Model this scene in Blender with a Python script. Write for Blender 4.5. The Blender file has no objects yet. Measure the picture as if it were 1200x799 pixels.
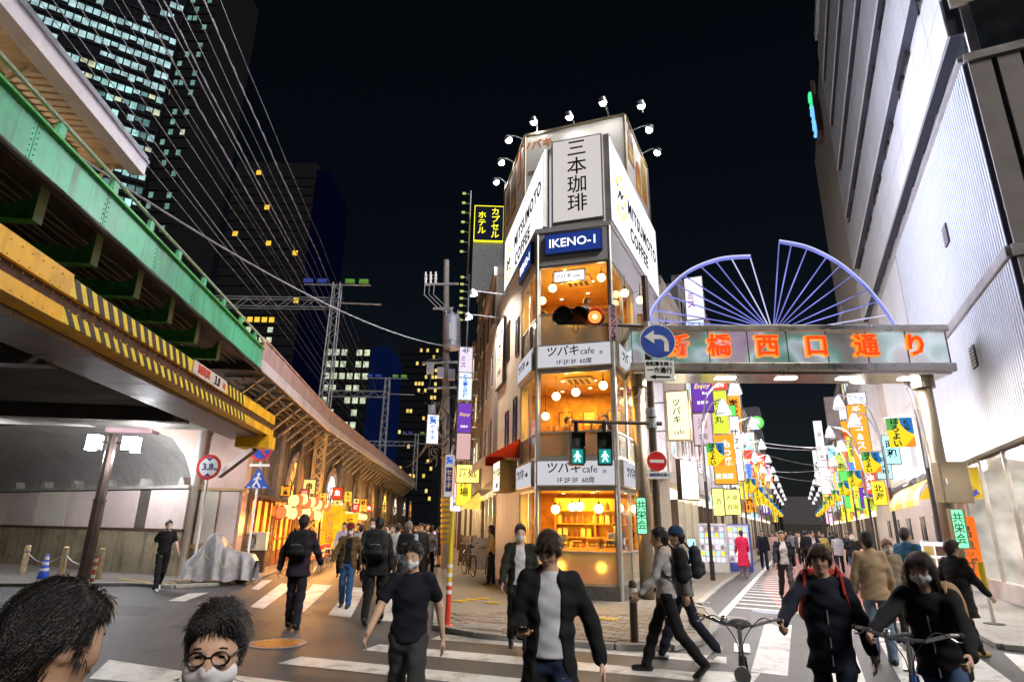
import bpy, math, random
import numpy as np
from mathutils import Matrix, Vector
random.seed(7); np.random.seed(7)
S = bpy.context.scene
COL = S.collection
rad = math.radians
# ------------------------------------------------------------------ camera
FPX, PITCH, ROLL, EYE = 703.6, rad(17.18), rad(0.95), 1.65
_r0 = Vector((1, 0, 0)); _u0 = Vector((0, -math.sin(PITCH), math.cos(PITCH))); _f = Vector((0, math.cos(PITCH), math.sin(PITCH)))
_r = _r0*math.cos(ROLL)+_u0*math.sin(ROLL); _u = _u0*math.cos(ROLL)-_r0*math.sin(ROLL)
cam_d = bpy.data.cameras.new('camera'); cam = bpy.data.objects.new('camera', cam_d); COL.objects.link(cam)
cam.matrix_world = Matrix(((_r.x, _u.x, -_f.x, 0), (_r.y, _u.y, -_f.y, 0), (_r.z, _u.z, -_f.z, EYE), (0, 0, 0, 1)))
cam_d.sensor_width = 36; cam_d.lens = FPX*36/1200; cam_d.clip_start = .05; cam_d.clip_end = 2000
S.camera = cam
# ------------------------------------------------------------------ night sky, added city-glow fill, exposure
W = bpy.data.worlds.new('World'); S.world = W; W.use_nodes = True
nt = W.node_tree; bg = nt.nodes['Background']
sky = nt.nodes.new('ShaderNodeTexSky'); sky.sky_type = 'NISHITA'; sky.sun_disc = False
sky.sun_elevation = rad(28); sky.sun_rotation = rad(200); sky.air_density = 1.0; sky.dust_density = 0.6
nt.links.new(sky.outputs[0], bg.inputs[0]); bg.inputs[1].default_value = 0.0010
sun_d = bpy.data.lights.new('city_fill', 'SUN'); sun = bpy.data.objects.new('city_fill', sun_d); COL.objects.link(sun)  # added directional fill from behind the camera, standing in for city glow
sun_d.energy = 1.65; sun_d.angle = rad(18); sun_d.color = (1.0, .95, .88)
sun.rotation_euler = (rad(50), 0, rad(42))
S.view_settings.view_transform = 'Standard'; S.view_settings.look = 'None'; S.view_settings.gamma = 1
S.view_settings.use_curve_mapping = False; S.view_settings.exposure = 0.72
S.cycles.use_denoising = True
try: S.cycles.denoiser = 'OPENIMAGEDENOISE'
except Exception: pass
S.cycles.max_bounces = 6; S.cycles.diffuse_bounces = 3; S.cycles.glossy_bounces = 3; S.cycles.transparent_max_bounces = 10
S.cycles.transmission_bounces = 4; S.cycles.sample_clamp_indirect = 6; S.cycles.caustics_reflective = False; S.cycles.caustics_refractive = False
S.cycles.use_light_tree = True
# ------------------------------------------------------------------ survey helpers (single-view calibration)
def ray(x, y): return _r*((x-600)/FPX)+_u*((399.5-y)/FPX)+_f
def gp(x, y, z=0.0):
    d = ray(x, y); t = (z-EYE)/d.z; return Vector((d.x*t, d.y*t, z))
def at(x, y, Y):
    d = ray(x, y); t = Y/d.y; return Vector((d.x*t, Y, EYE+d.z*t))
AZR, AZL = 24.8, -6.7
def azv(a): return Vector((math.sin(rad(a)), math.cos(rad(a)), 0)), Vector((math.cos(rad(a)), -math.sin(rad(a)), 0))
dR, nR = azv(AZR); dL, nL = azv(AZL)
def R(s, t, z=0): v = dR*s+nR*t; return Vector((v.x, v.y, z))
def L(s, t, z=0): v = dL*s+nL*t; return Vector((v.x, v.y, z))
RZR, RZL = rad(-AZR), rad(-AZL)
def onp(x, y, p0, a):
    _, n = azv(a); d = ray(x, y); c = Vector((p0[0], p0[1], 0))
    return Vector((0, 0, EYE))+d*((c-Vector((0, 0, EYE))).dot(n)/d.dot(n))
# ------------------------------------------------------------------ materials
MATS = {}
def pm(name, c, rough=.7, metal=0., var=.18, vs=2.5, bump=.15, bs=60, stain=None, ss=.6, sa=.5, spec=.5, coat=0, speck=0, streak=None, sk=.5):
    if name in MATS: return MATS[name]
    m = bpy.data.materials.new(name); m.use_nodes = True; n = m.node_tree.nodes; l = m.node_tree.links
    b = n['Principled BSDF']; b.inputs['Roughness'].default_value = rough; b.inputs['Metallic'].default_value = metal
    b.inputs['Specular IOR Level'].default_value = spec
    if coat: b.inputs['Coat Weight'].default_value = coat
    g = n.new('ShaderNodeNewGeometry')
    nz = n.new('ShaderNodeTexNoise'); nz.inputs['Scale'].default_value = vs; nz.inputs['Detail'].default_value = 6
    l.new(g.outputs['Position'], nz.inputs['Vector'])
    mx = n.new('ShaderNodeMix'); mx.data_type = 'RGBA'
    mr = n.new('ShaderNodeMapRange'); mr.inputs[1].default_value = .3; mr.inputs[2].default_value = .7
    l.new(nz.outputs[0], mr.inputs[0]); l.new(mr.outputs[0], mx.inputs[0])
    mx.inputs[6].default_value = (*[x*(1-var) for x in c], 1); mx.inputs[7].default_value = (*[min(1, x*(1+var)) for x in c], 1)
    out = mx.outputs[2]
    if stain:
        n2 = n.new('ShaderNodeTexNoise'); n2.inputs['Scale'].default_value = ss; n2.inputs['Detail'].default_value = 9; n2.inputs['Roughness'].default_value = .7
        l.new(g.outputs['Position'], n2.inputs['Vector'])
        r2 = n.new('ShaderNodeMapRange'); r2.inputs[1].default_value = .5; r2.inputs[2].default_value = .68; r2.inputs[4].default_value = sa
        l.new(n2.outputs[0], r2.inputs[0])
        m2 = n.new('ShaderNodeMix'); m2.data_type = 'RGBA'; l.new(r2.outputs[0], m2.inputs[0]); l.new(out, m2.inputs[6])
        m2.inputs[7].default_value = (*stain, 1); out = m2.outputs[2]
    if streak:
        n4 = n.new('ShaderNodeTexNoise'); n4.inputs['Scale'].default_value = 1.0; n4.inputs['Detail'].default_value = 7; n4.inputs['Roughness'].default_value = .65
        mp = n.new('ShaderNodeMapping'); mp.inputs['Scale'].default_value = (5, 5, .55); l.new(g.outputs['Position'], mp.inputs[0]); l.new(mp.outputs[0], n4.inputs['Vector'])
        r4 = n.new('ShaderNodeMapRange'); r4.inputs[1].default_value = .50; r4.inputs[2].default_value = .72; r4.inputs[4].default_value = sk
        l.new(n4.outputs[0], r4.inputs[0]); m4 = n.new('ShaderNodeMix'); m4.data_type = 'RGBA'; l.new(r4.outputs[0], m4.inputs[0]); l.new(out, m4.inputs[6]); m4.inputs[7].default_value = (*streak, 1); out = m4.outputs[2]
    if speck:
        n3 = n.new('ShaderNodeTexNoise'); n3.inputs['Scale'].default_value = 130; n3.inputs['Detail'].default_value = 2
        l.new(g.outputs['Position'], n3.inputs['Vector'])
        r3 = n.new('ShaderNodeMapRange'); r3.inputs[1].default_value = .58; r3.inputs[2].default_value = .75; r3.inputs[4].default_value = speck
        l.new(n3.outputs[0], r3.inputs[0])
        m3 = n.new('ShaderNodeMix'); m3.data_type = 'RGBA'; l.new(r3.outputs[0], m3.inputs[0]); l.new(out, m3.inputs[6])
        m3.inputs[7].default_value = (.4, .4, .38, 1); out = m3.outputs[2]
    l.new(out, b.inputs['Base Color'])
    rr = n.new('ShaderNodeMapRange'); rr.inputs[3].default_value = max(.02, rough-.12); rr.inputs[4].default_value = min(1, rough+.12)
    l.new(nz.outputs[0], rr.inputs[0]); l.new(rr.outputs[0], b.inputs['Roughness'])
    if bump:
        nb = n.new('ShaderNodeTexNoise'); nb.inputs['Scale'].default_value = bs; nb.inputs['Detail'].default_value = 3
        l.new(g.outputs['Position'], nb.inputs['Vector'])
        bp = n.new('ShaderNodeBump'); bp.inputs['Strength'].default_value = bump; bp.inputs['Distance'].default_value = .02
        l.new(nb.outputs[0], bp.inputs['Height']); l.new(bp.outputs[0], b.inputs['Normal'])
    MATS[name] = m; return m
def em(name, c, s=1., var=0., vs=3):
    if name in MATS: return MATS[name]
    m = bpy.data.materials.new(name); m.use_nodes = True; n = m.node_tree.nodes; l = m.node_tree.links
    n.remove(n['Principled BSDF']); e = n.new('ShaderNodeEmission'); e.inputs[0].default_value = (*c, 1); e.inputs[1].default_value = s
    if var:
        g = n.new('ShaderNodeNewGeometry'); z = n.new('ShaderNodeTexNoise'); z.inputs['Scale'].default_value = vs; z.inputs['Detail'].default_value = 3
        l.new(g.outputs['Position'], z.inputs['Vector'])
        r = n.new('ShaderNodeMapRange'); r.inputs[1].default_value = .3; r.inputs[2].default_value = .7; r.inputs[3].default_value = s*(1-var); r.inputs[4].default_value = s*(1+var)
        l.new(z.outputs[0], r.inputs[0]); l.new(r.outputs[0], e.inputs[1])
    l.new(e.outputs[0], n['Material Output'].inputs[0]); MATS[name] = m; return m
def glass(name, tint=(1, 1, 1), mixv=.12, rough=.02, ior=1.5):
    if name in MATS: return MATS[name]
    m = bpy.data.materials.new(name); m.use_nodes = True; n = m.node_tree.nodes; l = m.node_tree.links
    n.remove(n['Principled BSDF']); t = n.new('ShaderNodeBsdfTransparent'); t.inputs[0].default_value = (*tint, 1)
    g = n.new('ShaderNodeBsdfGlossy'); g.inputs['Roughness'].default_value = rough
    f = n.new('ShaderNodeLayerWeight'); f.inputs[0].default_value = .5
    w = n.new('ShaderNodeMath'); w.operation = 'POWER'; l.new(f.outputs['Facing'], w.inputs[0]); w.inputs[1].default_value = 4
    a = n.new('ShaderNodeMath'); a.operation = 'MULTIPLY_ADD'; a.use_clamp = True; l.new(w.outputs[0], a.inputs[0]); a.inputs[1].default_value = .5*(ior-1); a.inputs[2].default_value = mixv*.5
    x = n.new('ShaderNodeMixShader'); l.new(a.outputs[0], x.inputs[0]); l.new(t.outputs[0], x.inputs[1]); l.new(g.outputs[0], x.inputs[2])
    l.new(x.outputs[0], n['Material Output'].inputs[0]); MATS[name] = m; return m
# ------------------------------------------------------------------ mesh builder
class MB:
    def __init__(s): s.v = []; s.f = []
    def add(s, vs, fs):
        o = len(s.v); s.v += [tuple(p) for p in vs]; s.f += [tuple(i+o for i in q) for q in fs]; return s
    def box(s, x0, x1, y0, y1, z0, z1):
        return s.add([(x0, y0, z0), (x1, y0, z0), (x1, y1, z0), (x0, y1, z0), (x0, y0, z1), (x1, y0, z1), (x1, y1, z1), (x0, y1, z1)],
                     [(0, 3, 2, 1), (4, 5, 6, 7), (0, 1, 5, 4), (1, 2, 6, 5), (2, 3, 7, 6), (3, 0, 4, 7)])
    def cb(s, c, d): return s.box(c[0]-d[0]/2, c[0]+d[0]/2, c[1]-d[1]/2, c[1]+d[1]/2, c[2]-d[2]/2, c[2]+d[2]/2)
    def bar(s, p0, p1, w, h=None, up=(0, 0, 1)):
        h = h or w; p0 = Vector(p0); p1 = Vector(p1); d = (p1-p0).normalized(); u = Vector(up)
        x = d.cross(u)
        if x.length < 1e-4: x = d.cross(Vector((1, 0, 0)))
        x.normalize(); u = x.cross(d)
        q = [p+x*(a*w/2)+u*(b*h/2) for p in (p0, p1) for a, b in ((-1, -1), (1, -1), (1, 1), (-1, 1))]
        return s.add(q, [(3, 2, 1, 0), (4, 5, 6, 7), (0, 1, 5, 4), (1, 2, 6, 5), (2, 3, 7, 6), (3, 0, 4, 7)])
    def cyl(s, p0, p1, r0, r1=None, n=10, caps=True):
        return s.tube([p0, p1], [r0, r0 if r1 is None else r1], n, caps)
    def tube(s, pts, r, n=6, caps=True):
        pts = [Vector(p) for p in pts]; k = len(pts); rs = r if isinstance(r, (list, tuple)) else [r]*k
        vs = []; px = None
        for i, p in enumerate(pts):
            d = (pts[min(i+1, k-1)]-pts[max(i-1, 0)])
            if d.length < 1e-9: d = Vector((0, 0, 1))
            d.normalize()
            x = (px - d*px.dot(d)) if px is not None else d.cross(Vector((0, 0, 1)) if abs(d.z) < .9 else Vector((1, 0, 0)))
            x.normalize(); px = x; y = d.cross(x)
            vs += [p+(x*math.cos(a)+y*math.sin(a))*rs[i] for a in (2*math.pi*j/n for j in range(n))]
        fs = [(i*n+j, i*n+(j+1) % n, (i+1)*n+(j+1) % n, (i+1)*n+j) for i in range(k-1) for j in range(n)]
        if caps: fs += [tuple(reversed(range(n))), tuple((k-1)*n+j for j in range(n))]
        return s.add(vs, fs)
    def prism(s, poly, z0, z1):
        n = len(poly); 
        return s.add([(p[0], p[1], z0) for p in poly]+[(p[0], p[1], z1) for p in poly],
                     [tuple(reversed(range(n))), tuple(range(n, 2*n))]+[(i, (i+1) % n, n+(i+1) % n, n+i) for i in range(n)])
    def ext(s, poly, v):
        n = len(poly); v = Vector(v); poly = [Vector(p) for p in poly]
        return s.add(poly+[p+v for p in poly], [tuple(reversed(range(n))), tuple(range(n, 2*n))]+[(i, (i+1) % n, n+(i+1) % n, n+i) for i in range(n)])
    def quad(s, *p): return s.add(p, [tuple(range(len(p)))])
    def lathe(s, prof, c=(0, 0, 0), n=16):
        k = len(prof); vs = [(c[0]+r*math.cos(2*math.pi*j/n), c[1]+r*math.sin(2*math.pi*j/n), c[2]+z) for r, z in prof for j in range(n)]
        return s.add(vs, [(i*n+j, i*n+(j+1) % n, (i+1)*n+(j+1) % n, (i+1)*n+j) for i in range(k-1) for j in range(n)])
    def ball(s, c, r, n=12, m=8):
        rx, ry, rz = (r, r, r) if not isinstance(r, (tuple, list)) else r
        vs = []; 
        for i in range(m+1):
            a = math.pi*i/m
            for j in range(n):
                b = 2*math.pi*j/n; q = max(.001, math.sin(a)); vs.append((c[0]+rx*q*math.cos(b), c[1]+ry*q*math.sin(b), c[2]-rz*math.cos(a)))
        return s.add(vs, [(i*n+j, i*n+(j+1) % n, (i+1)*n+(j+1) % n, (i+1)*n+j) for i in range(m) for j in range(n)])
    def disc(s, c, r, th, n=24, axis='y'):
        a = Vector(c); b = Vector(c)
        i = 'xyz'.index(axis); a[i] -= th/2; b[i] += th/2
        return s.cyl(a, b, r, r, n)
    def mesh(s, name, mat=None, smooth=False):
        me = bpy.data.meshes.new(name); me.from_pydata(s.v, [], s.f)
        if mat: me.materials.append(mat)
        if smooth: me.polygons.foreach_set('use_smooth', [True]*len(me.polygons))
        me.update(); return me
    def build(s, name, mat, parent=None, smooth=False, kind=None, loc=None, rz=0, label=None, cat=None, group=None):
        return ob(name, s.mesh(name, mat, smooth), parent, kind, loc, rz, label, cat, group)
def ob(name, me, parent=None, kind=None, loc=None, rz=0, label=None, cat=None, group=None):
    o = bpy.data.objects.new(name, me); COL.objects.link(o)
    if parent: o.parent = parent
    if loc is not None: o.location = loc
    if rz: o.rotation_euler = (0, 0, rz)
    if kind: o['kind'] = kind
    if label: o['label'] = label
    if cat: o['category'] = cat
    if group: o['group'] = group
    return o
def E(name, label, cat, loc=(0, 0, 0), rz=0, group=None):
    o = bpy.data.objects.new(name, None); COL.objects.link(o); o.empty_display_size = .2
    o.location = loc; o.rotation_euler = (0, 0, rz); o['label'] = label; o['category'] = cat
    if group: o['group'] = group
    return o
def copy_tree(o, parent=None, loc=None, rz=None, label=None):
    c = o.copy(); COL.objects.link(c)
    if parent: c.parent = parent
    if loc is not None: c.location = loc
    if rz is not None: c.rotation_euler = (0, 0, rz)
    if label: c['label'] = label
    for ch in list(o.children): copy_tree(ch, c)
    return c
def bevel(o, w=.01, seg=2):
    m = o.modifiers.new('bevel', 'BEVEL'); m.width = w; m.segments = seg; m.limit_method = 'ANGLE'; m.angle_limit = rad(40); return o
TXT = {}
def T(s, size, mat, parent, loc, rz=0, vert=False, ext=.004, bold=.0, name='lettering', shear=0, width=1., rx=90, gap=1.0):
    key = (s, size, vert, ext, bold, shear, width, mat.name, gap)
    if key not in TXT:
        cu = bpy.data.curves.new('t', 'FONT'); cu.body = '\n'.join(s) if vert else s
        cu.size = size; cu.align_x = 'CENTER'; cu.align_y = 'CENTER'; cu.extrude = ext; cu.offset = bold*size; cu.shear = shear; cu.resolution_u = 2
        if vert: cu.space_line = gap*1.0
        else: cu.space_character = gap
        o = bpy.data.objects.new('t', cu); me = bpy.data.meshes.new_from_object(o); bpy.data.objects.remove(o)
        if width != 1:
            for v in me.vertices: v.co.x *= width
        me.name = 'lettering'; me.materials.clear(); me.materials.append(mat); TXT[key] = me
    o = ob(name, TXT[key], parent); o.location = loc; o.rotation_euler = (rad(rx), 0, rz); return o
def light(name, kind, loc, energy, col, parent=None, size=.2, rot=None, spot=None, shape=None, sy=None, aim=None):
    d = bpy.data.lights.new(name, kind); d.energy = energy; d.color = col
    if kind == 'AREA':
        d.size = size
        if sy: d.shape = 'RECTANGLE'; d.size_y = sy
    else: d.shadow_soft_size = size
    if spot: d.spot_size = rad(spot); d.spot_blend = .6
    o = bpy.data.objects.new(name, d); COL.objects.link(o); o.location = loc
    if parent: o.parent = parent
    if rot: o.rotation_euler = rot
    if aim is not None: o.rotation_euler = (Vector(aim)-Vector(loc)).to_track_quat('-Z', 'Y').to_euler()
    return o
# ------------------------------------------------------------------ shared materials
asphalt = pm('asphalt', (.046, .046, .049), .55, var=.5, vs=.9, bump=.5, bs=140, stain=(.022, .022, .024), ss=.7, sa=.75, speck=.5)
paint_w = pm('road_paint', (.62, .62, .60), .55, var=.12, vs=6, bump=.2, bs=120, stain=(.12, .12, .12), ss=2.6, sa=.85)
redlane = pm('red_lane_paving', (.26, .088, .062), .6, var=.25, vs=3, bump=.3, bs=120, stain=(.13, .05, .04), ss=.8, sa=.5)
kerbm = pm('kerb_stone', (.30, .29, .27), .75, var=.2, vs=6, bump=.3, bs=50, stain=(.12, .115, .11), ss=2, sa=.5)
concrete = pm('concrete', (.30, .28, .25), .8, var=.22, vs=2, bump=.3, bs=40, stain=(.10, .09, .075), ss=1.1, sa=.7)
dconc = pm('dark_concrete', (.11, .10, .09), .8, var=.3, vs=1.6, bump=.35, bs=40, stain=(.03, .028, .025), ss=.8, sa=.7)
black = pm('black_metal', (.02, .02, .022), .35, .6, bump=.05)
steel = pm('steel', (.55, .55, .56), .3, .9, bump=.05)
galv = pm('galvanised', (.42, .44, .47), .45, .7, var=.2, vs=9, bump=.1)
brown_m = pm('brown_metal', (.10, .07, .055), .4, .5, bump=.06)
white_p = pm('white_paint', (.78, .78, .77), .5, var=.06, bump=.06)
dwin = pm('dark_window', (.02, .024, .03), .12, .0, var=.3, bump=0, spec=.7)
alu = pm('aluminium_frame', (.60, .58, .54), .35, .75, var=.1, bump=.04)
rubber = pm('black_rubber', (.015, .015, .015), .8, bump=.1)
pane = glass('clear_glass', (1, 1, 1), .10)
# ------------------------------------------------------------------ ground
def poly(name, pts, z, mat, parent=None, **k):
    m = MB(); m.add([(p[0], p[1], z) for p in pts], [tuple(range(len(pts)))])
    return m.build(name, mat, parent, **k)
road = poly('road', [(-300, -60), (300, -60), (300, 500), (-300, 500)], 0, asphalt, kind='structure')
def pxpoly(*pts): return [gp(*p) for p in pts]
# painted markings: children of the road
def strip(a, b, w, name='crosswalk_stripe', z=.005, mat=None):
    a = Vector((a[0], a[1], 0)); b = Vector((b[0], b[1], 0)); d = (b-a).normalized(); n = Vector((d.y, -d.x, 0))*(w/2)
    return poly(name, [a-n, b-n, b+n, a+n], z, mat or paint_w, road)
d109, n109 = azv(109.3)
c0 = gp(512, 746); 
for i in range(7):                                   # crossing in front of the cafe corner
    off = n109*(-1)*0; a = c0+Vector((-.84, -.93, 0))*i*.98; b = a+d109*(4.25+.12*i)
    strip(a, b, .45)
for q in (((197, 703.7), (216, 704.5), (245, 694), (222, 695)), ((294, 690), (303, 691), (319, 679.5), (307, 680)), ((293, 711), (309, 713), (346, 685), (330, 683)),
          ((337, 716), (356, 717), (389, 685.5), (367, 684.5)), ((384, 720.5), (411, 723.7), (429, 689), (410, 687.5)), ((447, 727), (472, 729), (476, 694), (456, 693)),
          ((896, 731), (928, 732), (923, 792), (880, 787)), ((981, 745), (997, 748), (1017, 806), (973, 806)), ((1027, 746), (1048, 749), (1100, 806), (1060, 806)),
          ((1115, 758), (1132, 760), (1196, 806), (1142, 806)), ((1165, 757), (1230, 762), (1230, 766), (1165, 760)), ((1176, 765), (1212, 769), (1245, 806), (1206, 793)),
          ((829, 786), (891, 789), (878, 806), (815, 806)), ((128, 773), (218, 787), (204, 803), (104, 795))):
    poly('crosswalk_stripe', pxpoly(*q), .005, paint_w, road)
poly('red_lane', [R(14.6, 2.3), R(15.5, -.55), R(22, -1.35), R(95, -1.35), R(95, 2.3)], .004, redlane, road)
strip(R(13.6, -1.6), R(95, -1.6), .16, 'edge_line', .009)
strip(R(15.3, -.9), R(14.5, 2.3), .16, 'stop_line', .009)
for i in range(26):
    s = 15.4+i*.85; w = max(.25, 1.0-i*.02); strip(R(s, -1.5), R(s-.12, -1.5+w), .22, 'hatch_stripe', .009)
strip(gp(818, 705), gp(832, 706), .12, 'edge_line'); strip(gp(1165, 757), gp(1230, 761), .12, 'edge_line')
patchm = [pm('patch_dark', (.036, .036, .038), .6, var=.3, vs=3, bump=.5, bs=120, speck=.25), pm('patch_pale', (.092, .090, .088), .65, var=.3, vs=3, bump=.5, bs=120, speck=.4)]
for i, q in enumerate((((230, 720), (322, 728), (300, 745), (196, 735)), ((395, 735), (505, 745), (470, 752), (372, 742)), ((840, 735), (880, 737), (872, 770), (826, 762)), ((930, 735), (975, 738), (972, 756), (928, 752)), ((90, 705), (190, 712), (170, 722), (60, 716)), ((1060, 742), (1110, 746), (1124, 760), (1068, 754)), ((350, 790), (420, 798), (390, 812), (310, 806)))):
    poly('asphalt_patch', pxpoly(*q), .003, patchm[i % 2], road)
rc = random.Random(9)
for i in range(16):
    a = gp(rc.uniform(60, 1150), rc.uniform(715, 798)); ang = rc.uniform(0, 6.28); P = [a]
    for k in range(7): ang += rc.uniform(-.6, .6); P.append(P[-1]+Vector((math.cos(ang), math.sin(ang), 0))*rc.uniform(.12, .35))
    mb = MB()
    for a_, b_ in zip(P, P[1:]):
        if (b_-a_).length > .02: d_ = (b_-a_).normalized(); n_ = Vector((-d_.y, d_.x, 0))*rc.uniform(.004, .010); mb.quad(*[Vector((v.x, v.y, .0065)) for v in (a_-n_, b_-n_, b_+n_, a_+n_)])
    mb.build('asphalt_crack', pm('crack', (.014, .014, .015), .9, bump=0), road)
# raised corner pavement
FRONT = pxpoly((509, 737), (560, 747), (640, 755), (720, 761), (785, 762), (818, 755), (836, 742), (838, 728), (829, 716))
SIDE = [R(14.6, -2.25), R(20, -2.35), R(95, -2.35), R(95, -12), L(95, 6), L(80, .35), L(24, .3)]
SW = FRONT+SIDE
def brickmat(name, c1, c2, mortar, sc, w=.5, h=.25):
    m = pm(name, c1, .75, stain=(.07, .065, .06), ss=.9, sa=.6, bump=.3, bs=70); n = m.node_tree.nodes; l = m.node_tree.links
    b = n['Principled BSDF']; src = b.inputs['Base Color'].links[0].from_socket
    br = n.new('ShaderNodeTexBrick'); br.inputs['Scale'].default_value = sc; br.inputs['Brick Width'].default_value = w; br.inputs['Row Height'].default_value = h
    br.inputs['Mortar Size'].default_value = .012; br.inputs[1].default_value = (*c1, 1); br.inputs[2].default_value = (*c2, 1); br.inputs[3].default_value = (*mortar, 1)
    g = n.new('ShaderNodeNewGeometry'); mp = n.new('ShaderNodeMapping'); mp.inputs['Rotation'].default_value = (0, 0, rad(19.3)); l.new(g.outputs['Position'], mp.inputs[0]); l.new(mp.outputs[0], br.inputs[0])
    mx = n.new('ShaderNodeMix'); mx.data_type = 'RGBA'; mx.blend_type = 'MULTIPLY'; mx.inputs[0].default_value = 1
    k = n.new('ShaderNodeMix'); k.data_type = 'RGBA'; k.inputs[0].default_value = .55
    l.new(br.outputs[0], k.inputs[6]); l.new(src, k.inputs[7]); l.new(k.outputs[2], b.inputs['Base Color'])
    return m
pavem = brickmat('paving_brick', (.23, .20, .165), (.29, .255, .21), (.10, .09, .08), 1.6)
m = MB(); m.prism(SW, 0, .06); pav = m.build('pavement', pavem, kind='structure')
def inpoly(p, P):
    c = False; j = len(P)-1
    for i in range(len(P)):
        if (P[i][1] > p[1]) != (P[j][1] > p[1]) and p[0] < (P[j][0]-P[i][0])*(p[1]-P[i][1])/(P[j][1]-P[i][1])+P[i][0]: c = not c
        j = i
    return c
# kerb stones
pts = FRONT+SIDE[:1]
def kerb_run(pts, parent, step=.8, w=.16, h=.085, maxn=60):
    n = 0
    for a, b in zip(pts, pts[1:]):
        a = Vector((a[0], a[1], 0)); b = Vector((b[0], b[1], 0)); d = b-a; k = max(1, round(d.length/step))
        for i in range(k):
            if n >= maxn: return
            p = a+d*(i/k)+d.normalized()*.006; q = a+d*((i+1)/k)-d.normalized()*.006
            mb = MB(); mb.bar(p+Vector((0, 0, h/2)), q+Vector((0, 0, h/2)), w, h); bevel(mb.build('kerb_stone', kerbm, parent), .012); n += 1
kerb_run(pts, pav)
kerb_run([L(11.2, .12), L(30, .3)], pav, 1.0, maxn=14)
kerb_run([R(15.2, -2.25), R(20, -2.35), R(40, -2.35)], pav, 1.2, maxn=18)
# individual paving bricks near the kerb
pv = [pm('paver_%d' % i, c, .75, var=.2, vs=9, bump=.4, bs=60, stain=(.08, .07, .06), ss=2.5, sa=.5) for i, c in enumerate(((.25, .215, .175), (.205, .175, .14), (.295, .26, .215), (.24, .17, .125)))]
PVM = []
for mt in pv:
    mb = MB(); mb.box(-.142, .142, -.067, .067, 0, .012); PVM.append(mb.mesh('paver', mt))
inner = [Vector((p[0], p[1], 0)) for p in SW]; n = 0
cen = gp(690, 735)
cand = []
for r in range(-24, 24):
    for c in range(-18, 18):
        p = cen+d109*((c+(r % 2)*.5)*.30)+n109*(r*.15)
        if all(inpoly(p+d109*a+n109*b, SW) for a in (-.28, .28) for b in (-.22, .22)) and p.y < 12.6: cand.append(p)
cand.sort(key=lambda p: p.length)
for p in cand[:290]:
    o = ob('paver', random.choice(PVM), pav); o.location = (p.x, p.y, .06+random.uniform(-.003, .002)); o.rotation_euler = (0, 0, rad(-19.3)+random.uniform(-.012, .012))
yel_t = pm('tactile_yellow', (.50, .34, .045), .7, bump=.4, bs=90, stain=(.2, .14, .05), ss=3, sa=.6)
for cx, cy in ((538, 708), (552, 706), (566, 705), (578, 710), (690, 728), (702, 729), (714, 730)):
    p = gp(cx, cy); mb = MB(); mb.box(-.15, .15, -.15, .15, 0, .016)
    for i in range(4): mb.box(-.12+i*.075, -.09+i*.075, -.13, .13, .016, .022)
    o = mb.build('tactile_tile', yel_t, pav, loc=(p.x, p.y, .062), rz=rad(-19.3))
covm = pm('cast_cover', (.24, .235, .22), .55, .3, bump=.5, bs=45, stain=(.08, .08, .075), ss=5, sa=.5)
for cx, cy, lab in ((568, 739, 'pale square service cover set into the corner pavement'), (792, 712, 'pale service cover on pavement by the walking men')):
    p = gp(cx, cy); o = E('service_cover', lab, 'manhole cover', (p.x, p.y, .061), rad(-19.3))
    mb = MB(); mb.box(-.33, .33, -.28, .28, 0, .017); mb.build('frame', kerbm, o)
    mb = MB(); mb.box(-.27, .27, -.22, .22, .017, .022); mb.box(-.1, -.04, -.03, .03, .022, .024); mb.box(.04, .1, -.03, .03, .022, .024); mb.build('lid', covm, o)
def manhole(px, py, r, lab, ringm, lidm, deco=None):
    p = gp(px, py); o = E('manhole_cover', lab, 'manhole cover', (p.x, p.y, .004))
    mb = MB(); mb.lathe([(r, 0), (r, .006), (r*.86, .006), (r*.86, .004)], n=28); mb.build('rim', ringm, o)
    mb = MB(); mb.cyl((0, 0, 0), (0, 0, .005), r*.85, r*.85, 28); mb.build('lid', lidm, o)
    mb = MB()
    for i in range(-6, 7):
        for j in range(-6, 7):
            if math.hypot(i, j) < 6.2 and (i+j) % 2 == 0: mb.box(i*r*.128-r*.045, i*r*.128+r*.045, j*r*.128-r*.045, j*r*.128+r*.045, .005, .009)
    mb.build('tread', deco or covm, o)
manhole(852, 724.5, .36, 'round patterned manhole cover by the end of the white line', kerbm, black, pm('cover_pale', (.5, .5, .5), .5, .3))
manhole(902, 717, .36, 'round blue white manhole cover beyond the line end', kerbm, pm('cover_blue', (.05, .09, .25), .5), pm('cover_pale', (.5, .5, .5), .5, .3))
manhole(325, 754, .40, 'round manhole cover with yellow and red pattern in the carriageway', kerbm, pm('cover_red', (.35, .04, .03), .5), pm('cover_yellow', (.6, .42, .04), .5))
# pavement under the railway and beside the white building
m = MB(); m.prism([L(17.6, -6.6), L(18.2, -7.9), L(17.5, -30), L(40, -30), L(40, -6.2), L(20.2, -5.2), L(18.6, -5.6)], 0, .05); pavl = m.build('pavement', brickmat('paving_grey', (.16, .145, .13), (.20, .18, .16), (.07, .065, .06), 1.2), kind='structure')
kerb_run([L(17.5, -14), L(18.2, -7.9), L(17.6, -6.6), L(18.6, -5.6), L(20.2, -5.2)], pavl, 1.0)
for a, b in (((140, 680), (182, 686)), ((182, 686), (246, 683)), ((205, 681), (236, 686))):
    a = gp(*a); b = gp(*b); strip(a, b, .14, 'yellow_line', .058, yel_t)
m = MB(); m.prism([R(12.2, 2.6), R(95, 2.6), R(95, 12), R(12.2, 30)], 0, .06)
pavr = m.build('pavement', brickmat('paving_light', (.28, .27, .26), (.33, .32, .30), (.14, .13, .13), 1.1), kind='structure')
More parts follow.
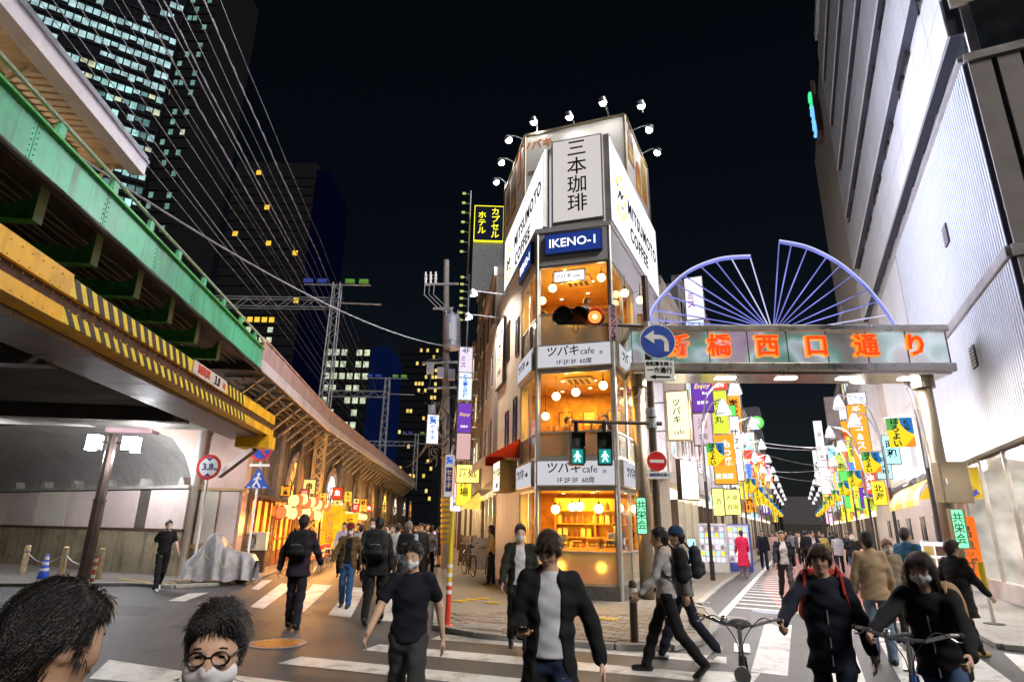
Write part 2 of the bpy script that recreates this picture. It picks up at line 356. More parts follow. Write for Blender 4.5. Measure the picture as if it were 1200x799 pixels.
kerb_run([R(12.2, 16), R(12.2, 2.6), R(40, 2.6)], pavr, 1.2)
# ------------------------------------------------------------------ corner cafe building
CA = Vector((.68, 15.45, 0)); CB = Vector((2.61, 14.84, 0)); dLf, nLf = azv(-11); LLEN, RLEN = 6.0, 6.7
CFL = CA+dLf*LLEN; CFR = CB+dR*RLEN
FC, FR_, FL_ = (CA, rad(-17.6)), (CB, rad(65.2)), (CFL, rad(-79))
CW = (CB-CA).length
cafe = E('cafe_building', 'three storey corner cafe building with glowing glazed bay and white billboards', 'building', (CB.x, CB.y, 0))
def fp(root, F, mb, name, mat, z=0, y=0, x=0, **k):
    o = mb.build(name, mat, root, **k); c, s = math.cos(F[1]), math.sin(F[1])
    w = F[0]+Vector((x*c-y*s, x*s+y*c, z)); o.location = w-root.location; o.rotation_euler = (0, 0, F[1]); return o
def ft(root, F, s, size, mat, x, z, y=-.02, parent=None, **k):
    c, sn = math.cos(F[1]), math.sin(F[1]); w = F[0]+Vector((x*c-y*sn, x*sn+y*c, z))
    return T(s, size, mat, root, w-root.location, F[1], **k)
wallc = pm('cafe_cream_wall', (.62, .56, .47), .6, var=.08, vs=1.5, bump=.08, stain=(.42, .37, .30), ss=.8, sa=.4, streak=(.30, .26, .21), sk=.5)
wallg = pm('cafe_grey_panel', (.46, .44, .47), .5, .2, var=.08, vs=1.5, bump=.05)
signw = em('sign_white_lit', (1, .97, .93), .85)
signw2 = em('sign_white_soft', (.95, .93, 1), .40)
board = em('led_board_white', (.95, .95, 1), .80)
navy = em('navy_sign', (.012, .03, .17), .9)
ink = pm('sign_ink', (.008, .007, .007), .8, bump=0, spec=.1)
inkb = em('sign_letter_white', (1, .98, .95), 1.1)
gold = em('logo_gold', (.95, .72, .12), .9)
woodw = pm('cafe_wood', (.50, .24, .04), .5, var=.3, vs=5, bump=.1)
woodl = pm('cafe_ceiling', (.70, .42, .08), .6, var=.15, vs=2, bump=.05)
film = pm('frosted_film', (.80, .70, .46), .4, var=.1, bump=.02)
film.node_tree.nodes['Principled BSDF'].inputs['Transmission Weight'].default_value = .6
globe_m = em('globe_lamp', (1, .82, .42), 4.0)
spot_m = em('downlight', (1, .80, .45), 6)
stone = pm('plinth_stone', (.10, .095, .09), .4, var=.3, vs=8, bump=.1)
# body walls
WL = LLEN-2.07
TH = .22
def wallpanels(F, x0, x1, z0, z1, mat, nx, nz, holes=()):
    mb = MB(); mb.box(x0, x1, .03, TH, z0, z1); fp(cafe, F, mb, 'wall', mat)
    w = (x1-x0)/nx; h = (z1-z0)/nz
    for i in range(nx):
        for j in range(nz):
            mb = MB(); mb.box(.006, w-.006, 0, .028, .006, h-.006); fp(cafe, F, mb, 'panel', mat, z=z0+j*h, x=x0+i*w)
wallpanels(FL_, 0, WL, .06, 9.6, wallc, 3, 6)
wallpanels(FR_, 2.6, RLEN, 3.3, 9.6, wallg, 4, 5)
mb = MB(); mb.bar((CFL.x, CFL.y, 4.8), (CFR.x, CFR.y, 4.8), .2, 9.6); o = mb.build('back_wall', wallc, cafe, loc=-cafe.location)
def wedge(z0, z1, ins, name, mat, back=LLEN-.1):
    fwd = (CA+CB)*.5; ax = (dLf+dR).normalized()
    P = [CA+dLf*back+nLf*ins, CA+nLf*ins+ax*ins*.6, CB-nR*ins+ax*ins*.6, CB+dR*back-nR*ins]
    mb = MB(); mb.prism(P, z0, z1); return mb.build(name, mat, cafe, loc=-cafe.location)
for z in (.06, 3.27, 6.24): wedge(z, z+.08, .12, 'floor_slab', pm('cafe_floor', (.35, .22, .12), .4))
for z in (2.60, 5.60, 8.60): wedge(z, z+.07, .12, 'ceiling', woodl)
wedge(9.6, 9.75, -.06, 'roof_slab', wallg)
# interior partition behind the glazed corner
ax = (dLf+dR).normalized(); mid = (CA+CB)*.5
for z0, z1 in ((.14, 2.6), (3.35, 5.6), (6.32, 8.6)):
    a = CA+dLf*3.4+nLf*.1; b = CB+dR*3.4-nR*.1
    mb = MB(); mb.bar((a.x, a.y, (z0+z1)/2), (b.x, b.y, (z0+z1)/2), .1, z1-z0-.01); mb.build('partition', woodw, cafe, loc=-cafe.location)
    for P0, dd, nn, ln in ((CA, dLf, nLf, 2.1), (CB, dR, -nR, 2.6)):
        p = P0+dd*ln+nn*.2; q = P0+dd*3.4+nn*.2
        mb = MB(); mb.bar((p.x, p.y, (z0+z1)/2), (q.x, q.y, (z0+z1)/2), .06, z1-z0-.02); mb.build('lining', woodw, cafe, loc=-cafe.location)
# glazing, frames, bands
ORd = ((FC, 0, CW), (FR_, 0, 2.6), (FL_, WL, LLEN))
for F, x0, x1 in ORd:
    nx = 1 if F is FC else 2
    for z0, z1, fz in ((.42, 2.52, 1.10), (3.38, 5.52, 3.98), (6.32, 8.55, 7.18)):
        w = (x1-x0)/nx
        for i in range(nx):
            mb = MB(); mb.box(.03, w-.03, .05, .062, z0, z1); fp(cafe, F, mb, 'glass_pane', pane, x=x0+i*w)
            if fz: mb = MB(); mb.box(.03, w-.03, .068, .075, z0, fz); fp(cafe, F, mb, 'frosted_film', film, x=x0+i*w)
            mb = MB()
            for a, b, c, d in ((0, w, z0-.05, z0), (0, w, z1, z1+.05), (0, .035, z0, z1), (w-.035, w, z0, z1)): mb.box(a, b, .02, .10, c, d)
            if fz: mb.box(.035, w-.035, .03, .09, fz-.02, fz+.02)
            fp(cafe, F, mb, 'window_frame', alu, x=x0+i*w)
    for z0, z1 in ((2.57, 3.33), (5.57, 6.27), (8.60, 9.60)):
        mb = MB(); mb.box(x0, x1, -.03, .12, z0, z1); fp(cafe, F, mb, 'spandrel', wallg)
    mb = MB(); mb.box(x0-.02, x1+.02, -.05, .14, .06, .36); fp(cafe, F, mb, 'plinth', stone)
mb = MB()
for P in (CA, CB): mb.cyl((P.x, P.y, .06), (P.x, P.y, 9.6), .055, .055, 10)
mb.build('corner_post', alu, cafe, loc=-cafe.location)
def sgn(label, F, x0, x1, z0, z1, face, rim, texts, d=.10, y=-.03, name='shop_sign', cat='sign'):
    c, s = math.cos(F[1]), math.sin(F[1]); xc = (x0+x1)/2; w = F[0]+Vector((xc*c-(y)*(-0)*s, xc*s, z0)); w = w+Vector((-(y-d)*s, (y-d)*c, 0))
    r = E(name, label, cat, w, F[1]); W2 = (x1-x0)/2; H = z1-z0
    mb = MB(); mb.box(-W2+.03, W2-.03, .0, d*.8, .03, H-.03); mb.build('face', face, r)
    mb = MB()
    for a, b, e, f in ((-W2, W2, 0, .03), (-W2, W2, H-.03, H), (-W2, -W2+.03, .03, H-.03), (W2-.03, W2, .03, H-.03)): mb.box(a, b, -.012, d, e, f)
    mb.build('frame', rim, r)
    for t in texts:
        s_, size, x, z, mt = t[:5]; k = t[5] if len(t) > 5 else {}
        T(s_, size, mt, r, (x, -.006, z), 0, **k)
    return r
for z0, wh in ((2.62, 'lowest'), (5.62, 'upper')):
    h = .64
    sgn('white cafe name band on the corner facet, %s of two' % wh, FC, .02, CW-.02, z0, z0+h, signw2, alu,
        [('ツバキ', .30, -.30, .43, ink, dict(bold=.012, shear=.15)), ('cafe', .24, .36, .40, ink), ('席', .1, .72, .34, ink), ('1F·2F·3F  60席', .16, 0, .14, ink, dict(bold=.01))])
    sgn('narrow white cafe name band on right side of bay, %s' % wh, FR_, .05, 2.4, z0, z0+h, signw2, alu, [('ツバキ', .3, -.4, .36, ink, dict(bold=.01, shear=.15)), ('cafe', .2, .4, .34, ink)])
    sgn('narrow white cafe name band on left side of bay, %s' % wh, FL_, WL+.1, LLEN-.05, z0, z0+h, signw2, alu, [('ツバキ', .3, -.35, .36, ink, dict(bold=.01, shear=.15)), ('cafe', .2, .4, .34, ink)])
sgn('navy blue sign with white serif IKENO-1 letters on corner', FC, .24, CW-.18, 8.87, 9.50, navy, pm('navy_rim', (.02, .04, .14), .5), [('IKENO-1', .36, 0, .315, inkb, dict(bold=.008, width=1.0))])
sgn('navy blue IKENO-1 sign on left flank below billboard', FL_, LLEN-1.9, LLEN-.25, 8.80, 9.50, navy, pm('navy_rim', (.02, .04, .14), .5), [('IKENO-1', .36, 0, .33, inkb, dict(bold=.008))])
sgn('small white hanging cafe name sign inside top floor corner window', FC, .42, 1.32, 8.12, 8.48, em('sign_small', (.95, .9, 1), .95), alu, [('ツバキ', .16, -.18, .18, ink, dict(bold=.01, shear=.15)), ('cafe', .13, .2, .17, ink)], d=.06, y=.22)
# upper billboard volume
ULA = Vector((.93, 15.40, 0)); ULB = CB.copy(); FUL = (ULA+dLf*6.4, rad(-79)); FUC = (ULA, math.atan2(ULB.y-ULA.y, ULB.x-ULA.x)); UW = (ULB-ULA).length
mb = MB(); P = [ULA+dLf*6.4+nLf*.14, ULA+nLf*.14+ax*.12, ULB-nR*.14+ax*.12, ULB+dR*6.6-nR*.14]; mb.prism(P, 9.75, 12.62); mb.build('billboard_core', wallg, cafe, loc=-cafe.location)
def logo(r, x, z, R0):
    for i in range(14):
        a = i/14*6.283; q = R0*(1 if i % 2 else .92)
        mb = MB(); mb.disc((x+q*math.cos(a), -.01, z+q*1.25*math.sin(a)), R0*(.12 if i % 3 else .18), .012, 10); mb.build('logo_dot', gold, r)
    mb = MB()
    mb.tube([(x-R0*.55, -.012, z-R0*.3), (x-R0*.2, -.012, z+R0*.25), (x+R0*.15, -.012, z-.05*R0), (x+R0*.5, -.012, z+R0*.35)], R0*.05, 5); mb.disc((x-R0*.6, -.012, z+R0*.45), R0*.1, .012, 8); mb.disc((x+R0*.35, -.012, z-R0*.5), R0*.1, .012, 8)
    mb.build('logo_mark', ink, r)
r = sgn('large glowing white coffee billboard on left flank, seen steeply', FUL, .05, 6.35, 9.86, 12.42, board, pm('board_rim', (.5, .48, .5), .4, .5), [('MITSUMOTO', .62, .8, 1.55, ink, dict(bold=.028, gap=1.15)), ('COFFEE', .62, .12, .78, ink, dict(bold=.028, gap=1.15))], d=.16, y=.1, name='billboard', cat='billboard')
logo(r, -2.2, 1.2, .5); light('board_light', 'AREA', (0, -.25, 1.3), 450, (.90, .90, 1), r, 6.0, sy=2.4, rot=(rad(-90), 0, 0))
r = sgn('large glowing white coffee billboard on right flank over the street', FR_, .05, 6.65, 9.80, 12.60, board, pm('board_rim', (.5, .48, .5), .4, .5), [('MITSUMOTO', .66, .9, 1.5, ink, dict(bold=.028, gap=1.15)), ('COFFEE', .66, .25, .68, ink, dict(bold=.028, gap=1.15))], d=.16, y=.1, name='billboard', cat='billboard')
logo(r, -2.1, 1.35, .55); light('board_light', 'AREA', (0, -.25, 1.4), 1250, (.74, .79, 1), r, 6.4, sy=2.6, rot=(rad(-90), 0, 0))
sgn('beige lit signboard with four tall black characters on the corner', FUC, .18, UW-.12, 9.88, 12.58, em('sign_beige_lit', (.82, .76, .74), .50), pm('board_rim2', (.30, .27, .25), .4, .4), [('三本珈琲', .60, 0, 1.42, ink, dict(vert=True, bold=.006, gap=1.0))], d=.14, y=.1, name='billboard', cat='billboard')
# roof box with posters and floodlights
boxm = pm('roof_box_white', (.74, .72, .69), .5, var=.06, vs=1, bump=.04)
BXL = Vector((.36, 18.40, 0)); BXR = CB+dR*2.54; P = [BXL, BXR, CB+dR*6.0, ULA+dLf*6.9]
rb = E('rooftop_sign_box', 'white rooftop sign box with posters ringed by floodlights', 'sign', (BXR.x, BXR.y, 12.62))
mb = MB(); mb.prism(P, 12.62, 15.0); mb.build('box', boxm, rb, loc=-rb.location)
mb = MB()
for a, b in zip(P, P[1:]+P[:1]):
    mb.bar((a.x, a.y, 15.02), (b.x, b.y, 15.02), .1, .1); mb.cyl((a.x, a.y, 12.62), (a.x, a.y, 15.0), .05)
mb.build('frame', pm('bronze_rim', (.28, .23, .16), .4, .6), rb, loc=-rb.location)
post = [pm('poster_brown', (.16, .075, .035), .6), pm('poster_orange', (.55, .17, .03), .6), pm('poster_yellow', (.62, .42, .08), .6), ink]
FB = (BXL, math.atan2(BXR.y-BXL.y, BXR.x-BXL.x)); FBR = (BXR, rad(65.2)); FBL = (ULA+dLf*6.9, rad(-79))
for F, it in ((FB, ((.1, .75, 1.7, 2.15, 1, 'ツバキ'), (.1, .6, .2, 1.5, 0, 'cafe'))), (FBR, ((.3, 1.1, .9, 2.0, 0, ''), (1.3, 2.1, .3, 1.2, 1, ''), (2.3, 3.1, .4, 2.1, 2, ''))), (FBL, ((.4, 1.1, .5, 1.9, 0, ''), (1.4, 2.3, .4, 2.0, 0, ''), (2.6, 3.2, .9, 2.0, 1, '')))):
    for x0, x1, z0, z1, c, s in it:
        if s: ft(rb, F, s, (z1-z0)*.9 if len(s) < 4 else .3, post[c], (x0+x1)/2, 12.62+(z0+z1)/2, y=-.01, bold=.03)
        else:
            mb = MB(); mb.box(x0, x1, -.012, -.004, z0, z1); mb.disc(((x0+x1)/2, -.012, z1+.12), .28, .012, 16); fp(rb, F, mb, 'poster', post[c], z=12.62)
            mb = MB(); mb.box(x0+.12, x1-.12, -.018, -.013, z0+.1, z0+.5); mb.box(x0+.12, x1-.12, -.018, -.013, z0+.6, z0+.7); fp(rb, F, mb, 'poster_print', post[2 if c != 2 else 1], z=12.62)
lampw = em('flood_lens', (1, .96, .92), 14)
FLD = [(580, 211, 22.4, 0), (586, 188, 20.6, 0), (594.5, 161.5, 18.9, 0), (625, 139, 17.9, 1), (666.5, 133, 17.0, 1), (706, 116, 16.4, 1), (751, 120, 16.6, 1), (762.5, 149, 18.1, 2), (772, 176, 19.6, 2)]
ordn = ['lowest left', 'second left', 'third left', 'front left', 'front centre', 'front right', 'right corner', 'upper right', 'lower right']
for i, (x, y, Y, side) in enumerate(FLD):
    p = at(x, y, Y)
    cc = sum((q for q in P), Vector())/4
    F = (FBL, FB, FBR)[side]; c, s = math.cos(F[1]), math.sin(F[1]); nin = Vector((-s, c, 0))
    q = p+nin*((F[0]-p).dot(nin)); q.z = 15.0; q = q+nin*.05
    r = E('floodlight', 'lit rooftop floodlight on bent arm, %s of the nine' % ordn[i], 'floodlight', q, group='rooftop floodlights')
    l = p-q
    mb = MB(); mb.tube([(0, 0, 0), (0, 0, l.z*.8+.1), (l.x*.5, l.y*.5, l.z+.12), (l.x*.9, l.y*.9, l.z+.1)], .022, 6); mb.build('arm', galv, r)
    tgt = Vector((l.x-nin.x*-.6, l.y-nin.y*-.6, l.z-1.0)); dd = (tgt-l).normalized()
    mb = MB(); mb.cyl(l-dd*.06, l+dd*.1, .09, .15, 12); mb.build('housing', galv, r, smooth=False)
    mb = MB(); mb.ball(l+dd*.11, .125, 12, 8); mb.build('lens', lampw, r, smooth=True)
    light('flood', 'SPOT', l+dd*.2, 42, (1, .95, .9), r, .08, spot=120, aim=l+dd*1.5+nin*.5)
# left flank details
for x, z0, z1, w in ((1.9, 7.0, 8.3, .38), (1.9, 3.9, 5.2, .38), (3.2, 3.9, 5.4, .36), (3.4, 6.8, 7.9, .34)):
    mb = MB(); mb.box(-w/2, w/2, -.03, .04, 0, z1-z0); fp(cafe, FL_, mb, 'window', dwin, x=x, z=z0)
    mb = MB()
    for a, b, c, d in ((-w/2-.04, w/2+.04, -.05, 0), (-w/2-.04, w/2+.04, z1-z0, z1-z0+.05), (-w/2-.04, -w/2, 0, z1-z0), (w/2, w/2+.04, 0, z1-z0)): mb.box(a, b, -.05, .0, c, d)
    fp(cafe, FL_, mb, 'window_frame', brown_m, x=x, z=z0)
sgn('tall cream cafe board high on the left flank', FL_, .1, 1.55, 6.3, 8.7, pm('board_cream', (.66, .60, .52), .5), brown_m, [('ツバキ', .34, 0, 1.9, ink, dict(bold=.01)), ('cafe', .3, 0, 1.5, ink), ('コーヒー', .26, 0, 1.0, post[0]), ('2F·3F', .26, 0, .5, ink)])
sgn('lit square cafe sign box beside the red awning', FL_, 2.5, 3.7, 2.62, 3.5, em('sign_warm', (1, .86, .55), 1.2), pm('brass_rim', (.4, .26, .08), .4, .6), [('ツバキ', .36, 0, .5, ink, dict(bold=.01, shear=.12)), ('cafe', .26, .1, .2, ink)], d=.5)
redaw = pm('red_awning', (.55, .03, .02), .6, var=.15, bump=.15, bs=20)
r = E('awning', 'red fabric awning over left flank side door of cafe', 'awning', CFL+Vector((0, 0, 0)), FL_[1])
mb = MB(); mb.quad((1.2, -1.0, 3.55), (3.9, -1.0, 3.55), (3.9, 0, 4.1), (1.2, 0, 4.1)); mb.quad((1.2, -1.0, 3.55), (1.2, 0, 4.1), (1.2, 0, 3.55)); mb.quad((3.9, -1.0, 3.55), (3.9, 0, 3.55), (3.9, 0, 4.1)); mb.build('canopy', redaw, r)
mb = MB(); mb.box(1.2, 3.9, -1.03, -1.0, 3.3, 3.56); mb.build('valance', pm('awning_valance', (.6, .5, .42), .6), r)
# shelving, counter and lamps inside, each floor
gi = 0
for fl, zc, pts in (('ground', 2.60, ((.3, .75, .5), (.9, .9, .42), (1.45, .6, .48), (1.9, 1.0, .45), (.5, 1.9, .4), (1.2, 2.1, .42), (2.2, 2.0, .44))),
                    ('first', 5.60, ((.35, .7, .55), (.85, .9, .42), (1.65, .6, .34), (-.2, 1.7, .9), (2.3, 1.6, .6))),
                    ('second', 8.60, ((.3, .55, .45), (1.7, .5, .3), (2.25, 1.2, .55), (-.2, 1.3, .5), (2.6, 2.0, .5)))):
    for x, y, dz in pts:
        c, s = math.cos(FC[1]), math.sin(FC[1]); p = CA+Vector((x*c-y*s, x*s+y*c, zc-dz))
        o = E('pendant_lamp', 'round glowing globe lamp hanging in the cafe %s floor' % {'ground': 'ground', 'first': 'middle', 'second': 'top'}[fl], 'lamp', p, group='cafe globe lamps on the %s floor' % fl)
        mb = MB(); mb.ball((0, 0, 0), .115, 14, 9); mb.build('globe', globe_m, o, smooth=True)
        mb = MB(); mb.cyl((0, 0, .11), (0, 0, dz), .01, .01, 5); mb.cyl((0, 0, .10), (0, 0, .17), .04, .03, 8); mb.build('cord', black, o)
    for x, y in ((.4, 1.3), (1.3, 1.4), (1.0, 2.3), (.1, 2.6), (1.9, 2.6), (.7, .4)):
        c, s = math.cos(FC[1]), math.sin(FC[1]); p = CA+Vector((x*c-y*s, x*s+y*c, zc-.008))
        mb = MB(); mb.cyl((0, 0, 0), (0, 0, .006), .05, .05, 10); mb.build('downlight', spot_m, cafe, loc=p-cafe.location)
    p = mid+ax*1.7; light('cafe_light', 'AREA', (p.x, p.y, zc-.06), {'ground': 100, 'first': 90, 'second': 80}[fl]*1.2, (1, .50, .045), None, 1.6, rot=(0, 0, 0)); p = mid+ax*.9; light('cafe_light', 'POINT', (p.x, p.y, zc-.7), 28, (1, .52, .05), None, .15)
c, s = math.cos(FC[1]), math.sin(FC[1])
def inC(x, y, z=0, c=c, s=s): return CA+Vector((x*c-y*s, x*s+y*c, z))
ctr = E('counter', 'long wooden counter with yellow fascia inside the cafe', 'counter', inC(1.0, 1.0, .14), FC[1])
mb = MB(); mb.box(-.85, .95, .05, .5, 0, .95); mb.build('body', woodw, ctr)
mb = MB(); mb.box(-.9, 1.0, 0, .55, .95, 1.0); mb.build('top', pm('counter_top', (.5, .3, .12), .3), ctr)
mb = MB(); mb.box(-.85, .95, .02, .045, .72, .93); mb.build('fascia', em('fascia_yellow', (1, .70, .12), .6), ctr)
T('全席喫煙珈琲店', .15, ink, ctr, (.1, .012, .83), 0, bold=.02)
shf = E('back_shelf', 'tall wooden shelf of goods behind the cafe counter', 'shelf', inC(1.1, 2.0, .14), FC[1])
for z in (.9, 1.25, 1.6, 1.95): mb = MB(); mb.box(-1.1, 1.1, 0, .3, z, z+.03); mb.build('shelf_board', woodw, shf)
mb = MB(); mb.box(-1.1, 1.1, .3, .33, .5, 2.3); mb.build('back_panel', woodl, shf)
for x in (-1.1, 0, 1.08): mb = MB(); mb.box(x-.02, x+.02, 0, .3, 0, 2.3); mb.build('upright', woodw, shf)
gm = [pm('goods_%d' % i, k, .5) for i, k in enumerate(((.5, .3, .1), (.2, .08, .03), (.6, .5, .3), (.35, .12, .04), (.55, .42, .12), (.1, .06, .04)))]
GM = []
for i, g_ in enumerate(gm):
    mb = MB()
    if i % 2: mb.lathe([(0, 0), (.055, 0), (.06, .1), (.05, .17), (.03, .19), (.03, .22), (0, .22)], n=10)
    else: mb.box(-.06, .06, -.06, .06, 0, .2); mb.box(-.045, .045, -.045, .045, .2, .225)
    GM.append(mb.mesh('goods', g_))
for z in (.93, 1.28, 1.63, 1.98):
    for i in range(13):
        if random.random() < .12: continue
        k = random.randrange(6); w = inC(1.1-1.0+i*.165, 2.12, .14+z)
        ob('coffee_jar' if k % 2 else 'coffee_box', GM[k], None, loc=w, rz=FC[1]+random.uniform(-.2, .2), label='coffee jar on the cafe back shelf' if k % 2 else 'coffee carton on the cafe back shelf', cat='jar' if k % 2 else 'box', group='jars on the cafe shelf' if k % 2 else 'cartons on the cafe shelf')
for i, (x, w, h) in enumerate(((.35, .3, .34), (.75, .24, .2), (1.15, .34, .28), (1.6, .3, .24))):
    o = E('display_case', ('boxy espresso machine at left end of the counter', 'small wooden tray stand on the counter', 'glass pastry case on the counter middle', 'stack of bread rolls case at right of the counter')[i], 'counter display', inC(x, 1.2, 1.14), FC[1])
    mb = MB(); mb.box(-w/2, w/2, -.12, .12, 0, h*.2); mb.box(-w/2, w/2, .1, .12, h*.2, h); mb.box(-w/2, w/2, -.12, .12, h*.92, h); mb.build('case', steel if i == 0 else woodl, o)
    mb = MB()
    for k in range(3): mb.ball((-w/2+w*(k+.5)/3, 0, h*.2+.05), (.05, .06, .045), 8, 6)
    mb.build('content', gm[4], o, smooth=True)
# small stickers on right pane
mb = MB(); mb.ext([(-.0, 0, .2), (.1, 0, .1), (0, 0, 0), (-.1, 0, .1)], (0, .004, 0)); fp(cafe, FR_, mb, 'pane_sticker', white_p, x=.6, z=1.25, y=.035)
# tables on upper floors
for fz, nm in ((3.35, 'middle'), (6.32, 'top')):
    for k, (x, y) in enumerate(((.5, .8), (1.5, .7))):
        t = E('cafe_table', 'small square cafe table on %s floor near the %s window edge' % (nm, ('left', 'right')[k]), 'table', inC(x, y, fz), FC[1])
        mb = MB(); mb.box(-.28, .28, -.28, .28, .7, .73); mb.build('top', woodl, t)
        mb = MB(); mb.cyl((0, 0, 0), (0, 0, .7), .03); mb.cyl((0, 0, 0), (0, 0, .02), .2, .2, 12); mb.build('pedestal', black, t)

# two floodlights on arms over the left flank board
for i, (u, z) in enumerate(((1.6, 9.45), (.4, 9.0))):
    c0_, s0_ = math.cos(FL_[1]), math.sin(FL_[1]); w = FL_[0]+Vector((u*c0_, u*s0_, z)); r = E('floodlight', 'pale floodlight on long arm over the left flank, %s' % ('upper', 'lower')[i], 'floodlight', w, FL_[1])
    mb = MB(); mb.cyl((0, 0, 0), (0, -1.3, .05), .02); mb.build('arm', galv, r); mb = MB(); mb.cyl((0, -1.3, .08), (0, -1.22, -.1), .08, .15, 12); mb.build('housing', white_p, r); mb = MB(); mb.cyl((0, -1.215, -.105), (0, -1.21, -.12), .13, .13, 12); mb.build('lens', lampw, r)
    light('flank_light', 'SPOT', (0, -1.2, -.2), 260, (1, .88, .74), r, .08, spot=150, aim=(0, -.3, -3))

for fz, zc, nm in ((3.35, 5.60, 'middle'), (6.32, 8.60, 'top')):
    for k in range(4):
        w = inC(.1+k*.75, 3.0, fz+1.2); mb = MB(); mb.box(-.22, .22, -.02, .0, 0, .5); f_ = mb.build('wall_picture', gm[(k*2+1) % 6], cafe, loc=w-cafe.location, rz=FC[1]); mb = MB(); mb.box(-.17, .17, -.03, -.021, .05, .45); mb.build('print', gm[(k*2) % 6], f_)
    w = inC(.9, 1.2, zc-.03); mb = MB(); mb.box(-.4, .4, -.4, .4, -.03, .02); v_ = mb.build('air_cassette', pm('cassette', (.62, .5, .3), .5), cafe, loc=w-cafe.location, rz=FC[1])
    for k in range(4): mb = MB(); mb.box(-.3+k*.16, -.2+k*.16, -.3, .3, -.036, -.031); mb.build('slot', brown_m, v_)
    for k in range(6): w = inC(-.2+k*.45, 2.3+.1*(k % 2), fz); mb = MB(); mb.box(-.04, .04, -.04, .04, 0, 1.5+.2*(k % 2)); mb.build('booth_post', woodw, cafe, loc=w-cafe.location, rz=FC[1])
    w = inC(1.0, 2.35, fz); mb = MB(); mb.box(-1.3, 1.3, 0, .08, 0, 1.15); mb.build('booth_wall', pm('booth', (.34, .13, .03), .5), cafe, loc=w-cafe.location, rz=FC[1])
    for k, (x, y) in enumerate(((.15, .75), (.9, .85), (1.15, .65), (1.85, .75))):
        c_ = E('cafe_chair', 'wooden cafe chair on %s floor, %s from the left' % (nm, ('first', 'second', 'third', 'fourth')[k]), 'chair', inC(x, y, fz), FC[1]+(1.57 if k % 2 else -1.57))
        mb = MB(); mb.box(-.19, .19, -.19, .19, .42, .46); mb.build('seat', woodl, c_); mb = MB(); mb.box(-.19, .19, .17, .2, .6, .9); mb.build('backrest', woodw, c_)
        for dx in (-.17, .17):
            for dy in (-.17, .17): mb = MB(); mb.box(dx-.018, dx+.018, dy-.018, dy+.018, 0, .42 if dy < 0 else .9); mb.build('leg', woodw, c_)

for x_, y_ in ((.5, .45), (1.5, .45)): light('base_glow', 'POINT', inC(x_, y_, .75), 14, (1, .52, .07), None, .1)
light('base_glow', 'POINT', CB+dR*1.2-nR*.5+Vector((0, 0, .8)), 14, (1, .52, .07), None, .1); light('base_glow', 'POINT', CA+dLf*1.2+nLf*.5+Vector((0, 0, .8)), 14, (1, .52, .07), None, .1)
# ------------------------------------------------------------------ railway bridge, height beam, underpass, arcade
green = pm('bridge_green', (.10, .50, .27), .42, .1, var=.14, vs=1.4, bump=.06, stain=(.09, .25, .15), ss=1.1, sa=.6, streak=(.10, .13, .07), sk=.75)
dgreen = pm('bracket_green', (.06, .38, .08), .45, .2, var=.3, vs=6, bump=.2, stain=(.05, .06, .03), ss=4, sa=.5)
soot = pm('sooty_steel', (.085, .070, .056), .6, .3, var=.4, vs=1.3, bump=.3, bs=30, stain=(.11, .09, .07), ss=1.5, sa=.4)
def LT(s0, t0, z=0): return L(s0, t0, z)
br = E('railway_bridge', 'green painted steel railway bridge over the underpass road', 'bridge', L(3, -5.4), RZL)
# local: x = t+5.4, y = s-3
for i in range(9):
    y0 = -1.0+i*1.787; mb = MB(); mb.box(-.05, .0, y0+.006, y0+1.781, 6.0, 6.60); bevel(mb.build('girder_panel', green, br), .006, 1)
mb = MB(); mb.box(-.18, .07, -1, 15.08, 6.60, 6.64); mb.build('top_flange', dgreen, br)
mb = MB(); mb.box(-.10, .05, -1, 15.08, 5.955, 5.998); mb.build('bottom_flange', soot, br)
mb = MB(); mb.tube([(.06, -1+i*.5, 5.93+.02*math.sin(i*1.7)) for i in range(33)], .035, 6); mb.build('cable_bundle', rubber, br)
mb = MB(); mb.cyl((.03, -1, 6.87), (.03, 15.1, 6.87), .032, n=8); hr = mb.build('handrail', pm('rail_pale', (.42, .52, .42), .4, .3), br)
for s in (6.3, 7.74, 9.2, 10.5, 11.74, 13.12, 14.45, 15.8, 17.1):
    mb = MB(); mb.box(-.02, .05, s-3-.07, s-3+.07, 6.64, 6.83); mb.build('rail_post', green, br)
mb = MB(); mb.box(-5.0, -.11, -1, 15.08, 6.22, 6.5); mb.build('deck', soot, br)
mb = MB(); mb.box(-2.06, -2.0, -1, 15.08, 4.4, 6.22); mb.build('main_girder', soot, br)
for i in range(11): mb = MB(); mb.box(-1.998, -1.93, .3+i*1.46, .34+i*1.46, 4.5, 6.2); mb.build('stiffener', soot, br)
mb = MB()
for i in range(7): mb.tube([(-.7-i*.17, -1+j, 6.17-.03*((i*7+j) % 3)) for j in range(17)], .022, 5)
mb.build('conduit', pm('conduit_grey', (.12, .11, .10), .6), br, kind='stuff')
BRK = []
mb = MB(); mb.ext([(-.02, 0, .52), (0, 0, .52), (0, 0, 0), (-1.55, 0, 0), (-1.55, 0, .30), (-.42, 0, .24), (-.16, 0, .32)], (0, .02, 0)); BRK.append(mb.mesh('bracket_web', dgreen))
mb = MB(); mb.box(0, .012, -.09, .11, -.02, .55); BRK.append(mb.mesh('end_plate', pm('plate_pale_green', (.35, .5, .36), .4, .2)))
mb = MB(); mb.box(-1.55, -.02, -.07, .09, -.02, 0); mb.bar((-1.55, .01, .31), (-.42, .01, .25), .14, .018); BRK.append(mb.mesh('flange', dgreen))
mb = MB()
for i in range(13):
    for z in (.04, .19): mb.ball((-1.5+i*.11, -.004, z), .014, 6, 4)
for z in (.28, .36, .44): mb.ball((-.05, -.004, z), .014, 6, 4)
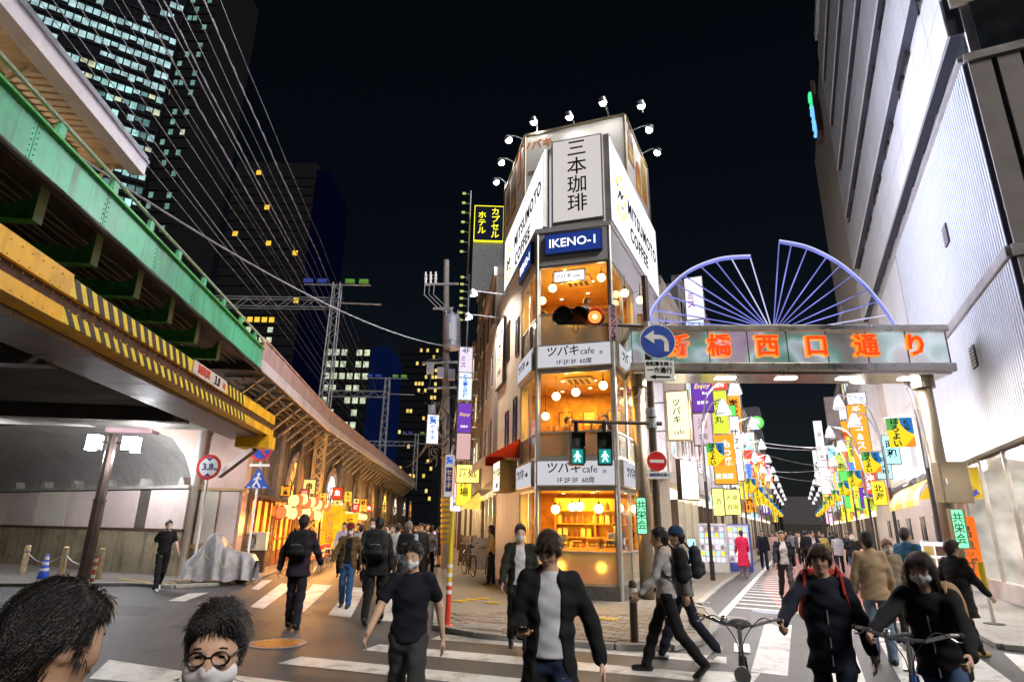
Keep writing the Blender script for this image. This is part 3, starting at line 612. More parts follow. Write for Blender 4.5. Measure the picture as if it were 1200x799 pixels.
BRK.append(mb.mesh('rivet', dgreen, True))
for i in range(7):
    b = ob('bracket', BRK[0], br, loc=(-.4, 5.37-1.5+i*1.48, 5.66))
    for me in BRK[1:]:
        o = ob(me.name, me, b)
        if me.name.startswith('rivet'): o['kind'] = 'stuff'
mb = MB()
for i in range(9):
    y0 = -1.0+i*1.787
    for k in range(7):
        for dy in (.05, 1.73): mb.ball((.004, y0+dy, 6.05+k*.083), .013, 5, 4)
    for k in range(1, 9):
        for z in (6.035, 6.565): mb.ball((.004, y0+.05+k*.19, z), .012, 5, 4)
mb.build('rivet', green, br, kind='stuff')
# corrugated soffit further in
cor = pm('corrugated_soffit', (.34, .31, .27), .45, .4, var=.25, vs=1.2, bump=.1, stain=(.06, .055, .05), ss=1, sa=.6)
mb = MB(); n = 110
for i in range(n):
    y0 = -1+i*.16; mb.quad((-12, y0, 4.35), (-12, y0+.08, 4.41), (-.9, y0+.08, 4.41), (-.9, y0, 4.35)); mb.quad((-12, y0+.08, 4.41), (-12, y0+.16, 4.35), (-.9, y0+.16, 4.35), (-.9, y0+.08, 4.41))
mb.build('corrugated_soffit', cor, br)
for i in range(3): mb = MB(); mb.box(-12, -.9, 1.5+i*5.6, 1.8+i*5.6, 4.0, 4.34); mb.build('cross_beam', soot, br)
# ---- yellow height limit beam  (local x=t+5, y=s-3)
ylw = pm('beam_yellow', (.90, .48, .008), .5, .0, var=.15, vs=2, bump=.12, stain=(.30, .11, .02), ss=1.6, sa=.5, streak=(.25, .09, .015), sk=.5)
ylb = pm('stripe_yellow', (.88, .68, .03), .5, .0, var=.12, vs=3, bump=.1, stain=(.35, .2, .04), ss=3, sa=.6)
blk = pm('stripe_dark', (.035, .02, .026), .55, .1, var=.3, vs=4, bump=.1)
rust = pm('rusty_web', (.075, .032, .018), .8, .2, var=.5, vs=5, bump=.5, bs=25, stain=(.16, .07, .03), ss=3, sa=.7)
yb = E('height_limit_beam', 'yellow height limit girder with black hazard stripes before the bridge', 'beam', L(3, -5.0), RZL)
mb = MB(); mb.box(-.30, -.06, -1, 16, 4.30, 4.50); mb.build('web', rust, yb)
mb = MB(); mb.box(-.30, 0, -1, 5.15, 4.50, 4.80); mb.box(-.30, -.02, 5.15, 16, 4.50, 4.76); mb.build('upper_flange', ylw, yb)
mb = MB(); mb.box(-.30, 0, -1, 5.10, 4.12, 4.32); mb.box(-.30, -.02, 5.1, 16, 4.12, 4.31); mb.build('lower_flange', ylw, yb)
def stripes(y0, y1, z0, z1):
    n = int((y1-y0)/.27); w = (y1-y0)/n
    for i in range(n):
        mb = MB(); a = y0+i*w; k = w*.9; mb.ext([(-.015, a+k*.0, z1), (-.015, a+w*.5, z1), (-.015, a+w*.5+k*.7, z0), (-.015, a+k*.7, z0)], (.02, 0, 0)); mb.build('hazard_stripe', blk, yb)
mb = MB(); mb.box(-.018, -.0, 5.15, 9.35, 4.51, 4.75); mb.box(-.018, -.0, 11.4, 12.9, 4.51, 4.75); mb.box(-.018, 0, 5.1, 13.2, 4.13, 4.30); mb.build('stripe_ground', ylb, yb)
stripes(5.15, 9.2, 4.505, 4.755); stripes(11.45, 12.8, 4.505, 4.755); stripes(5.12, 13.1, 4.125, 4.305)
mb = MB()
for k in range(84):
    y = -.9+k*.2
    for z in (4.535, 4.715) if y < 5 or y > 13 else (): mb.ball((.004 if y < 5.1 else -.016, y, z), .014, 5, 4)
    if y < 5: mb.ball((.004, y, 4.16), .014, 5, 4)
    mb.ball((-.055, y, 4.34), .014, 5, 4); mb.ball((-.055, y, 4.46), .014, 5, 4)
mb.build('rivet', ylw, yb, kind='stuff')
hs = pm('height_sign_white', (.66, .60, .56), .5, stain=(.45, .25, .15), ss=3, sa=.5)
mb = MB(); mb.box(0, .02, 9.4, 11.35, 4.50, 4.77); mb.build('height_plate', hs, yb)
rdi = pm('height_sign_red', (.55, .06, .03), .5)
T('制限高', .20, rdi, yb, (.024, 9.95, 4.635), rad(90), bold=.03, width=1.15); T('3.8', .27, ink, yb, (.024, 10.75, 4.63), rad(90), bold=.03); T('M', .2, rdi, yb, (.024, 11.2, 4.62), rad(90), bold=.03)
mb = MB(); mb.box(-.9, .05, 15.4, 16.1, 3.75, 4.10); mb.build('end_box', ylw, yb)
mb = MB(); mb.bar((-.45, 15.8, 3.75), (-1.6, 16.6, 3.0), .16, .16); mb.build('support', brown_m, yb)
brn = pm('underside_panel', (.16, .105, .075), .5, .3, var=.2, vs=2, bump=.1, stain=(.06, .04, .03), ss=1.2, sa=.5)
for i in range(9): mb = MB(); mb.box(-1.25, -.31, -1+i*1.9+.01, .9+i*1.9-.01, 4.04, 4.10); mb.build('underside_panel', brn, yb)
mb = MB(); mb.box(-1.27, -.31, -1, 16.1, 4.10, 4.3); mb.build('underside_box', soot, yb)
# ---- station platform canopy   local x=t+6.6, y=s-2
cn = E('platform_canopy', 'station platform canopy with ribbed beige soffit and white edge', 'canopy', L(2, -6.6, 0), RZL)
soff = pm('canopy_soffit', (.52, .38, .24), .6, var=.12, vs=2, bump=.05, stain=(.34, .24, .15), ss=1.4, sa=.4)
mb = MB()
for i in range(64):
    y0 = -2+i*.19; mb.box(-4.2, -.32, y0, y0+.12, 9.02, 9.05); mb.box(-4.2, -.32, y0+.12, y0+.19, 9.05, 9.08)
mb.build('ribbed_soffit', soff, cn)
mb = MB(); mb.box(-4.2, 0, -2, 10.2, 9.09, 9.2); mb.build('roof', galv, cn)
mb = MB(); mb.box(-.30, .0, -2, 10.2, 8.74, 9.085); mb.build('fascia', pm('fascia_white', (.90, .86, .93), .4, var=.05, bump=.05, stain=(.6, .5, .7), ss=3, sa=.4), cn)
mb = MB(); mb.box(.0, .05, -2, 10.2, 9.04, 9.09); mb.build('gutter', pm('gutter_grey', (.4, .4, .48), .4, .4), cn)
wb = pm('canopy_beam', (.50, .36, .22), .6, var=.15)
for y in (.5, 4.2, 7.0, 9.9): mb = MB(); mb.box(-4.2, -.33, y, y+.22, 8.80, 9.015); mb.build('cross_beam', wb, cn)
mb = MB(); mb.box(-1.6, -1.5, -2, 10.1, 8.88, 9.01); mb.box(-1.38, -1.34, -2, 10.1, 8.93, 9.01); mb.build('purlin', pm('purlin_brown', (.25, .15, .08), .6), cn)
for y in (4.3, 7.1, 10.0): mb = MB(); mb.cyl((-1.2, y, 6.5), (-1.2, y, 8.85), .07); mb.bar((-1.2, y, 8.0), (-.5, y, 8.85), .06); mb.build('post', wb, cn)
for y in (1.5, 5.5, 8.5):
    mb = MB(); mb.box(-2.3, -2.2, y, y+1.2, 8.70, 8.76); mb.build('tube_lamp', em('tube_lamp', (1, .9, .75), 8), cn)
    light('canopy_light', 'AREA', (-2.25, y+.6, 8.66), 60, (1, .86, .66), cn, .1, sy=1.2, rot=(0, 0, 0))
    light('canopy_uplight', 'AREA', (-2.25, y+.6, 8.3), 22, (1, .80, .56), cn, .3, sy=1.2, rot=(rad(180), 0, 0))
# ---- abutment wall of the underpass.  local x runs along the wall to the left end -> right end
a0, a1 = L(34, -28), L(20.7, -7.8); wd = (a1-a0); WLn = wd.length; wrz = math.atan2(wd.y, wd.x)
ab = E('abutment_wall', 'stained concrete underpass wall clad with pale boards', 'wall', a0, wrz)
cst = pm('abutment_concrete', (.22, .18, .11), .8, var=.25, vs=1.2, bump=.4, bs=30, stain=(.07, .055, .03), ss=1.3, sa=.8, streak=(.05, .04, .025), sk=.8)
bpan = [pm('board_panel_%d' % i, c, .5, var=.08, vs=1, bump=.05, stain=st_, ss=2.2, sa=.35) for i, (c, st_) in enumerate((((.56, .46, .42), (.4, .3, .26)), ((.60, .55, .46), (.45, .36, .28)), ((.50, .40, .37), (.36, .27, .24))))]
mb = MB(); mb.box(0, WLn, 0, .5, 0, 1.33); mb.build('base_wall', cst, ab)
mb = MB(); mb.box(0, WLn, .06, .5, 1.33, 2.72); mb.build('upper_wall', dconc, ab)
x = WLn; i = 0; ws = (1.9, .55, 2.0, 2.05, 1.95, 2.1, 2.0, 2.0, 2.0, 2.0, 2.0, 2.0)
while x > 1 and i < len(ws):
    w = ws[i]; mb = MB(); mb.box(x-w+.015, x-.015, 0, .055, 1.42, 2.62)
    mb.build('board_panel', soot if i == 1 else bpan[i % 3], ab); x -= w; i += 1
mb = MB(); mb.box(0, WLn, -.02, .02, 1.34, 1.40); mb.build('ledge_trim', rust, ab)
mb = MB(); mb.box(0, WLn, -.06, .5, 2.66, 2.76); mb.build('coping', pm('coping_steel', (.5, .47, .42), .35, .6), ab)
for k in range(6): mb = MB(); mb.ext([(WLn-.4-k*2.0, .1, 2.76), (WLn-.75-k*2.0, .1, 2.76), (WLn-.7-k*2.0, .1, 3.02), (WLn-.55-k*2.0, .1, 3.02)], (0, .3, 0)); mb.build('rib_foot', concrete, ab)
vlt = pm('vault_white', (.58, .55, .52), .55, var=.1, vs=1, bump=.05, stain=(.38, .35, .32), ss=.9, sa=.35, streak=(.28, .25, .22), sk=.5)
prof = [(1.3*1.0, 2.78)]; 
prof = [(1.9-3.6*(1-math.cos(a)), 2.75+2.35*math.sin(a)) for a in (j/12*math.pi/2 for j in range(13))]
for k in range(9):
    x1 = WLn+.0-k*2.0; mb = MB()
    for (y0, z0), (y1, z1) in zip(prof, prof[1:]):
        sk0 = -.9*(z0-2.75); sk1 = -.9*(z1-2.75)
        mb.quad((x1-1.985+sk0, y0, z0), (x1-.0+sk0, y0, z0), (x1-.0+sk1, y1, z1), (x1-1.985+sk1, y1, z1))
    mb.build('vault_panel', vlt, ab, smooth=True)
mb = MB(); mb.box(0, WLn-2.4, -2.5, -2.1, 4.75, 5.4); mb.build('lintel_beam', soot, ab)
# ---- pier
pr_ = E('bridge_pier', 'pinkish clad steel bridge pier with flared haunch and pipe', 'pier', L(20.7, -7.6), RZL)
pink = pm('pier_cladding', (.58, .40, .34), .38, .25, var=.1, vs=1.4, bump=.05, stain=(.30, .18, .14), ss=1, sa=.4)
mb = MB(); mb.box(-.25, 1.35, .35, .9, 0, 5.6); mb.build('shaft', pink, pr_)
mb = MB(); mb.ext([(-.25, .30, 4.95), (-.25, .30, 2.6), (-.35, .30, 3.1), (-.62, .30, 3.7), (-1.1, .30, 4.25), (-1.75, .30, 4.5), (-1.75, .30, 4.95)], (0, .5, 0)); mb.build('haunch', pink, pr_)
mb = MB(); mb.box(-3.2, -1.76, .28, .8, 4.4, 4.97); mb.build('haunch_box', pm('haunch_mauve', (.30, .20, .21), .4, .3), pr_)
mb = MB(); mb.cyl((-.12, .18, .05), (-.12, .18, 5.2), .13, n=14); mb.cyl((-.12, .18, 4.3), (-.12, .18, 4.4), .155, n=14); mb.build('drain_pipe', pm('pipe_silver', (.55, .50, .46), .35, .6, var=.1, vs=2, bump=.02), pr_, smooth=False)
mb = MB(); mb.box(.05, .62, .30, .34, 1.0, 2.6); mb.build('cover_board', bpan[1], pr_)
mb = MB(); mb.box(.70, 1.25, .30, .34, 1.0, 2.6); mb.build('cover_board', bpan[0], pr_)
mb = MB(); mb.box(-.1, 1.3, .27, .345, .85, .97); mb.box(-.1, 1.3, .27, .345, 2.62, 2.7); mb.build('cover_trim', pm('trim_tan', (.42, .28, .13), .5), pr_)
mb = MB(); mb.box(-.2, 1.35, .29, .345, .05, .84); mb.build('foot_board', cst, pr_)
# ---- brick arcade with parapet (first straight, then bending)
Q0, Q1 = L(18.1, -5.4), L(30, -5.4); dF, nF = azv(-3.5); Q2 = Q1+dF*46
via = E('railway_viaduct', 'long arcaded railway viaduct with pinkish parapet along the alley', 'viaduct', Q0, 0)
vwall = pm('viaduct_wall', (.115, .09, .07), .8, var=.5, vs=2.5, bump=.6, bs=25, stain=(.03, .025, .02), ss=1.4, sa=.85, streak=(.20, .17, .14), sk=.5)
para = pm('parapet_pink', (.42, .27, .25), .6, var=.1, vs=1.3, bump=.1, stain=(.28, .17, .15), ss=.8, sa=.5, streak=(.16, .10, .085), sk=.7)
parw = pm('parapet_band', (.58, .50, .50), .6, var=.25, vs=1.5, bump=.15, stain=(.36, .28, .27), ss=1.5, sa=.6)
def seg(a, b, off0, off1, z0, z1, name, mat):     # slab along a line, offset sideways
    d = (b-a).normalized(); nn = Vector((d.y, -d.x, 0)); q = a-via.location; w = b-via.location
    mb = MB(); mb.prism([q+nn*off0, w+nn*off0, w+nn*off1, q+nn*off1], z0, z1); return mb.build(name, mat, via)
for a, b, n in ((Q0, Q1, 6), (Q1, Q2, 18)):
    for i in range(n):
        p = a+(b-a)*(i/n); q = a+(b-a)*((i+1)/n); g_ = (b-a).normalized()*.012
        seg(p+g_, q-g_, -.05, 0, 6.34, 6.92, 'parapet_panel', para); seg(p+g_, q-g_, -.05, .02, 6.0, 6.33, 'parapet_panel', parw)
    seg(a, b, -.12, .04, 6.92, 6.97, 'coping', para); seg(a, b, -3.0, -.06, 5.96, 6.3, 'deck', soot)
    seg(a if a != Q0 else L(21.95, -5.4), b, -1.6, -1.2, 0, 5.95, 'arcade_wall', vwall)
strut = pm('strut_grey', (.34, .31, .30), .5, .4)
for a, b, n in ((Q0, Q1, 9), (Q1, Q2, 30)):
    d = (b-a).normalized(); nn = Vector((d.y, -d.x, 0))
    for i in range(n):
        p = a+(b-a)*((i+.5)/n)-via.location
        mb = MB(); mb.bar(p+nn*-1.2+Vector((0, 0, 4.9)), p+nn*-.1+Vector((0, 0, 5.93)), .09, .09); mb.bar(p+nn*-1.2+Vector((0, 0, 5.9)), p+nn*-.05+Vector((0, 0, 5.9)), .08, .08); mb.build('strut', strut, via)
    mb = MB()
    for k in range(4): mb.tube([p_-via.location+nn*(-.25-k*.2)+Vector((0, 0, 5.75-.05*(j % 2)-k*.06)) for j, p_ in enumerate(a+(b-a)*(j/14) for j in range(15))], .03, 5)
    mb.build('conduit', soot, via, kind='stuff')
# arches: raised surround + glowing tympanum, piers between
ARC = [(345, 562, 'o'), (388, 566, 'w'), (416, 590, 'y'), (434, 592, 'o'), (450, 590, 'y'), (462, 597, 'w'), (473, 598, 'w'), (480, 600, 'o')]
glow = {'o': em('arch_orange', (1, .42, .06), 1.8, .6, 2), 'w': em('arch_white', (1, .86, .75), 1.8, .6, 2), 'y': em('arch_yellow', (1, .62, .08), 1.8, .6, 2)}
archstone = pm('arch_stone', (.26, .18, .13), .8, var=.3, vs=4, bump=.4, bs=30)
wp0 = L(18.1, -6.55); wp1 = L(30, -6.6)
for i, (x, y, c) in enumerate(ARC):
    p = onp(x, y, L(25, -6.5), AZL) if i == 0 else onp(x, y, wp1+nF*.05, -3.5)
    a = AZL if i == 0 else -3.5; d, nn = azv(a); r = 1.25
    o = bpy.data.objects.new('arch', None)
    mb = MB(); n = 14
    # pointed/round surround
    for k in range(n):
        t0 = math.pi*k/n; t1 = math.pi*(k+1)/n
        P = [(R_*math.cos(t_), R_*1.25*math.sin(t_)+2.9) for R_, t_ in ((r, t0), (r+.28, t0), (r+.28, t1), (r, t1))]
        mb.ext([(0, q[0], q[1]) for q in P], (.10, 0, 0))
    mb.box(0, .1, r, r+.28, 0, 2.9); mb.box(0, .1, -r-.28, -r, 0, 2.9)
    s_ = mb.build('arch_surround', archstone, via, loc=Vector((p.x, p.y, 0))-via.location, rz=rad(-a))
    mb = MB(); mb.ext([(0, r*math.cos(math.pi*k/n), r*1.25*math.sin(math.pi*k/n)+2.75) for k in range(n+1)], (.03, 0, 0)); mb.build('fanlight', glow[c], s_, loc=(.01, 0, 0))
    mb = MB()
    for k in range(1, 6): t_ = math.pi*k/6; mb.bar((.06, 0, 2.8), (.06, r*math.cos(t_), 2.8+r*1.22*math.sin(t_)), .03)
    mb.tube([(.06, r*.55*math.cos(math.pi*k/8), 2.8+r*.68*math.sin(math.pi*k/8)) for k in range(9)], .03, 4); mb.bar((.06, -r, 2.8), (.06, r, 2.8), .08); mb.build('glazing_bar', brown_m, s_)
    if i < 5: light('arch_light', 'POINT', (p.x+nn.x*1.3, p.y+nn.y*1.3, 2.6), (150, 110, 120, 80, 90)[i], {'o': (1, .36, .06), 'w': (.85, .9, 1), 'y': (1, .58, .14)}[c], None, .25)
for k in range(9):
    p = (L(22.2, -6.55)+dL*(k*3.6)) if k < 3 else (wp1+nF*.1+dF*((k-3)*6.0+2.5)); a = AZL if k < 3 else -3.5
    mb = MB(); mb.box(-.05, .22, -.35, .35, 0, 5.6); mb.box(-.08, .3, -.45, .45, 5.2, 5.5); mb.build('pilaster', vwall, via, loc=Vector((p.x, p.y, 0))-via.location, rz=rad(-a))
mb = MB()
for k in range(5):
    for j in range(2):
        s = 21.6+k*1.7+j*.5; p = L(s, -6.5)-via.location; mb.tube([p+Vector((0, 0, 1.2)), p+Vector((.03, .02*k, 3)), p+Vector((-.02, .2, 5.8))], .03, 5)
mb.build('drain_pipe', soot, via, kind='stuff')
# lattice column
lc = E('lattice_column', 'yellow lit steel lattice column against the viaduct', 'column', L(30.2, -5.7), RZL)
latm = pm('lattice_steel', (.48, .36, .16), .5, .3)
mb = MB()
for dx in (-.22, .22):
    for dy in (-.22, .22): mb.bar((dx, dy, 0), (dx, dy, 5.9), .06)
for i in range(13):
    z = i*.45
    for (ax_, ay), (bx, by) in (((-.22, -.22), (.22, -.22)), ((.22, -.22), (.22, .22))):
        mb.bar((ax_, ay, z), (bx, by, z+.45), .035); mb.bar((bx, by, z), (ax_, ay, z+.45), .035)
mb.build('lattice', latm, lc)
# ---- izakaya fronts
def izk(s0, s1, label, cloth, seed):
    rnd = random.Random(seed); r = E('tavern', label, 'shopfront', L(s0, -6.5), RZL); W_ = s1-s0
    wd_ = pm('tavern_wood', (.20, .075, .025), .6, var=.4, vs=3, bump=.2); rdm = em('tavern_glow', (1, .30, .03), 1.7, .7, 1.5)
    mb = MB(); mb.box(.05, .10, 0, W_, 0, 2.4); mb.build('lit_wall', rdm, r)
    for i in range(int(W_/.9)+1): mb = MB(); mb.box(.1, .2, i*.9-.05, i*.9+.05, 0, 2.5); mb.build('post', wd_, r)
    mb = MB(); mb.box(.1, .16, 0, W_, 1.0, 1.08); mb.box(.1, .16, 0, W_, .0, .6); mb.build('rail', wd_, r)
    mb = MB(); mb.quad((.1, 0, 2.62), (1.0, 0, 2.35), (1.0, W_, 2.35), (.1, W_, 2.62)); mb.box(.98, 1.02, 0, W_, 2.2, 2.36); mb.build('eave', wd_, r)
    for i in range(int(W_/.55)):
        mb = MB(); h = rnd.uniform(.5, .8); y0 = i*.55+.05; mb.box(.9, .92, y0, y0+.45, 2.2-h*.6, 2.2); mb.build('noren', cloth[i % len(cloth)], r)
    return r
oc = [em('noren_orange', (1, .22, .03), .75), em('noren_red', (.8, .07, .03), .55), em('noren_yellow', (1, .62, .06), .9)]
izk(22.2, 29.6, 'glowing orange tavern front nearest the bridge with short curtains', oc[:2], 1)
izk(31.0, 40, 'second tavern front with yellow curtains beyond the lattice column', [oc[2], oc[0]], 2)
izk(41, 58, 'far tavern row glowing amber along the viaduct', [oc[2], oc[1]], 3)
lant = em('lantern_paper', (1, .58, .18), 1.6, .25, 12); lant2 = em('lantern_red', (1, .16, .05), 1.1, .2, 12)
LAN = []
for mt in (lant, lant2):
    mb = MB(); mb.lathe([(.07, -.2), (.13, -.17), (.17, -.08), (.18, 0), (.17, .08), (.13, .17), (.07, .2)], n=14); LAN.append(mb.mesh('lantern_body', mt, True))
mb = MB(); mb.lathe([(0, -.23), (.075, -.23), (.075, -.19)], n=12); mb.lathe([(.075, .19), (.075, .23), (0, .23)], n=12); mb.cyl((0, 0, .22), (0, 0, .36), .008); lcap = mb.mesh('lantern_cap', black)
def lantern(p, k, lab, grp):
    r = E('paper_lantern', lab, 'lantern', p, group=grp); ob('body', LAN[k], r); ob('cap', lcap, r); return r
for i in range(9):
    p = L(22.6+i*.85, -5.35, 2.0+.08*(i % 2)); lantern(p, 0 if i % 3 else 1, '%s paper lantern under eave of the tavern nearest the bridge' % ('glowing amber' if i % 3 else 'glowing red'), 'lanterns of the near tavern')
for i in range(9):
    p = L(31.2+i*1.9, -5.1, 2.15); lantern(p, 0, 'glowing amber paper lantern along the far tavern eaves', 'lanterns of the far taverns')
for i in range(5): light('lantern_light', 'POINT', L(23+i*2.2, -4.9, 1.9), 200, (1, .42, .09), None, .3)
for i in range(3): light('lantern_light', 'POINT', L(34+i*7, -4.3, 2.2), 320, (1, .46, .11), None, .3)
rk = random.Random(4); tsm = [em('tav_amber', (1, .34, .03), .9), em('tav_red', (.9, .08, .02), .7), em('tav_cream', (1, .60, .18), .9), em('tav_gold', (1, .45, .05), 1.0)]
tw = ['焼鳥', '酒', '串', 'ビール', '鍋', '魚', '生', 'もつ']; to = ['nearest', 'second', 'third', 'fourth', 'fifth', 'sixth', 'seventh', 'eighth', 'ninth', 'tenth', 'eleventh', 'twelfth', 'thirteenth', 'farthest']
for i in range(14):
    s_ = 22.9+i*2.0; w_ = rk.uniform(.25, .5); h_ = rk.uniform(.3, .65); z_ = rk.uniform(2.3, 3.0); k = i % 4
    r = E('tavern_sign', '%s glowing %s tavern signboard along the viaduct' % (to[i], ('amber', 'red', 'cream', 'gold')[k]), 'sign', L(s_, -5.35+.25*(i % 2), z_), RZL)
    mb = MB(); mb.box(-w_/2, w_/2, -.07, .07, 0, h_); mb.build('panel', tsm[k], r); mb = MB(); mb.box(-w_/2-.03, w_/2+.03, -.05, .05, -.03, h_+.03); mb.build('frame', black, r); T(tw[i % 8], min(w_, h_)*.6, ink if k != 1 else inkb, r, (0, -.08, h_/2), 0, vert=True, bold=.03)
for i in range(10):
    p = L(22.9+i*.78, -5.05, 2.42+.06*(i % 3)); lantern(p, 1 if i % 2 else 0, '%s paper lantern in the upper row of the near tavern' % ('glowing red' if i % 2 else 'glowing amber'), 'upper lantern row of the near tavern')
# tall yellow cloth banners
ybm = em('banner_yellow', (1, .52, .02), .65, .3, 3)
for i, (s, t, h) in enumerate(((31.0, -5.0, 2.3), (31.9, -4.9, 2.3), (36.5, -4.8, 2.0))):
    r = E('cloth_banner', 'tall yellow cloth banner by the lattice column, %s' % ('nearest', 'middle', 'farthest')[i], 'banner', L(s, t), RZL)
    mb = MB(); mb.cyl((-.42, 0, 0), (-.42, 0, h+.3), .015); mb.cyl((-.42, 0, h+.25), (.45, 0, h+.25), .012); mb.build('pole', steel, r)
    mb = MB()
    for k in range(8):
        z0 = h+.22-k*(h-.3)/8; z1 = h+.22-(k+1)*(h-.3)/8; mb.quad((-.4, .03*math.sin(k), z0), (.42, -.02*math.cos(k), z0), (.42, -.02*math.cos(k+1), z1), (-.4, .03*math.sin(k+1), z1))
    mb.build('cloth', ybm, r); T('焼鳥酒場', .36, post[0], r, (0, -.06, h*.62), 0, vert=True, bold=.02)
# tables and folding stools at the first tavern
for i, (s, t) in enumerate(((22.4, -4.5), (24.2, -4.4), (26.4, -4.5))):
    r = E('tavern_table', 'small outdoor tavern table, %s from the bridge' % ('first', 'second', 'third')[i], 'table', L(s, t), RZL)
    mb = MB(); mb.box(-.35, .35, -.3, .3, .68, .71); mb.build('top', pm('table_top', (.55, .42, .36), .5), r)
    for dx in (-.3, .3):
        for dy in (-.25, .25): mb = MB(); mb.cyl((dx*.6, dy, .68), (dx, dy, 0), .014); mb.build('leg', steel, r)
    for k in (-1, 1):
        c_ = E('folding_chair', 'red seated folding chair %s the %s tavern table' % (('before', 'behind')[k > 0], ('first', 'second', 'third')[i]), 'chair', L(s+k*.62, t+.1), RZL+k*.3)
        mb = MB(); mb.box(-.19, .19, -.18, .18, .43, .46); mb.build('seat', pm('chair_red', (.5, .06, .05), .5), c_)
        mb = MB(); mb.box(-.19, .19, .19*k-.015, .19*k+.015, .68, .84); mb.build('backrest', MATS['chair_red'], c_)
        for dx in (-.18, .18):
            mb = MB(); mb.cyl((dx, .19*k, .84), (dx, -.2*k, 0), .012); mb.build('leg', steel, c_); mb = MB(); mb.cyl((dx, -.17*k, .43), (dx, .22*k, 0), .012); mb.build('leg', steel, c_)
# ---- underpass street lamp (two box lanterns)
p = gp(97, 680); r = E('street_lamp', 'dark square street lamp post with two lit box lanterns under the bridge', 'street lamp', p, RZL+.2)
mb = MB(); mb.cyl((0, 0, 0), (0, 0, 2.2), .17, .16, 8); mb.cyl((0, 0, 2.2), (0, 0, 4.15), .145, .135, 8); mb.cyl((0, 0, 2.17), (0, 0, 2.23), .18, .18, 8); mb.build('post', brown_m, r)
boxlit = em('box_lantern', (.93, .96, 1), 3.5)
for dx, w in ((-.62, .34), (.30, .44)):
    mb = MB(); mb.box(dx-.0, dx+w, -.2, .2, 3.68, 4.10); b = mb.build('lantern', boxlit, r)
    mb = MB()
    for z in (3.66, 4.11): mb.box(dx-.02, dx+w+.02, -.22, .22, z-.015, z+.015)
    for a in (dx-.01, dx+w*.5, dx+w+.01):
        for e in (-.21, .21): mb.box(a-.012, a+.012, e-.01, e+.01, 3.66, 4.11)
    mb.build('lantern_frame', black, b)
mb = MB(); mb.box(-.3, .32, -.03, .03, 3.86, 3.92); mb.build('arm', brown_m, r)
for x_, y_, z_, e_ in ((.6, .45, 3.6, 130), (-.7, .45, 3.6, 130), (1.0, -1.3, 3.5, 110), (-4.0, .2, 3.8, 170)): light('underpass_light', 'POINT', (x_, y_, z_), e_, (.92, .94, 1), r, .2)
# bollards with chain, cone, post
wbol = pm('bollard_tan', (.48, .36, .20), .6, var=.25, vs=8, bump=.2, stain=(.25, .18, .1), ss=6, sa=.5)
bp = [gp(25, 675), gp(70, 678), gp(113, 681)]
for i, p in enumerate(bp):
    r = E('bollard', 'tan round bollard under the bridge, %s' % ('left of the blue cone', 'right of the blue cone', 'behind the lamp post')[i], 'bollard', p, group='tan bollards')
    mb = MB(); mb.cyl((0, 0, 0), (0, 0, .86), .085, .08, 12); mb.cyl((0, 0, .86), (0, 0, .89), .08, .05, 12); mb.build('post', wbol, r); mb = MB(); mb.cyl((0, 0, .70), (0, 0, .73), .09, .09, 12); mb.build('chain_ring', galv, r)
for i, (a, b) in enumerate(zip(bp, bp[1:])):
    mb = MB(); mb.tube([a+(b-a)*(k/10)+Vector((0, 0, .70-.28*(1-(2*k/10-1)**2))) for k in range(11)], .016, 6); mb.build('chain', galv, None, label='sagging chain between tan bollards, %s span' % ('left', 'right')[i], cat='chain', group='bollard chains')
r = E('traffic_cone', 'blue traffic cone with white bands between tan bollards', 'traffic cone', gp(49, 680))
bl = pm('cone_blue', (.02, .07, .55), .45, bump=.03)
mb = MB(); mb.box(-.19, .19, -.19, .19, 0, .03); mb.build('base', bl, r); mb = MB(); mb.lathe([(.15, .03), (.03, .70), (.0, .71)], n=18); mb.build('body', bl, r, smooth=True)
for z in (.26, .42, .56): mb = MB(); mb.lathe([(.153-.12*(z-.03)/.67+.003, z), (.153-.12*(z+.07-.03)/.67+.003, z+.07)], n=18); mb.build('band', white_p, r, smooth=True)
r = E('delineator_post', 'short red and white delineator post beside the lamp post', 'post', gp(107, 684))
mb = MB(); mb.cyl((0, 0, 0), (0, 0, .72), .05, .045, 12); mb.build('post', pm('delin_orange', (.55, .13, .03), .5), r)
for z in (.15, .36, .56): mb = MB(); mb.cyl((0, 0, z), (0, 0, z+.09), .053, .052, 12); mb.build('band', white_p, r)
# ---- tarp covered motorbike
p = gp(257, 684)
tarpm = pm('silver_tarp', (.27, .265, .29), .45, .0, var=.25, vs=6, bump=.35, bs=9)
mb = MB(); nu, nv = 90, 26
def tarp(u, v):
    x = (u-.5)*2.15; hgt = .78+.30*math.exp(-((u-.36)/.13)**2)-.05*math.cos(u*9)-.12*abs(u-.5); hgt *= min(1, 1.3*math.sin(math.pi*min(1, max(0, .08+.84*u))))**.35
    a = math.pi*v; w = (.42+.05*math.sin(u*14)+.03*math.sin(u*31+v*7))*(1+.25*(1-math.sin(a)))
    z = hgt*min(1, math.sin(a)*1.35)**.8 if 0 < v < 1 else 0
    fold = .05*math.sin(u*22+v*4+2.5*math.sin(u*6))*(1-math.sin(a)*.55)+.014*math.sin(u*49+v*9)+.006*math.sin(u*90-v*23)
    return (x+fold*.4, -math.cos(a)*w+fold*.7, max(.11+.03*math.sin(u*17), z+fold*.3))
vs = [tarp(i/nu, j/nv) for i in range(nu+1) for j in range(nv+1)]
mb.add(vs, [(i*(nv+1)+j, (i+1)*(nv+1)+j, (i+1)*(nv+1)+j+1, i*(nv+1)+j+1) for i in range(nu) for j in range(nv)])
o = mb.build('covered_motorbike', tarpm, None, True, loc=p, rz=rad(12), label='motorbike under a crumpled silver tarpaulin beside the pier', cat='motorbike')
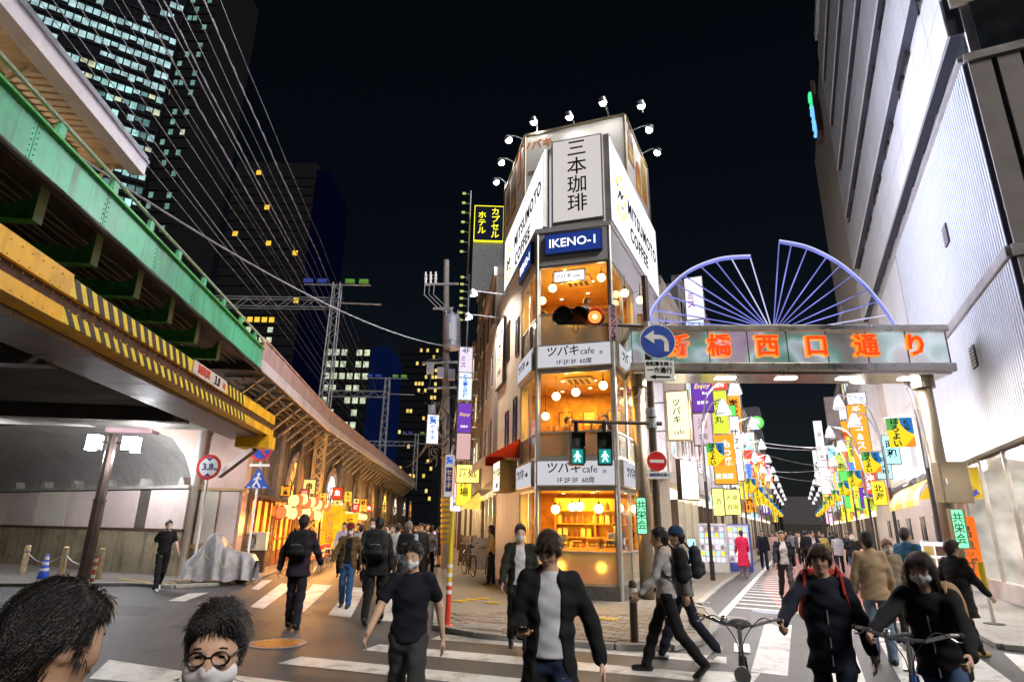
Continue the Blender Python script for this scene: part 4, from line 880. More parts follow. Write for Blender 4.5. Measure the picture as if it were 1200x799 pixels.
o.scale = (.86, 1, 1.22)
for x_ in (-.66, .66):
    mb = MB(); mb.tube([(x_+.25*math.cos(a), -.05, .28+.25*math.sin(a)) for a in (k*math.pi/10 for k in range(21))], .045, 8, False); mb.build('wheel', rubber, o, smooth=True)
mb = MB(); mb.tube([tarp(k/30, .12+.02*math.sin(k)) for k in range(2, 29)], .012, 5); mb.build('tie_rope', pm('rope', (.45, .40, .30), .8), o)
# ---- air conditioner unit
r = E('air_conditioner', 'beige air conditioner unit beside the tavern', 'air conditioner', L(22.6, -6.1, 0), RZL)
mb = MB(); mb.box(-.4, .4, -.15, .15, .75, 1.35); bevel(mb.build('case', pm('aircon_beige', (.55, .50, .42), .5), r), .015)
mb = MB(); mb.lathe([(.2, -.0), (.22, .0), (.22, .02), (.2, .02)], n=18); g_ = mb.build('fan_guard', black, r); g_.location = (-.14, -.16, 1.05); g_.rotation_euler = (rad(90), 0, 0)
mb = MB()
for k in range(7): mb.box(-.36, .08, -.168, -.158, .83+k*.07, .845+k*.07)
mb.build('louvre', black, r)
mb = MB(); mb.box(-.4, .4, -.12, .12, .05, .75); mb.build('crate', brown_m, r)
# ---- road signs at the underpass
def roadsign(base, lean, lab, parts, hpole, rz=0):
    r = E('road_sign', lab, 'road sign', base, rz); mb = MB(); mb.cyl((0, .05, 0), (0, .05, hpole), .035, n=10); mb.build('pole', white_p, r)
    parts(r); return r
sblue = pm('sign_blue', (.015, .07, .42), .4, bump=.02); sred = pm('sign_red', (.62, .02, .02), .4, bump=.02)
def ring(r, z, R0, R1, mat, y=-.03, n=32, name='ring'):
    mb = MB(); P = []
    for k in range(n): a = 2*math.pi*k/n; P += [(R0*math.cos(a), y, z+R0*math.sin(a)), (R1*math.cos(a), y, z+R1*math.sin(a))]
    mb.add(P, [(2*k, 2*k+1, (2*k+3) % (2*n), (2*k+2) % (2*n)) for k in range(n)]); return mb.build(name, mat, r)
def disc(r, z, R0, mat, y=0, name='disc', th=.02):
    mb = MB(); mb.disc((0, y, z), R0, th, 32); return mb.build(name, mat, r)
def p38(r):
    z = 3.22; disc(r, z, .37, white_p, 0); ring(r, z, .28, .37, sred, -.013); T('3.8', .28, pm('sign_navy', (.02, .03, .2), .5), r, (-.03, -.016, z), 0, bold=.02); T('m', .14, MATS['sign_navy'], r, (.22, -.016, z-.05), 0)
    for sg in (-1, 1): mb = MB(); mb.ext([(-.11, -.016, z+sg*.27), (.11, -.016, z+sg*.27), (0, -.016, z+sg*.17)], (0, .002, 0)); mb.build('arrowhead', MATS['sign_navy'], r)
pp = at(243, 557, 18.4); pp.z = 0; roadsign(pp, 0, 'round red rimmed 3.8 m height limit sign beside the pier', p38, 3.3)
def pcross(r):
    disc(r, 3.95, .36, sblue, 0); ring(r, 3.95, .29, .36, sred, -.013); mb = MB(); mb.bar((-.22, -.014, 4.17), (.22, -.014, 3.73), .004, .07, up=(1, 0, 1)); mb.build('slash', sred, r)
    mb = MB(); mb.box(-.33, .33, -.01, .01, 3.42, 3.5); mb.build('plate', white_p, r)
    mb = MB(); mb.ext([(-.46, -.0, 2.72), (.46, 0, 2.72), (.36, 0, 2.78+.0), (0, 0, 3.40), (-.36, 0, 2.78)], (0, .02, 0)); mb.build('crossing_plate', sblue, r)
    mb = MB(); mb.disc((0.02, -.01, 3.17), .05, .01, 14); mb.bar((.02, -.01, 3.12), (-.03, -.01, 2.95), .01, .07, up=(1, 0, 0)); mb.bar((-.03, -.01, 2.95), (-.13, -.01, 2.77), .01, .05, up=(1, 0, 0)); mb.bar((-.03, -.01, 2.95), (.1, -.01, 2.78), .01, .05, up=(1, 0, 0)); mb.bar((.0, -.01, 3.1), (-.13, -.01, 2.98), .01, .035, up=(1, 0, 0)); mb.bar((.0, -.01, 3.1), (.12, -.01, 3.0), .01, .035, up=(1, 0, 0))
    for k in range(4): mb.box(-.3+k*.17, -.2+k*.17, -.012, -.008, 2.735, 2.76)
    mb.build('walker_symbol', white_p, r)
pp = at(298, 590, 20.2); pp.z = 0; roadsign(pp, 0, 'blue crossing sign below no parking disc by the tavern', pcross, 4.0)
# ------------------------------------------------------------------ street gate
GA = Vector((3.25, 14.9, 0)); GRZ = math.atan2(math.cos(rad(93.5)), math.sin(rad(93.5)))
gate = E('street_gate', 'steel street gate with red characters and blue fan arcs', 'gate', GA, GRZ)
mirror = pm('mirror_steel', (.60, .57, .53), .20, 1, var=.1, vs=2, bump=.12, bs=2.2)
gst = pm('gate_steel', (.50, .46, .40), .3, .9, var=.12, vs=3, bump=.05)
gbr = pm('gate_bronze', (.27, .22, .16), .38, .8, var=.12, vs=3, bump=.05)
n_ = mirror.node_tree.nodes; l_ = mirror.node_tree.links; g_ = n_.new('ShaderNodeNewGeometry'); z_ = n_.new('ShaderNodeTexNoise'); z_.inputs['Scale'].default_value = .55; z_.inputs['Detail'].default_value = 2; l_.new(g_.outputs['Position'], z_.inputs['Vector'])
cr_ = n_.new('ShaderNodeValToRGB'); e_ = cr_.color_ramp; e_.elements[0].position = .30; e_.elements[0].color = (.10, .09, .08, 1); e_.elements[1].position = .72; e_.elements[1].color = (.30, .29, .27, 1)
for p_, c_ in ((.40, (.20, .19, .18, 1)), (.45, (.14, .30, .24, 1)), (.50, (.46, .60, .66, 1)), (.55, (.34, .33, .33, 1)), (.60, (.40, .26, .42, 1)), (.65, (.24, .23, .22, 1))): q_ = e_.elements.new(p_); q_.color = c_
l_.new(z_.outputs[0], cr_.inputs[0]); refl_steel = mirror.copy(); refl_steel.name = 'gate_painted_reflection'; b_ = refl_steel.node_tree.nodes['Principled BSDF']; refl_steel.node_tree.links.new([n for n in refl_steel.node_tree.nodes if n.type == 'VALTORGB'][0].outputs[0], b_.inputs['Emission Color']); b_.inputs['Emission Strength'].default_value = .48  # coloured reflections on the steel painted as emission from the noise ramp
mb = MB(); mb.box(-.15, 7.75, .02, 1.1, 5.72, 6.55); mb.build('panel', refl_steel, gate)
mb = MB(); mb.box(-.2, 7.80, -.10, 1.2, 6.55, 6.72); bevel(mb.build('top_rim', gst, gate), .03)
mb = MB(); mb.box(-.2, 7.80, -.10, 1.2, 5.50, 5.72); bevel(mb.build('bottom_rim', gst, gate), .03)
mb = MB()
for i in range(9): mb.box(-.15+i*.985, -.13+i*.985, .0, .02, 5.72, 6.55)
mb.build('panel_joint', brown_m, gate, kind='stuff')
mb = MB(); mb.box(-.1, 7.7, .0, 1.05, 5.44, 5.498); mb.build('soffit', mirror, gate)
glamp = em('gate_downlight', (1, .94, .85), 9)
for i in range(5):
    mb = MB(); mb.box(.5+i*1.55, 1.0+i*1.55, .35, .6, 5.425, 5.438); mb.build('downlight', glamp, gate)
    light('gate_light', 'AREA', (.75+i*1.55, .47, 5.40), 70, (1, .93, .84), gate, .5, sy=.25, rot=(0, 0, 0))
gred = em('gate_letter_red', (1, .045, .01), 1.1); gyel = em('gate_letter_edge', (1, .30, .02), .7)
for ch, x in zip('新橋西口通り', (1.02, 2.07, 3.28, 4.50, 5.72, 6.93)):
    T(ch, .62, gyel, gate, (x, -.03, 6.14), 0, bold=.045, ext=.035, name='letter_edge'); T(ch, .60, gred, gate, (x, -.075, 6.14), 0, bold=.018, ext=.02, name='letter')
mb = MB(); mb.cyl((.05, .55, 0), (.05, .55, 5.45), .17, n=18); mb.build('post', gbr, gate, smooth=True)
mb = MB(); mb.cyl((7.3, .55, 0), (7.3, .55, 5.45), .20, .17, n=18); mb.build('post', gbr, gate, smooth=True)
mb = MB(); mb.cyl((.05, .55, 5.2), (.05, .55, 5.44), .24, .24, 18); mb.build('post_cap', gbr, gate); mb = MB(); mb.cyl((7.3, .55, 5.2), (7.3, .55, 5.44), .26, .26, 18); mb.build('post_cap', gbr, gate)
def gl(px, py):
    p = onp(px, py, GA, 93.5)-GA; d, _ = azv(93.5); return Vector((p.dot(d), .5, p.z))
arcm = em('arc_blue', (.28, .31, .95), .55, .5, .8); arcw = em('arc_edge', (.66, .66, 1), .65)
hub = gl(914, 377); 
def spline(P, n):
    out = []
    for i in range(len(P)-1):
        a = P[max(i-1, 0)]; b = P[i]; c = P[i+1]; d = P[min(i+2, len(P)-1)]
        for k in range(n): t = k/n; out.append(b*.0+.5*((2*b)+(c-a)*t+(2*a-5*b+4*c-d)*t*t+(3*b-a-3*c+d)*t**3))
    out.append(P[-1]); return out
for P in ([(763, 376), (768, 355), (790, 328), (815, 308), (850, 295), (886, 292)], [(921, 274), (955, 281), (990, 298), (1020, 322), (1045, 350), (1066, 381)]):
    C_ = spline([gl(*q) for q in P], 6)
    mb = MB(); mb.tube(C_, .045, 10); mb.build('fan_arc', arcm, gate, smooth=True)
    mb = MB(); mb.tube([q+Vector((0, -.03, .04)) for q in C_], .025, 6); mb.build('arc_highlight', arcw, gate)
    for k in range(10):
        q = C_[min(len(C_)-1, int(k*(len(C_)-1)/9.0))]; h_ = hub+Vector(((q.x-hub.x)*.03, 0, -.02*k))
        if k in (0,) and P[0][0] < 800 or k == 9 and P[0][0] > 900: continue
        mb = MB(); mb.cyl(h_, q, .016, n=6); mb.build('spoke', arcm if k < 8 else arcw, gate)
mb = MB(); mb.ball(hub-Vector((0, 0, .05)), (.22, .1, .12), 12, 8); mb.box(hub.x-.6, hub.x+.6, .4, .6, 6.72, 6.78); mb.build('hub', steel, gate)
mb = MB(); mb.tube([Vector((hub.x-1.2+i*.2, .42, 6.76+.12*math.sin(math.pi*i/12))) for i in range(13)], .03, 6); mb.build('hub_sweep', steel, gate)
# green lit association signs on both posts, cabinet on right post
gsg = em('association_green', (.25, 1, .50), .9); gtx = pm('association_text', (.02, .12, .05), .5)
def assoc(p, rz, lab, w, h):
    r = E('association_sign', lab, 'sign', p, rz); mb = MB(); mb.box(-w/2, w/2, -.08, .0, 0, h); mb.build('lit_face', gsg, r)
    mb = MB()
    for a, b, c_, d in ((-w/2-.03, w/2+.03, -.03, 0), (-w/2-.03, w/2+.03, h, h+.03), (-w/2-.03, -w/2, 0, h), (w/2, w/2+.03, 0, h)): mb.box(a, b, -.1, .01, c_, d)
    mb.build('frame', gbr, r); T('共栄会', h*.28, gtx, r, (0, -.085, h*.5), 0, vert=True, bold=.015); return r
gw = lambda x, y, z: GA+Vector((x*math.cos(GRZ)-y*math.sin(GRZ), x*math.sin(GRZ)+y*math.cos(GRZ), z))
assoc(gw(-.05, .34, 1.55), GRZ, 'green lit association sign on the left gate post', .21, .82)
assoc(gw(7.30, .30, 1.35), GRZ, 'green lit association sign on the right gate post below cabinet', .27, .85)
r = E('control_cabinet', 'brown metal control cabinet on right gate post', 'cabinet', gw(7.28, .27, 2.35), GRZ)
mb = MB(); mb.box(-.34, .34, -.28, .0, 0, .95); bevel(mb.build('case', gbr, r), .012); mb = MB(); mb.box(-.30, .30, -.295, -.282, .05, .9); mb.build('door', gbr, r); mb = MB(); mb.box(-.25, -.22, -.32, -.296, .42, .55); mb.build('handle', steel, r)
r = E('guard_pole', 'leaning white pole with yellow sleeve and dark foot by right post', 'pole', gp(1166, 735))
mb = MB(); mb.cyl((0, 0, .06), (-.02, .02, 1.0), .035, n=10); mb.build('pole', white_p, r); mb = MB(); mb.cyl((-.02, 0.02, .62), (-.02, .02, 1.15), .06, n=10); mb.build('sleeve', pm('sleeve_yellow', (.7, .5, .02), .5), r); mb = MB(); mb.cyl((0, 0, 0), (0, 0, .07), .2, .17, 16); mb.build('foot', rubber, r)
# ------------------------------------------------------------------ big white building on the right   local x=t-4.6, y=s-14.5
rb_ = E('white_building', 'large white office building with ribbed podium right of the gate', 'building', R(14.5, 4.6), RZR)
ribw = pm('rib_white', (.72, .73, .78), .4, .15, var=.05, bump=.03); ribd = pm('rib_groove', (.035, .038, .06), .6, bump=0)
wpan = pm('white_panel', (.70, .69, .70), .45, var=.06, vs=.6, bump=.04, streak=(.48, .46, .46), sk=.5); tpan = pm('tan_panel', (.54, .47, .41), .5, var=.08, vs=.6, bump=.04, streak=(.36, .31, .27), sk=.5)
mb = MB(); mb.box(-.006, 20, .05, 11.2, 3.95, 12.0); mb.build('podium', ribd, rb_)
mb = MB(); mb.box(-.022, -.002, -.045, .050, 0, 3.16); rm1 = mb.mesh('cladding_rib', ribw); mb = MB(); mb.box(-.022, -.002, -.045, .050, 0, 4.62); rm2 = mb.mesh('cladding_rib', ribw)
for i in range(72):
    ob('cladding_rib', rm1, rb_, loc=(0, (.12+i*.153), 3.96)); ob('cladding_rib', rm2, rb_, loc=(0, (.12+i*.153), 7.38))
ledg = pm('ledge_metal', (.48, .45, .44), .35, .5)
mb = MB(); mb.box(-.09, .06, 0, 11.2, 7.13, 7.37); mb.build('band', ledg, rb_); mb = MB(); mb.box(-.18, .2, -6, 31.5, 3.62, 3.94); mb.build('ledge', ledg, rb_); mb = MB(); mb.box(-.1, .3, 0, 31.5, 12.0, 12.16); mb.build('ledge', ledg, rb_)
for s, z in ((18.5, 9.5), (18.4, 6.0)):
    mb = MB(); mb.box(-.06, 0, -.22, .22, -.28, .28); v = mb.build('vent_grille', ribd, rb_, loc=(0, s-14.5, z))
    for k in range(6): mb = MB(); mb.box(-.075, -.06, -.2, .2, -.25+k*.09, -.21+k*.09); mb.build('louvre', ledg, v)
# front face boards (facing the crossing)
frb = pm('front_board', (.30, .265, .27), .55, .1, var=.1)
for i in range(16):
    for z0, z1 in ((3.96, 7.1), (7.4, 11.95)): mb = MB(); mb.box(.08+i*.52, .49+i*.52, -.03, .04, z0, z1); mb.build('front_board', frb, rb_)
mb = MB(); mb.box(.02, 10, -.06, .03, 7.12, 7.38); mb.build('front_band', ledg, rb_); mb = MB(); mb.box(0, 10, -.08, .05, 11.96, 12.16); mb.build('front_band', ledg, rb_)
# wall panels beyond the ribs, z 3.95-12
for i in range(9):
    for j in range(3):
        mb = MB(); mb.box(0, .08, 11.22+i*2.2, 13.4+i*2.2-.02, 3.96+j*2.67, 6.61+j*2.67); mb.build('wall_panel', tpan if (i+j) % 5 == 0 else wpan, rb_)
mb = MB(); mb.box(.09, 20, 11.2, 31.5, 3.95, 12.0); mb.build('core', tpan, rb_)
# tower
mb = MB(); mb.box(.34, 22, .5, 23.6, 12.16, 33.5); mb.build('tower_core', wpan, rb_)
mb = MB(); mb.box(.06, 22, 23.6, 36, 12.16, 31.5); mb.build('end_pier', tpan, rb_)
sh2 = {}
for k in range(6):
    z0 = 13.2+k*3.35
    for i in range(15):
        for j in range(2):
            y0 = .55+i*1.536
            if 'p' not in sh2:
                mb = MB(); mb.box(0, .06, .014, 1.522, .014, 1.086); sh2['p'] = mb.mesh('facade_panel', wpan)
            ob('facade_panel', sh2['p'], rb_, loc=(0, y0, z0+j*1.1))
    mb = MB(); mb.box(.06, .34, .55, 23.59, z0, z0+2.2); mb.build('spandrel', ribd, rb_)
    mb = MB(); mb.add([(.0, .55, z0+2.2), (.33, .55, z0+2.3), (.33, 23.55, z0+2.3), (0, 23.55, z0+2.2)], [(0, 1, 2, 3)]); mb.build('sloped_sill', white_p, rb_)
    for i in range(6):
        y0 = 1.2+i*3.9+(k % 2)*.9
        mb = MB(); mb.box(.2, .335, 0, 1.7, .25, 1.12); w = mb.build('window', dwin, rb_, loc=(0, y0, z0+2.2))
        mb = MB(); mb.bar((.2, .85, .9), (.0, .85, .3), .07); mb.box(.18, .3, -.06, 0, .25, 1.12); mb.box(.18, .3, 1.7, 1.76, .25, 1.12); mb.build('window_frame', brown_m, w)
for i in range(7):
    for j in range(6):
        mb = MB(); mb.box(0, .05, 23.62+i*1.77, 23.62+i*1.77+1.76, 12.17+j*3.22, 15.37+j*3.22); mb.build('pier_panel', tpan, rb_)
mb = MB(); mb.box(-.02, 22, .4, 23.6, 33.3, 33.8); mb.build('parapet', wpan, rb_)
# strip window above podium and front glazed corner
for i in range(11): mb = MB(); mb.box(.3, .32, .6+i*2.1, 2.65+i*2.1, 12.17, 13.18); w = mb.build('strip_window', dwin, rb_); mb = MB(); mb.bar((.3, 1.6+i*2.1, 13.1), (0, 1.6+i*2.1, 12.3), .07); mb.build('bracket', ledg, w)
mb = MB(); mb.box(.5, 10, .38, .45, 12.17, 13.9); mb.build('front_window', dwin, rb_)
fpan = pm('front_panel', (.42, .37, .31), .5, var=.06)
for i in range(5):
    for j in range(6): mb = MB(); mb.box(.15+i*1.9, 2.03+i*1.9, .40, .49, 13.92+j*1.9, 15.8+j*1.9); mb.build('front_panel', fpan, rb_)
# logo sign near the tower end
ls = E('wall_sign', 'glowing green and blue logo sign high on the white tower edge', 'sign', R(42, 4.35, 28.3), RZR)
mb = MB(); mb.box(-.15, .15, -.9, .9, 0, 4.2); mb.build('box', brown_m, ls)
lg = em('logo_green', (.05, .7, .25), .9); lb_ = em('logo_blue', (.15, .45, 1), 1.0)
for z, mt in ((3.2, lg), (2.0, lb_), (.8, lb_)):
    mb = MB(); mb.tube([Vector((-.2, .55*math.cos(a), z+.5*math.sin(a))) for a in (k*.45+.4 for k in range(13))], .12, 6); mb.build('logo_stroke', mt, ls)
# ground floor shop: base wall, glass, interior
mb = MB(); mb.box(-.02, .2, -4, 31.5, .06, .5); mb.build('base_wall', pm('base_tile', (.55, .50, .46), .4, stain=(.35, .3, .27), ss=1, sa=.4), rb_)
for i in range(5):
    y0 = -3+i*2.2; mb = MB(); mb.box(.03, .045, y0+.03, y0+2.17, .5, 3.6); mb.build('shop_glass', glass('shop_glass', (1, 1, 1), .05, .10, 1.18), rb_)
    mb = MB(); mb.box(0, .09, y0-.03, y0+.03, .5, 3.6); mb.build('mullion', alu, rb_)
shop_glow = em('shop_back_wall', (1, .92, .80), .42, .6, .9)  # walls emit by themselves, standing in for a brightly lit interior
mb = MB(); mb.box(3.0, 3.1, -3, 8.2, .06, 3.5); mb.build('shop_back_wall', shop_glow, rb_); mb = MB(); mb.box(.1, 3.0, -3, 8.2, 3.5, 3.55); mb.build('shop_ceiling', white_p, rb_)
mb = MB(); mb.box(.1, 3.0, 8.1, 8.18, .06, 3.5); mb.build('shop_end_wall', shop_glow, rb_); mb = MB(); mb.box(.1, 3.0, -3, 8.2, .06, .1); mb.build('shop_floor', concrete, rb_)
for i in range(4): light('shop_light', 'AREA', (1.3, -2+i*2.8, 3.42), 60, (1, .92, .80), rb_, 1.2, sy=.4, rot=(0, 0, 0))
for i in range(8):
    mb = MB(); y0 = -2.5+i*1.3; h = random.uniform(.9, 1.7); mb.box(2.2, 2.7, y0, y0+.9, .1, .1+h); rk = mb.build('display_rack', gm[i % 6] if i % 2 else white_p, rb_)
    for k in range(3): mb = MB(); mb.box(2.1, 2.2, y0+.05, y0+.85, .35+k*.4, .55+k*.4); mb.build('stock', gm[(i+k) % 6], rk)
# beige wall with small windows, beyond the shop
mb = MB(); mb.box(.0, .2, 8.2, 31.5, .5, 3.6); mb.build('street_wall', pm('street_wall_beige', (.56, .47, .41), .6, var=.08, stain=(.42, .34, .3), ss=1, sa=.4), rb_)
for i, y0 in enumerate((9.4, 12.2, 15, 18.5, 22, 25.5)):
    mb = MB(); mb.box(-.03, .0, y0, y0+1.0, 1.4, 2.3); w = mb.build('window', dwin, rb_); mb = MB(); mb.box(-.05, -.03, y0-.05, y0+1.05, 1.33, 1.4); mb.box(-.05, -.03, y0+.48, y0+.52, 1.4, 2.3); mb.build('window_frame', alu, w)
# wall spotlights
for i, s in enumerate((24.3, 26.0, 29.5, 31.5)):
    r = E('wall_spotlight', 'grey wall spotlight bracket under podium ledge, %s along the street' % ('first', 'second', 'third', 'fourth')[i], 'spotlight', R(s, 4.42, 3.55), RZR)
    mb = MB(); mb.tube([(0, 0, 0), (-.3, 0, .05), (-.45, 0, -.05)], .02); mb.build('arm', galv, r); mb = MB(); mb.cyl((-.42, 0, -.02), (-.58, -.06, -.2), .06, .11, 12); mb.build('housing', galv, r)
# yellow dome awning, orange banner, easel board
r = E('awning', 'yellow scalloped awning over a doorway in the beige wall', 'awning', R(22.6, 4.45), RZR); r.scale = (1.25, 1.7, 1.08)
yaw = pm('awning_yellow', (.85, .60, .02), .5, bump=.1, bs=15); yaw2 = pm('awning_pale', (.85, .76, .35), .5)
for k in range(8):
    y0 = -1.7+k*.43; prof = [(-1.15*math.cos(a), 2.35+.75*math.sin(a)) for a in (j/6*math.pi/2 for j in range(7))]
    mb = MB()
    for (x0, z0), (x1, z1) in zip(prof, prof[1:]): mb.quad((x0, y0, z0), (x0, y0+.43, z0), (x1, y0+.43, z1), (x1, y0, z1))
    mb.box(-1.17, -1.14, y0, y0+.42, 2.2, 2.36); mb.build('awning_strip', yaw if k % 3 else yaw2, r)
mb = MB(); mb.ext([(0, -1.7, 2.35), (-1.15, -1.7, 2.35), (-.81, -1.7, 2.88), (0, -1.7, 3.1)], (0, .01, 0)); mb.build('side', yaw, r)
T('お好み', .3, em('aw_txt', (.1, .1, .6), .6), r, (-.5, -1.715, 2.5), 0, bold=.02)
r = E('cloth_banner', 'tall orange cloth banner with dark print under the yellow awning', 'banner', R(20.4, 4.0, .06), RZR)
mb = MB(); mb.cyl((-.36, 0, 0), (-.36, 0, 2.1), .014); mb.build('pole', white_p, r); mb = MB(); mb.box(-.34, .30, -.005, .005, .35, 2.05); mb.build('cloth', em('banner_orange', (1, .17, .02), .7), r); T('串揚げ', .42, post[0], r, (0, -.01, 1.2), 0, vert=True, bold=.02)
r = E('easel_board', 'white menu easel by the right gate post', 'menu board', R(18.6, 3.0, .06), RZR-.5)
mb = MB(); mb.box(-.3, .3, -.02, .0, .45, 1.4); mb.build('board', em('menu_white', (.95, .85, .9), .75), r)
for k in range(6): mb = MB(); mb.box(-.24+(k % 2)*.26, -.02+(k % 2)*.26, -.026, -.021, .52+(k//2)*.28, .74+(k//2)*.28); mb.build('menu_photo', gm[k], r)
for dx in (-.27, .27): mb = MB(); mb.bar((dx, 0, 1.45), (dx*1.2, .02, 0), .03); mb.build('leg', white_p, r); mb = MB(); mb.bar((dx, 0.02, 1.3), (dx, .5, 0), .03); mb.build('leg', white_p, r)
# ------------------------------------------------------------------ street lamps with flags
lampd = pm('lamp_post_dark', (.055, .05, .06), .4, .5); lampg = pm('lamp_arm_grey', (.42, .42, .46), .35, .7)
bell = em('lamp_bell', (1, .92, .92), .78); bellr = pm('bell_rim', (.25, .25, .27), .5, .3)
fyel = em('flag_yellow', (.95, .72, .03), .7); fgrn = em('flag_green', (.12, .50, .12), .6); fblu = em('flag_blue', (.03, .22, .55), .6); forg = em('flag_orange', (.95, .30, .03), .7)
proto = None
def make_lamp():
    r = E('street_lamp', 'x', 'street lamp', (0, 0, 0), 0, 'curved arm street lamps')
    mb = MB(); mb.cyl((0, 0, 0), (0, 0, .6), .085, .08, 12); mb.cyl((0, 0, .6), (0, 0, 4.7), .06, .05, 12); mb.build('post', lampd, r)
    for h, reach in ((6.75, 1.25), (6.05, .8)):
        P = [Vector((0, -.08 if reach > 1 else .08, 3.2)), Vector((0, -.08 if reach > 1 else .08, 4.6)), Vector((reach*.18, -.08, h-.75)), Vector((reach*.5, -.08, h-.18)), Vector((reach, -.08, h))]
        mb = MB(); mb.tube(spline(P, 5), .032, 7); mb.build('arm', lampg, r)
        mb = MB(); z = h-.05; mb.lathe([(.03, 0), (.09, -.04), (.15, -.18), (.2, -.38), (.235, -.50), (.22, -.50), (.18, -.36)], (reach, -.08, z), 16); b = mb.build('bell_shade', bell, r, smooth=True)
        mb = MB(); mb.lathe([(.24, -.49), (.245, -.52), (.23, -.52)], (reach, -.08, z), 16)
        for a in range(6): mb.tube([(reach+q*math.cos(a*1.047), -.08+q*math.sin(a*1.047), z+zz) for q, zz in ((.05, 0), (.158, -.18), (.24, -.5))], .008, 4)
        mb.build('bell_rib', bellr, b, kind='stuff')
    mb = MB(); mb.cyl((0, 0, 4.52), (.8, 0, 4.52), .018); mb.build('flag_rod', lampg, r)
    # flag of coloured cloth patches
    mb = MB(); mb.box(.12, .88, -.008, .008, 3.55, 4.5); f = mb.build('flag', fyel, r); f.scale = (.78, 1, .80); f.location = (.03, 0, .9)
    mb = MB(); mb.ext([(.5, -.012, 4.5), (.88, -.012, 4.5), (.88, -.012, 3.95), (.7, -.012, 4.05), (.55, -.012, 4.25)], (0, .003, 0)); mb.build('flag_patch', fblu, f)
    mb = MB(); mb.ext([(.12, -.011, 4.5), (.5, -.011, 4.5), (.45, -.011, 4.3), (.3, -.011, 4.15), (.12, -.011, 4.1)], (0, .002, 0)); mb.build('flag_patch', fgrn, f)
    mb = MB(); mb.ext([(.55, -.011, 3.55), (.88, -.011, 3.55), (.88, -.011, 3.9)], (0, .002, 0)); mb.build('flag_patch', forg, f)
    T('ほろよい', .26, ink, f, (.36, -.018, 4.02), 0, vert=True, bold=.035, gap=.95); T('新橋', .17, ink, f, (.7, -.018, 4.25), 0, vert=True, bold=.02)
    return r
proto = make_lamp(); first = True
LS = [(22.24, -2.78, 0), (30.5, -2.7, 0), (38.5, -2.7, 0), (46.5, -2.7, 0), (55, -2.7, 0), (64, -2.7, 0), (74, -2.7, 0), (18.6, 3.15, 1), (26.5, 3.2, 1), (34.5, 3.2, 1), (42.5, 3.2, 1), (51, 3.2, 1), (60, 3.2, 1), (70, 3.2, 1)]
LS2 = [(84, -2.7, 0), (95, -2.7, 0), (106, -2.7, 0), (80, 3.2, 1), (91, 3.2, 1), (103, 3.2, 1)]
nth = ['nearest', 'second', 'third', 'fourth', 'fifth', 'sixth', 'farthest']
for i, (s, t, sd) in enumerate(LS):
    lab = '%s curved arm street lamp with coloured flag on the %s kerb' % (nth[i % 7], ('left', 'right')[sd])
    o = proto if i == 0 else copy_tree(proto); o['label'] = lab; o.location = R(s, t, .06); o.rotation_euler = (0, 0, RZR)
    if sd:
        for ch in o.children:
            if not ch.name.startswith('flag') or True: ch.scale = (-1, 1, 1) if not ch.name.startswith('flag') else ch.scale
            if ch.name.startswith('flag'): ch.location.x -= .86 if not ch.name.startswith('flag_rod') else .8
    dx = -1 if sd else 1
    if i in (0, 1, 2, 7, 8, 9): light('lamp_light', 'POINT', R(s-.08, t+dx*1.25, 5.6), 80 if i in (7, 8) else 360, (1, .93, .95), None, .3)
    elif i in (3, 5, 10, 12): light('lamp_light', 'POINT', R(s-.08, t+dx*1.05, 5.75), 450, (1, .93, .95), None, .3)
# ------------------------------------------------------------------ buildings along the shopping street
def shop(name, lab, s0, s1, side, h, wall, seed, floors, lit=.3, front=None, frame='R', t=None, dep=9):
    rnd = random.Random(seed); sg = 1 if side == 'l' else -1
    if frame == 'R': base = R(s0, t if t is not None else (-3.85 if sg > 0 else 4.6)); rz = RZR
    else: base = L(s0, t); rz = RZL
    r = E(name, lab, 'building', base, rz); W_ = s1-s0; X = lambda a: -a*sg
    def bx(a, b, y0, y1, z0, z1): mb = MB(); mb.box(min(X(a), X(b)), max(X(a), X(b)), y0, y1, z0, z1); return mb
    bx(0, dep, .03, W_-.03, 3.2, h).build('wall', wall, r); bx(.6, dep, .03, W_-.03, .05, 3.2).build('ground_wall', front or em('shopfront_glow', (1, .82, .58), 1.3, .7, .9), r)
    bx(-.12, .25, 0, W_, h, h+.35).build('cornice', wall, r)
    fh = (h-3.4)/max(1, floors)
    for f in range(floors):
        n = max(1, int(W_/1.9))
        for i in range(n):
            y0 = W_*(i+.5)/n-.55; z0 = 3.5+f*fh+.7; q = rnd.random()
            mt = dwin if q > lit else em('win_warm', (1, .74, .40), .8, .4, 2) if q > lit*.5 else em('win_cool', (.8, .95, 1), .7, .4, 2)
            w = bx(-.015, .05, y0, y0+1.1, z0, z0+fh*.5).build('window', mt, r)
            m_ = bx(-.05, .02, y0-.05, y0+1.15, z0-.06, z0); m_.box(min(X(-.04), X(.0)), max(X(-.04), X(0)), y0+.52, y0+.58, z0, z0+fh*.5); m_.build('window_frame', alu, w)
    n = max(1, int(W_/1.4))
    for i in range(n+1): bx(.05, .6, W_*i/n-.05 if 0 < i < n else (0 if i == 0 else W_-.1), W_*i/n+.05 if 0 < i < n else (.1 if i == 0 else W_), .05, 2.7).build('pillar', brown_m if rnd.random() < .5 else alu, r)
    for i in range(n):
        bx(.5, .55, W_*i/n+.05, W_*(i+1)/n-.05, .1, 2.65).build('shop_pane', pane, r)
        c = rnd.choice(gm); bx(.2, .5, W_*i/n+.15, W_*i/n+.15+rnd.uniform(.3, .9), .06, rnd.uniform(.5, 1.5)).build('display', c, r)
    return r
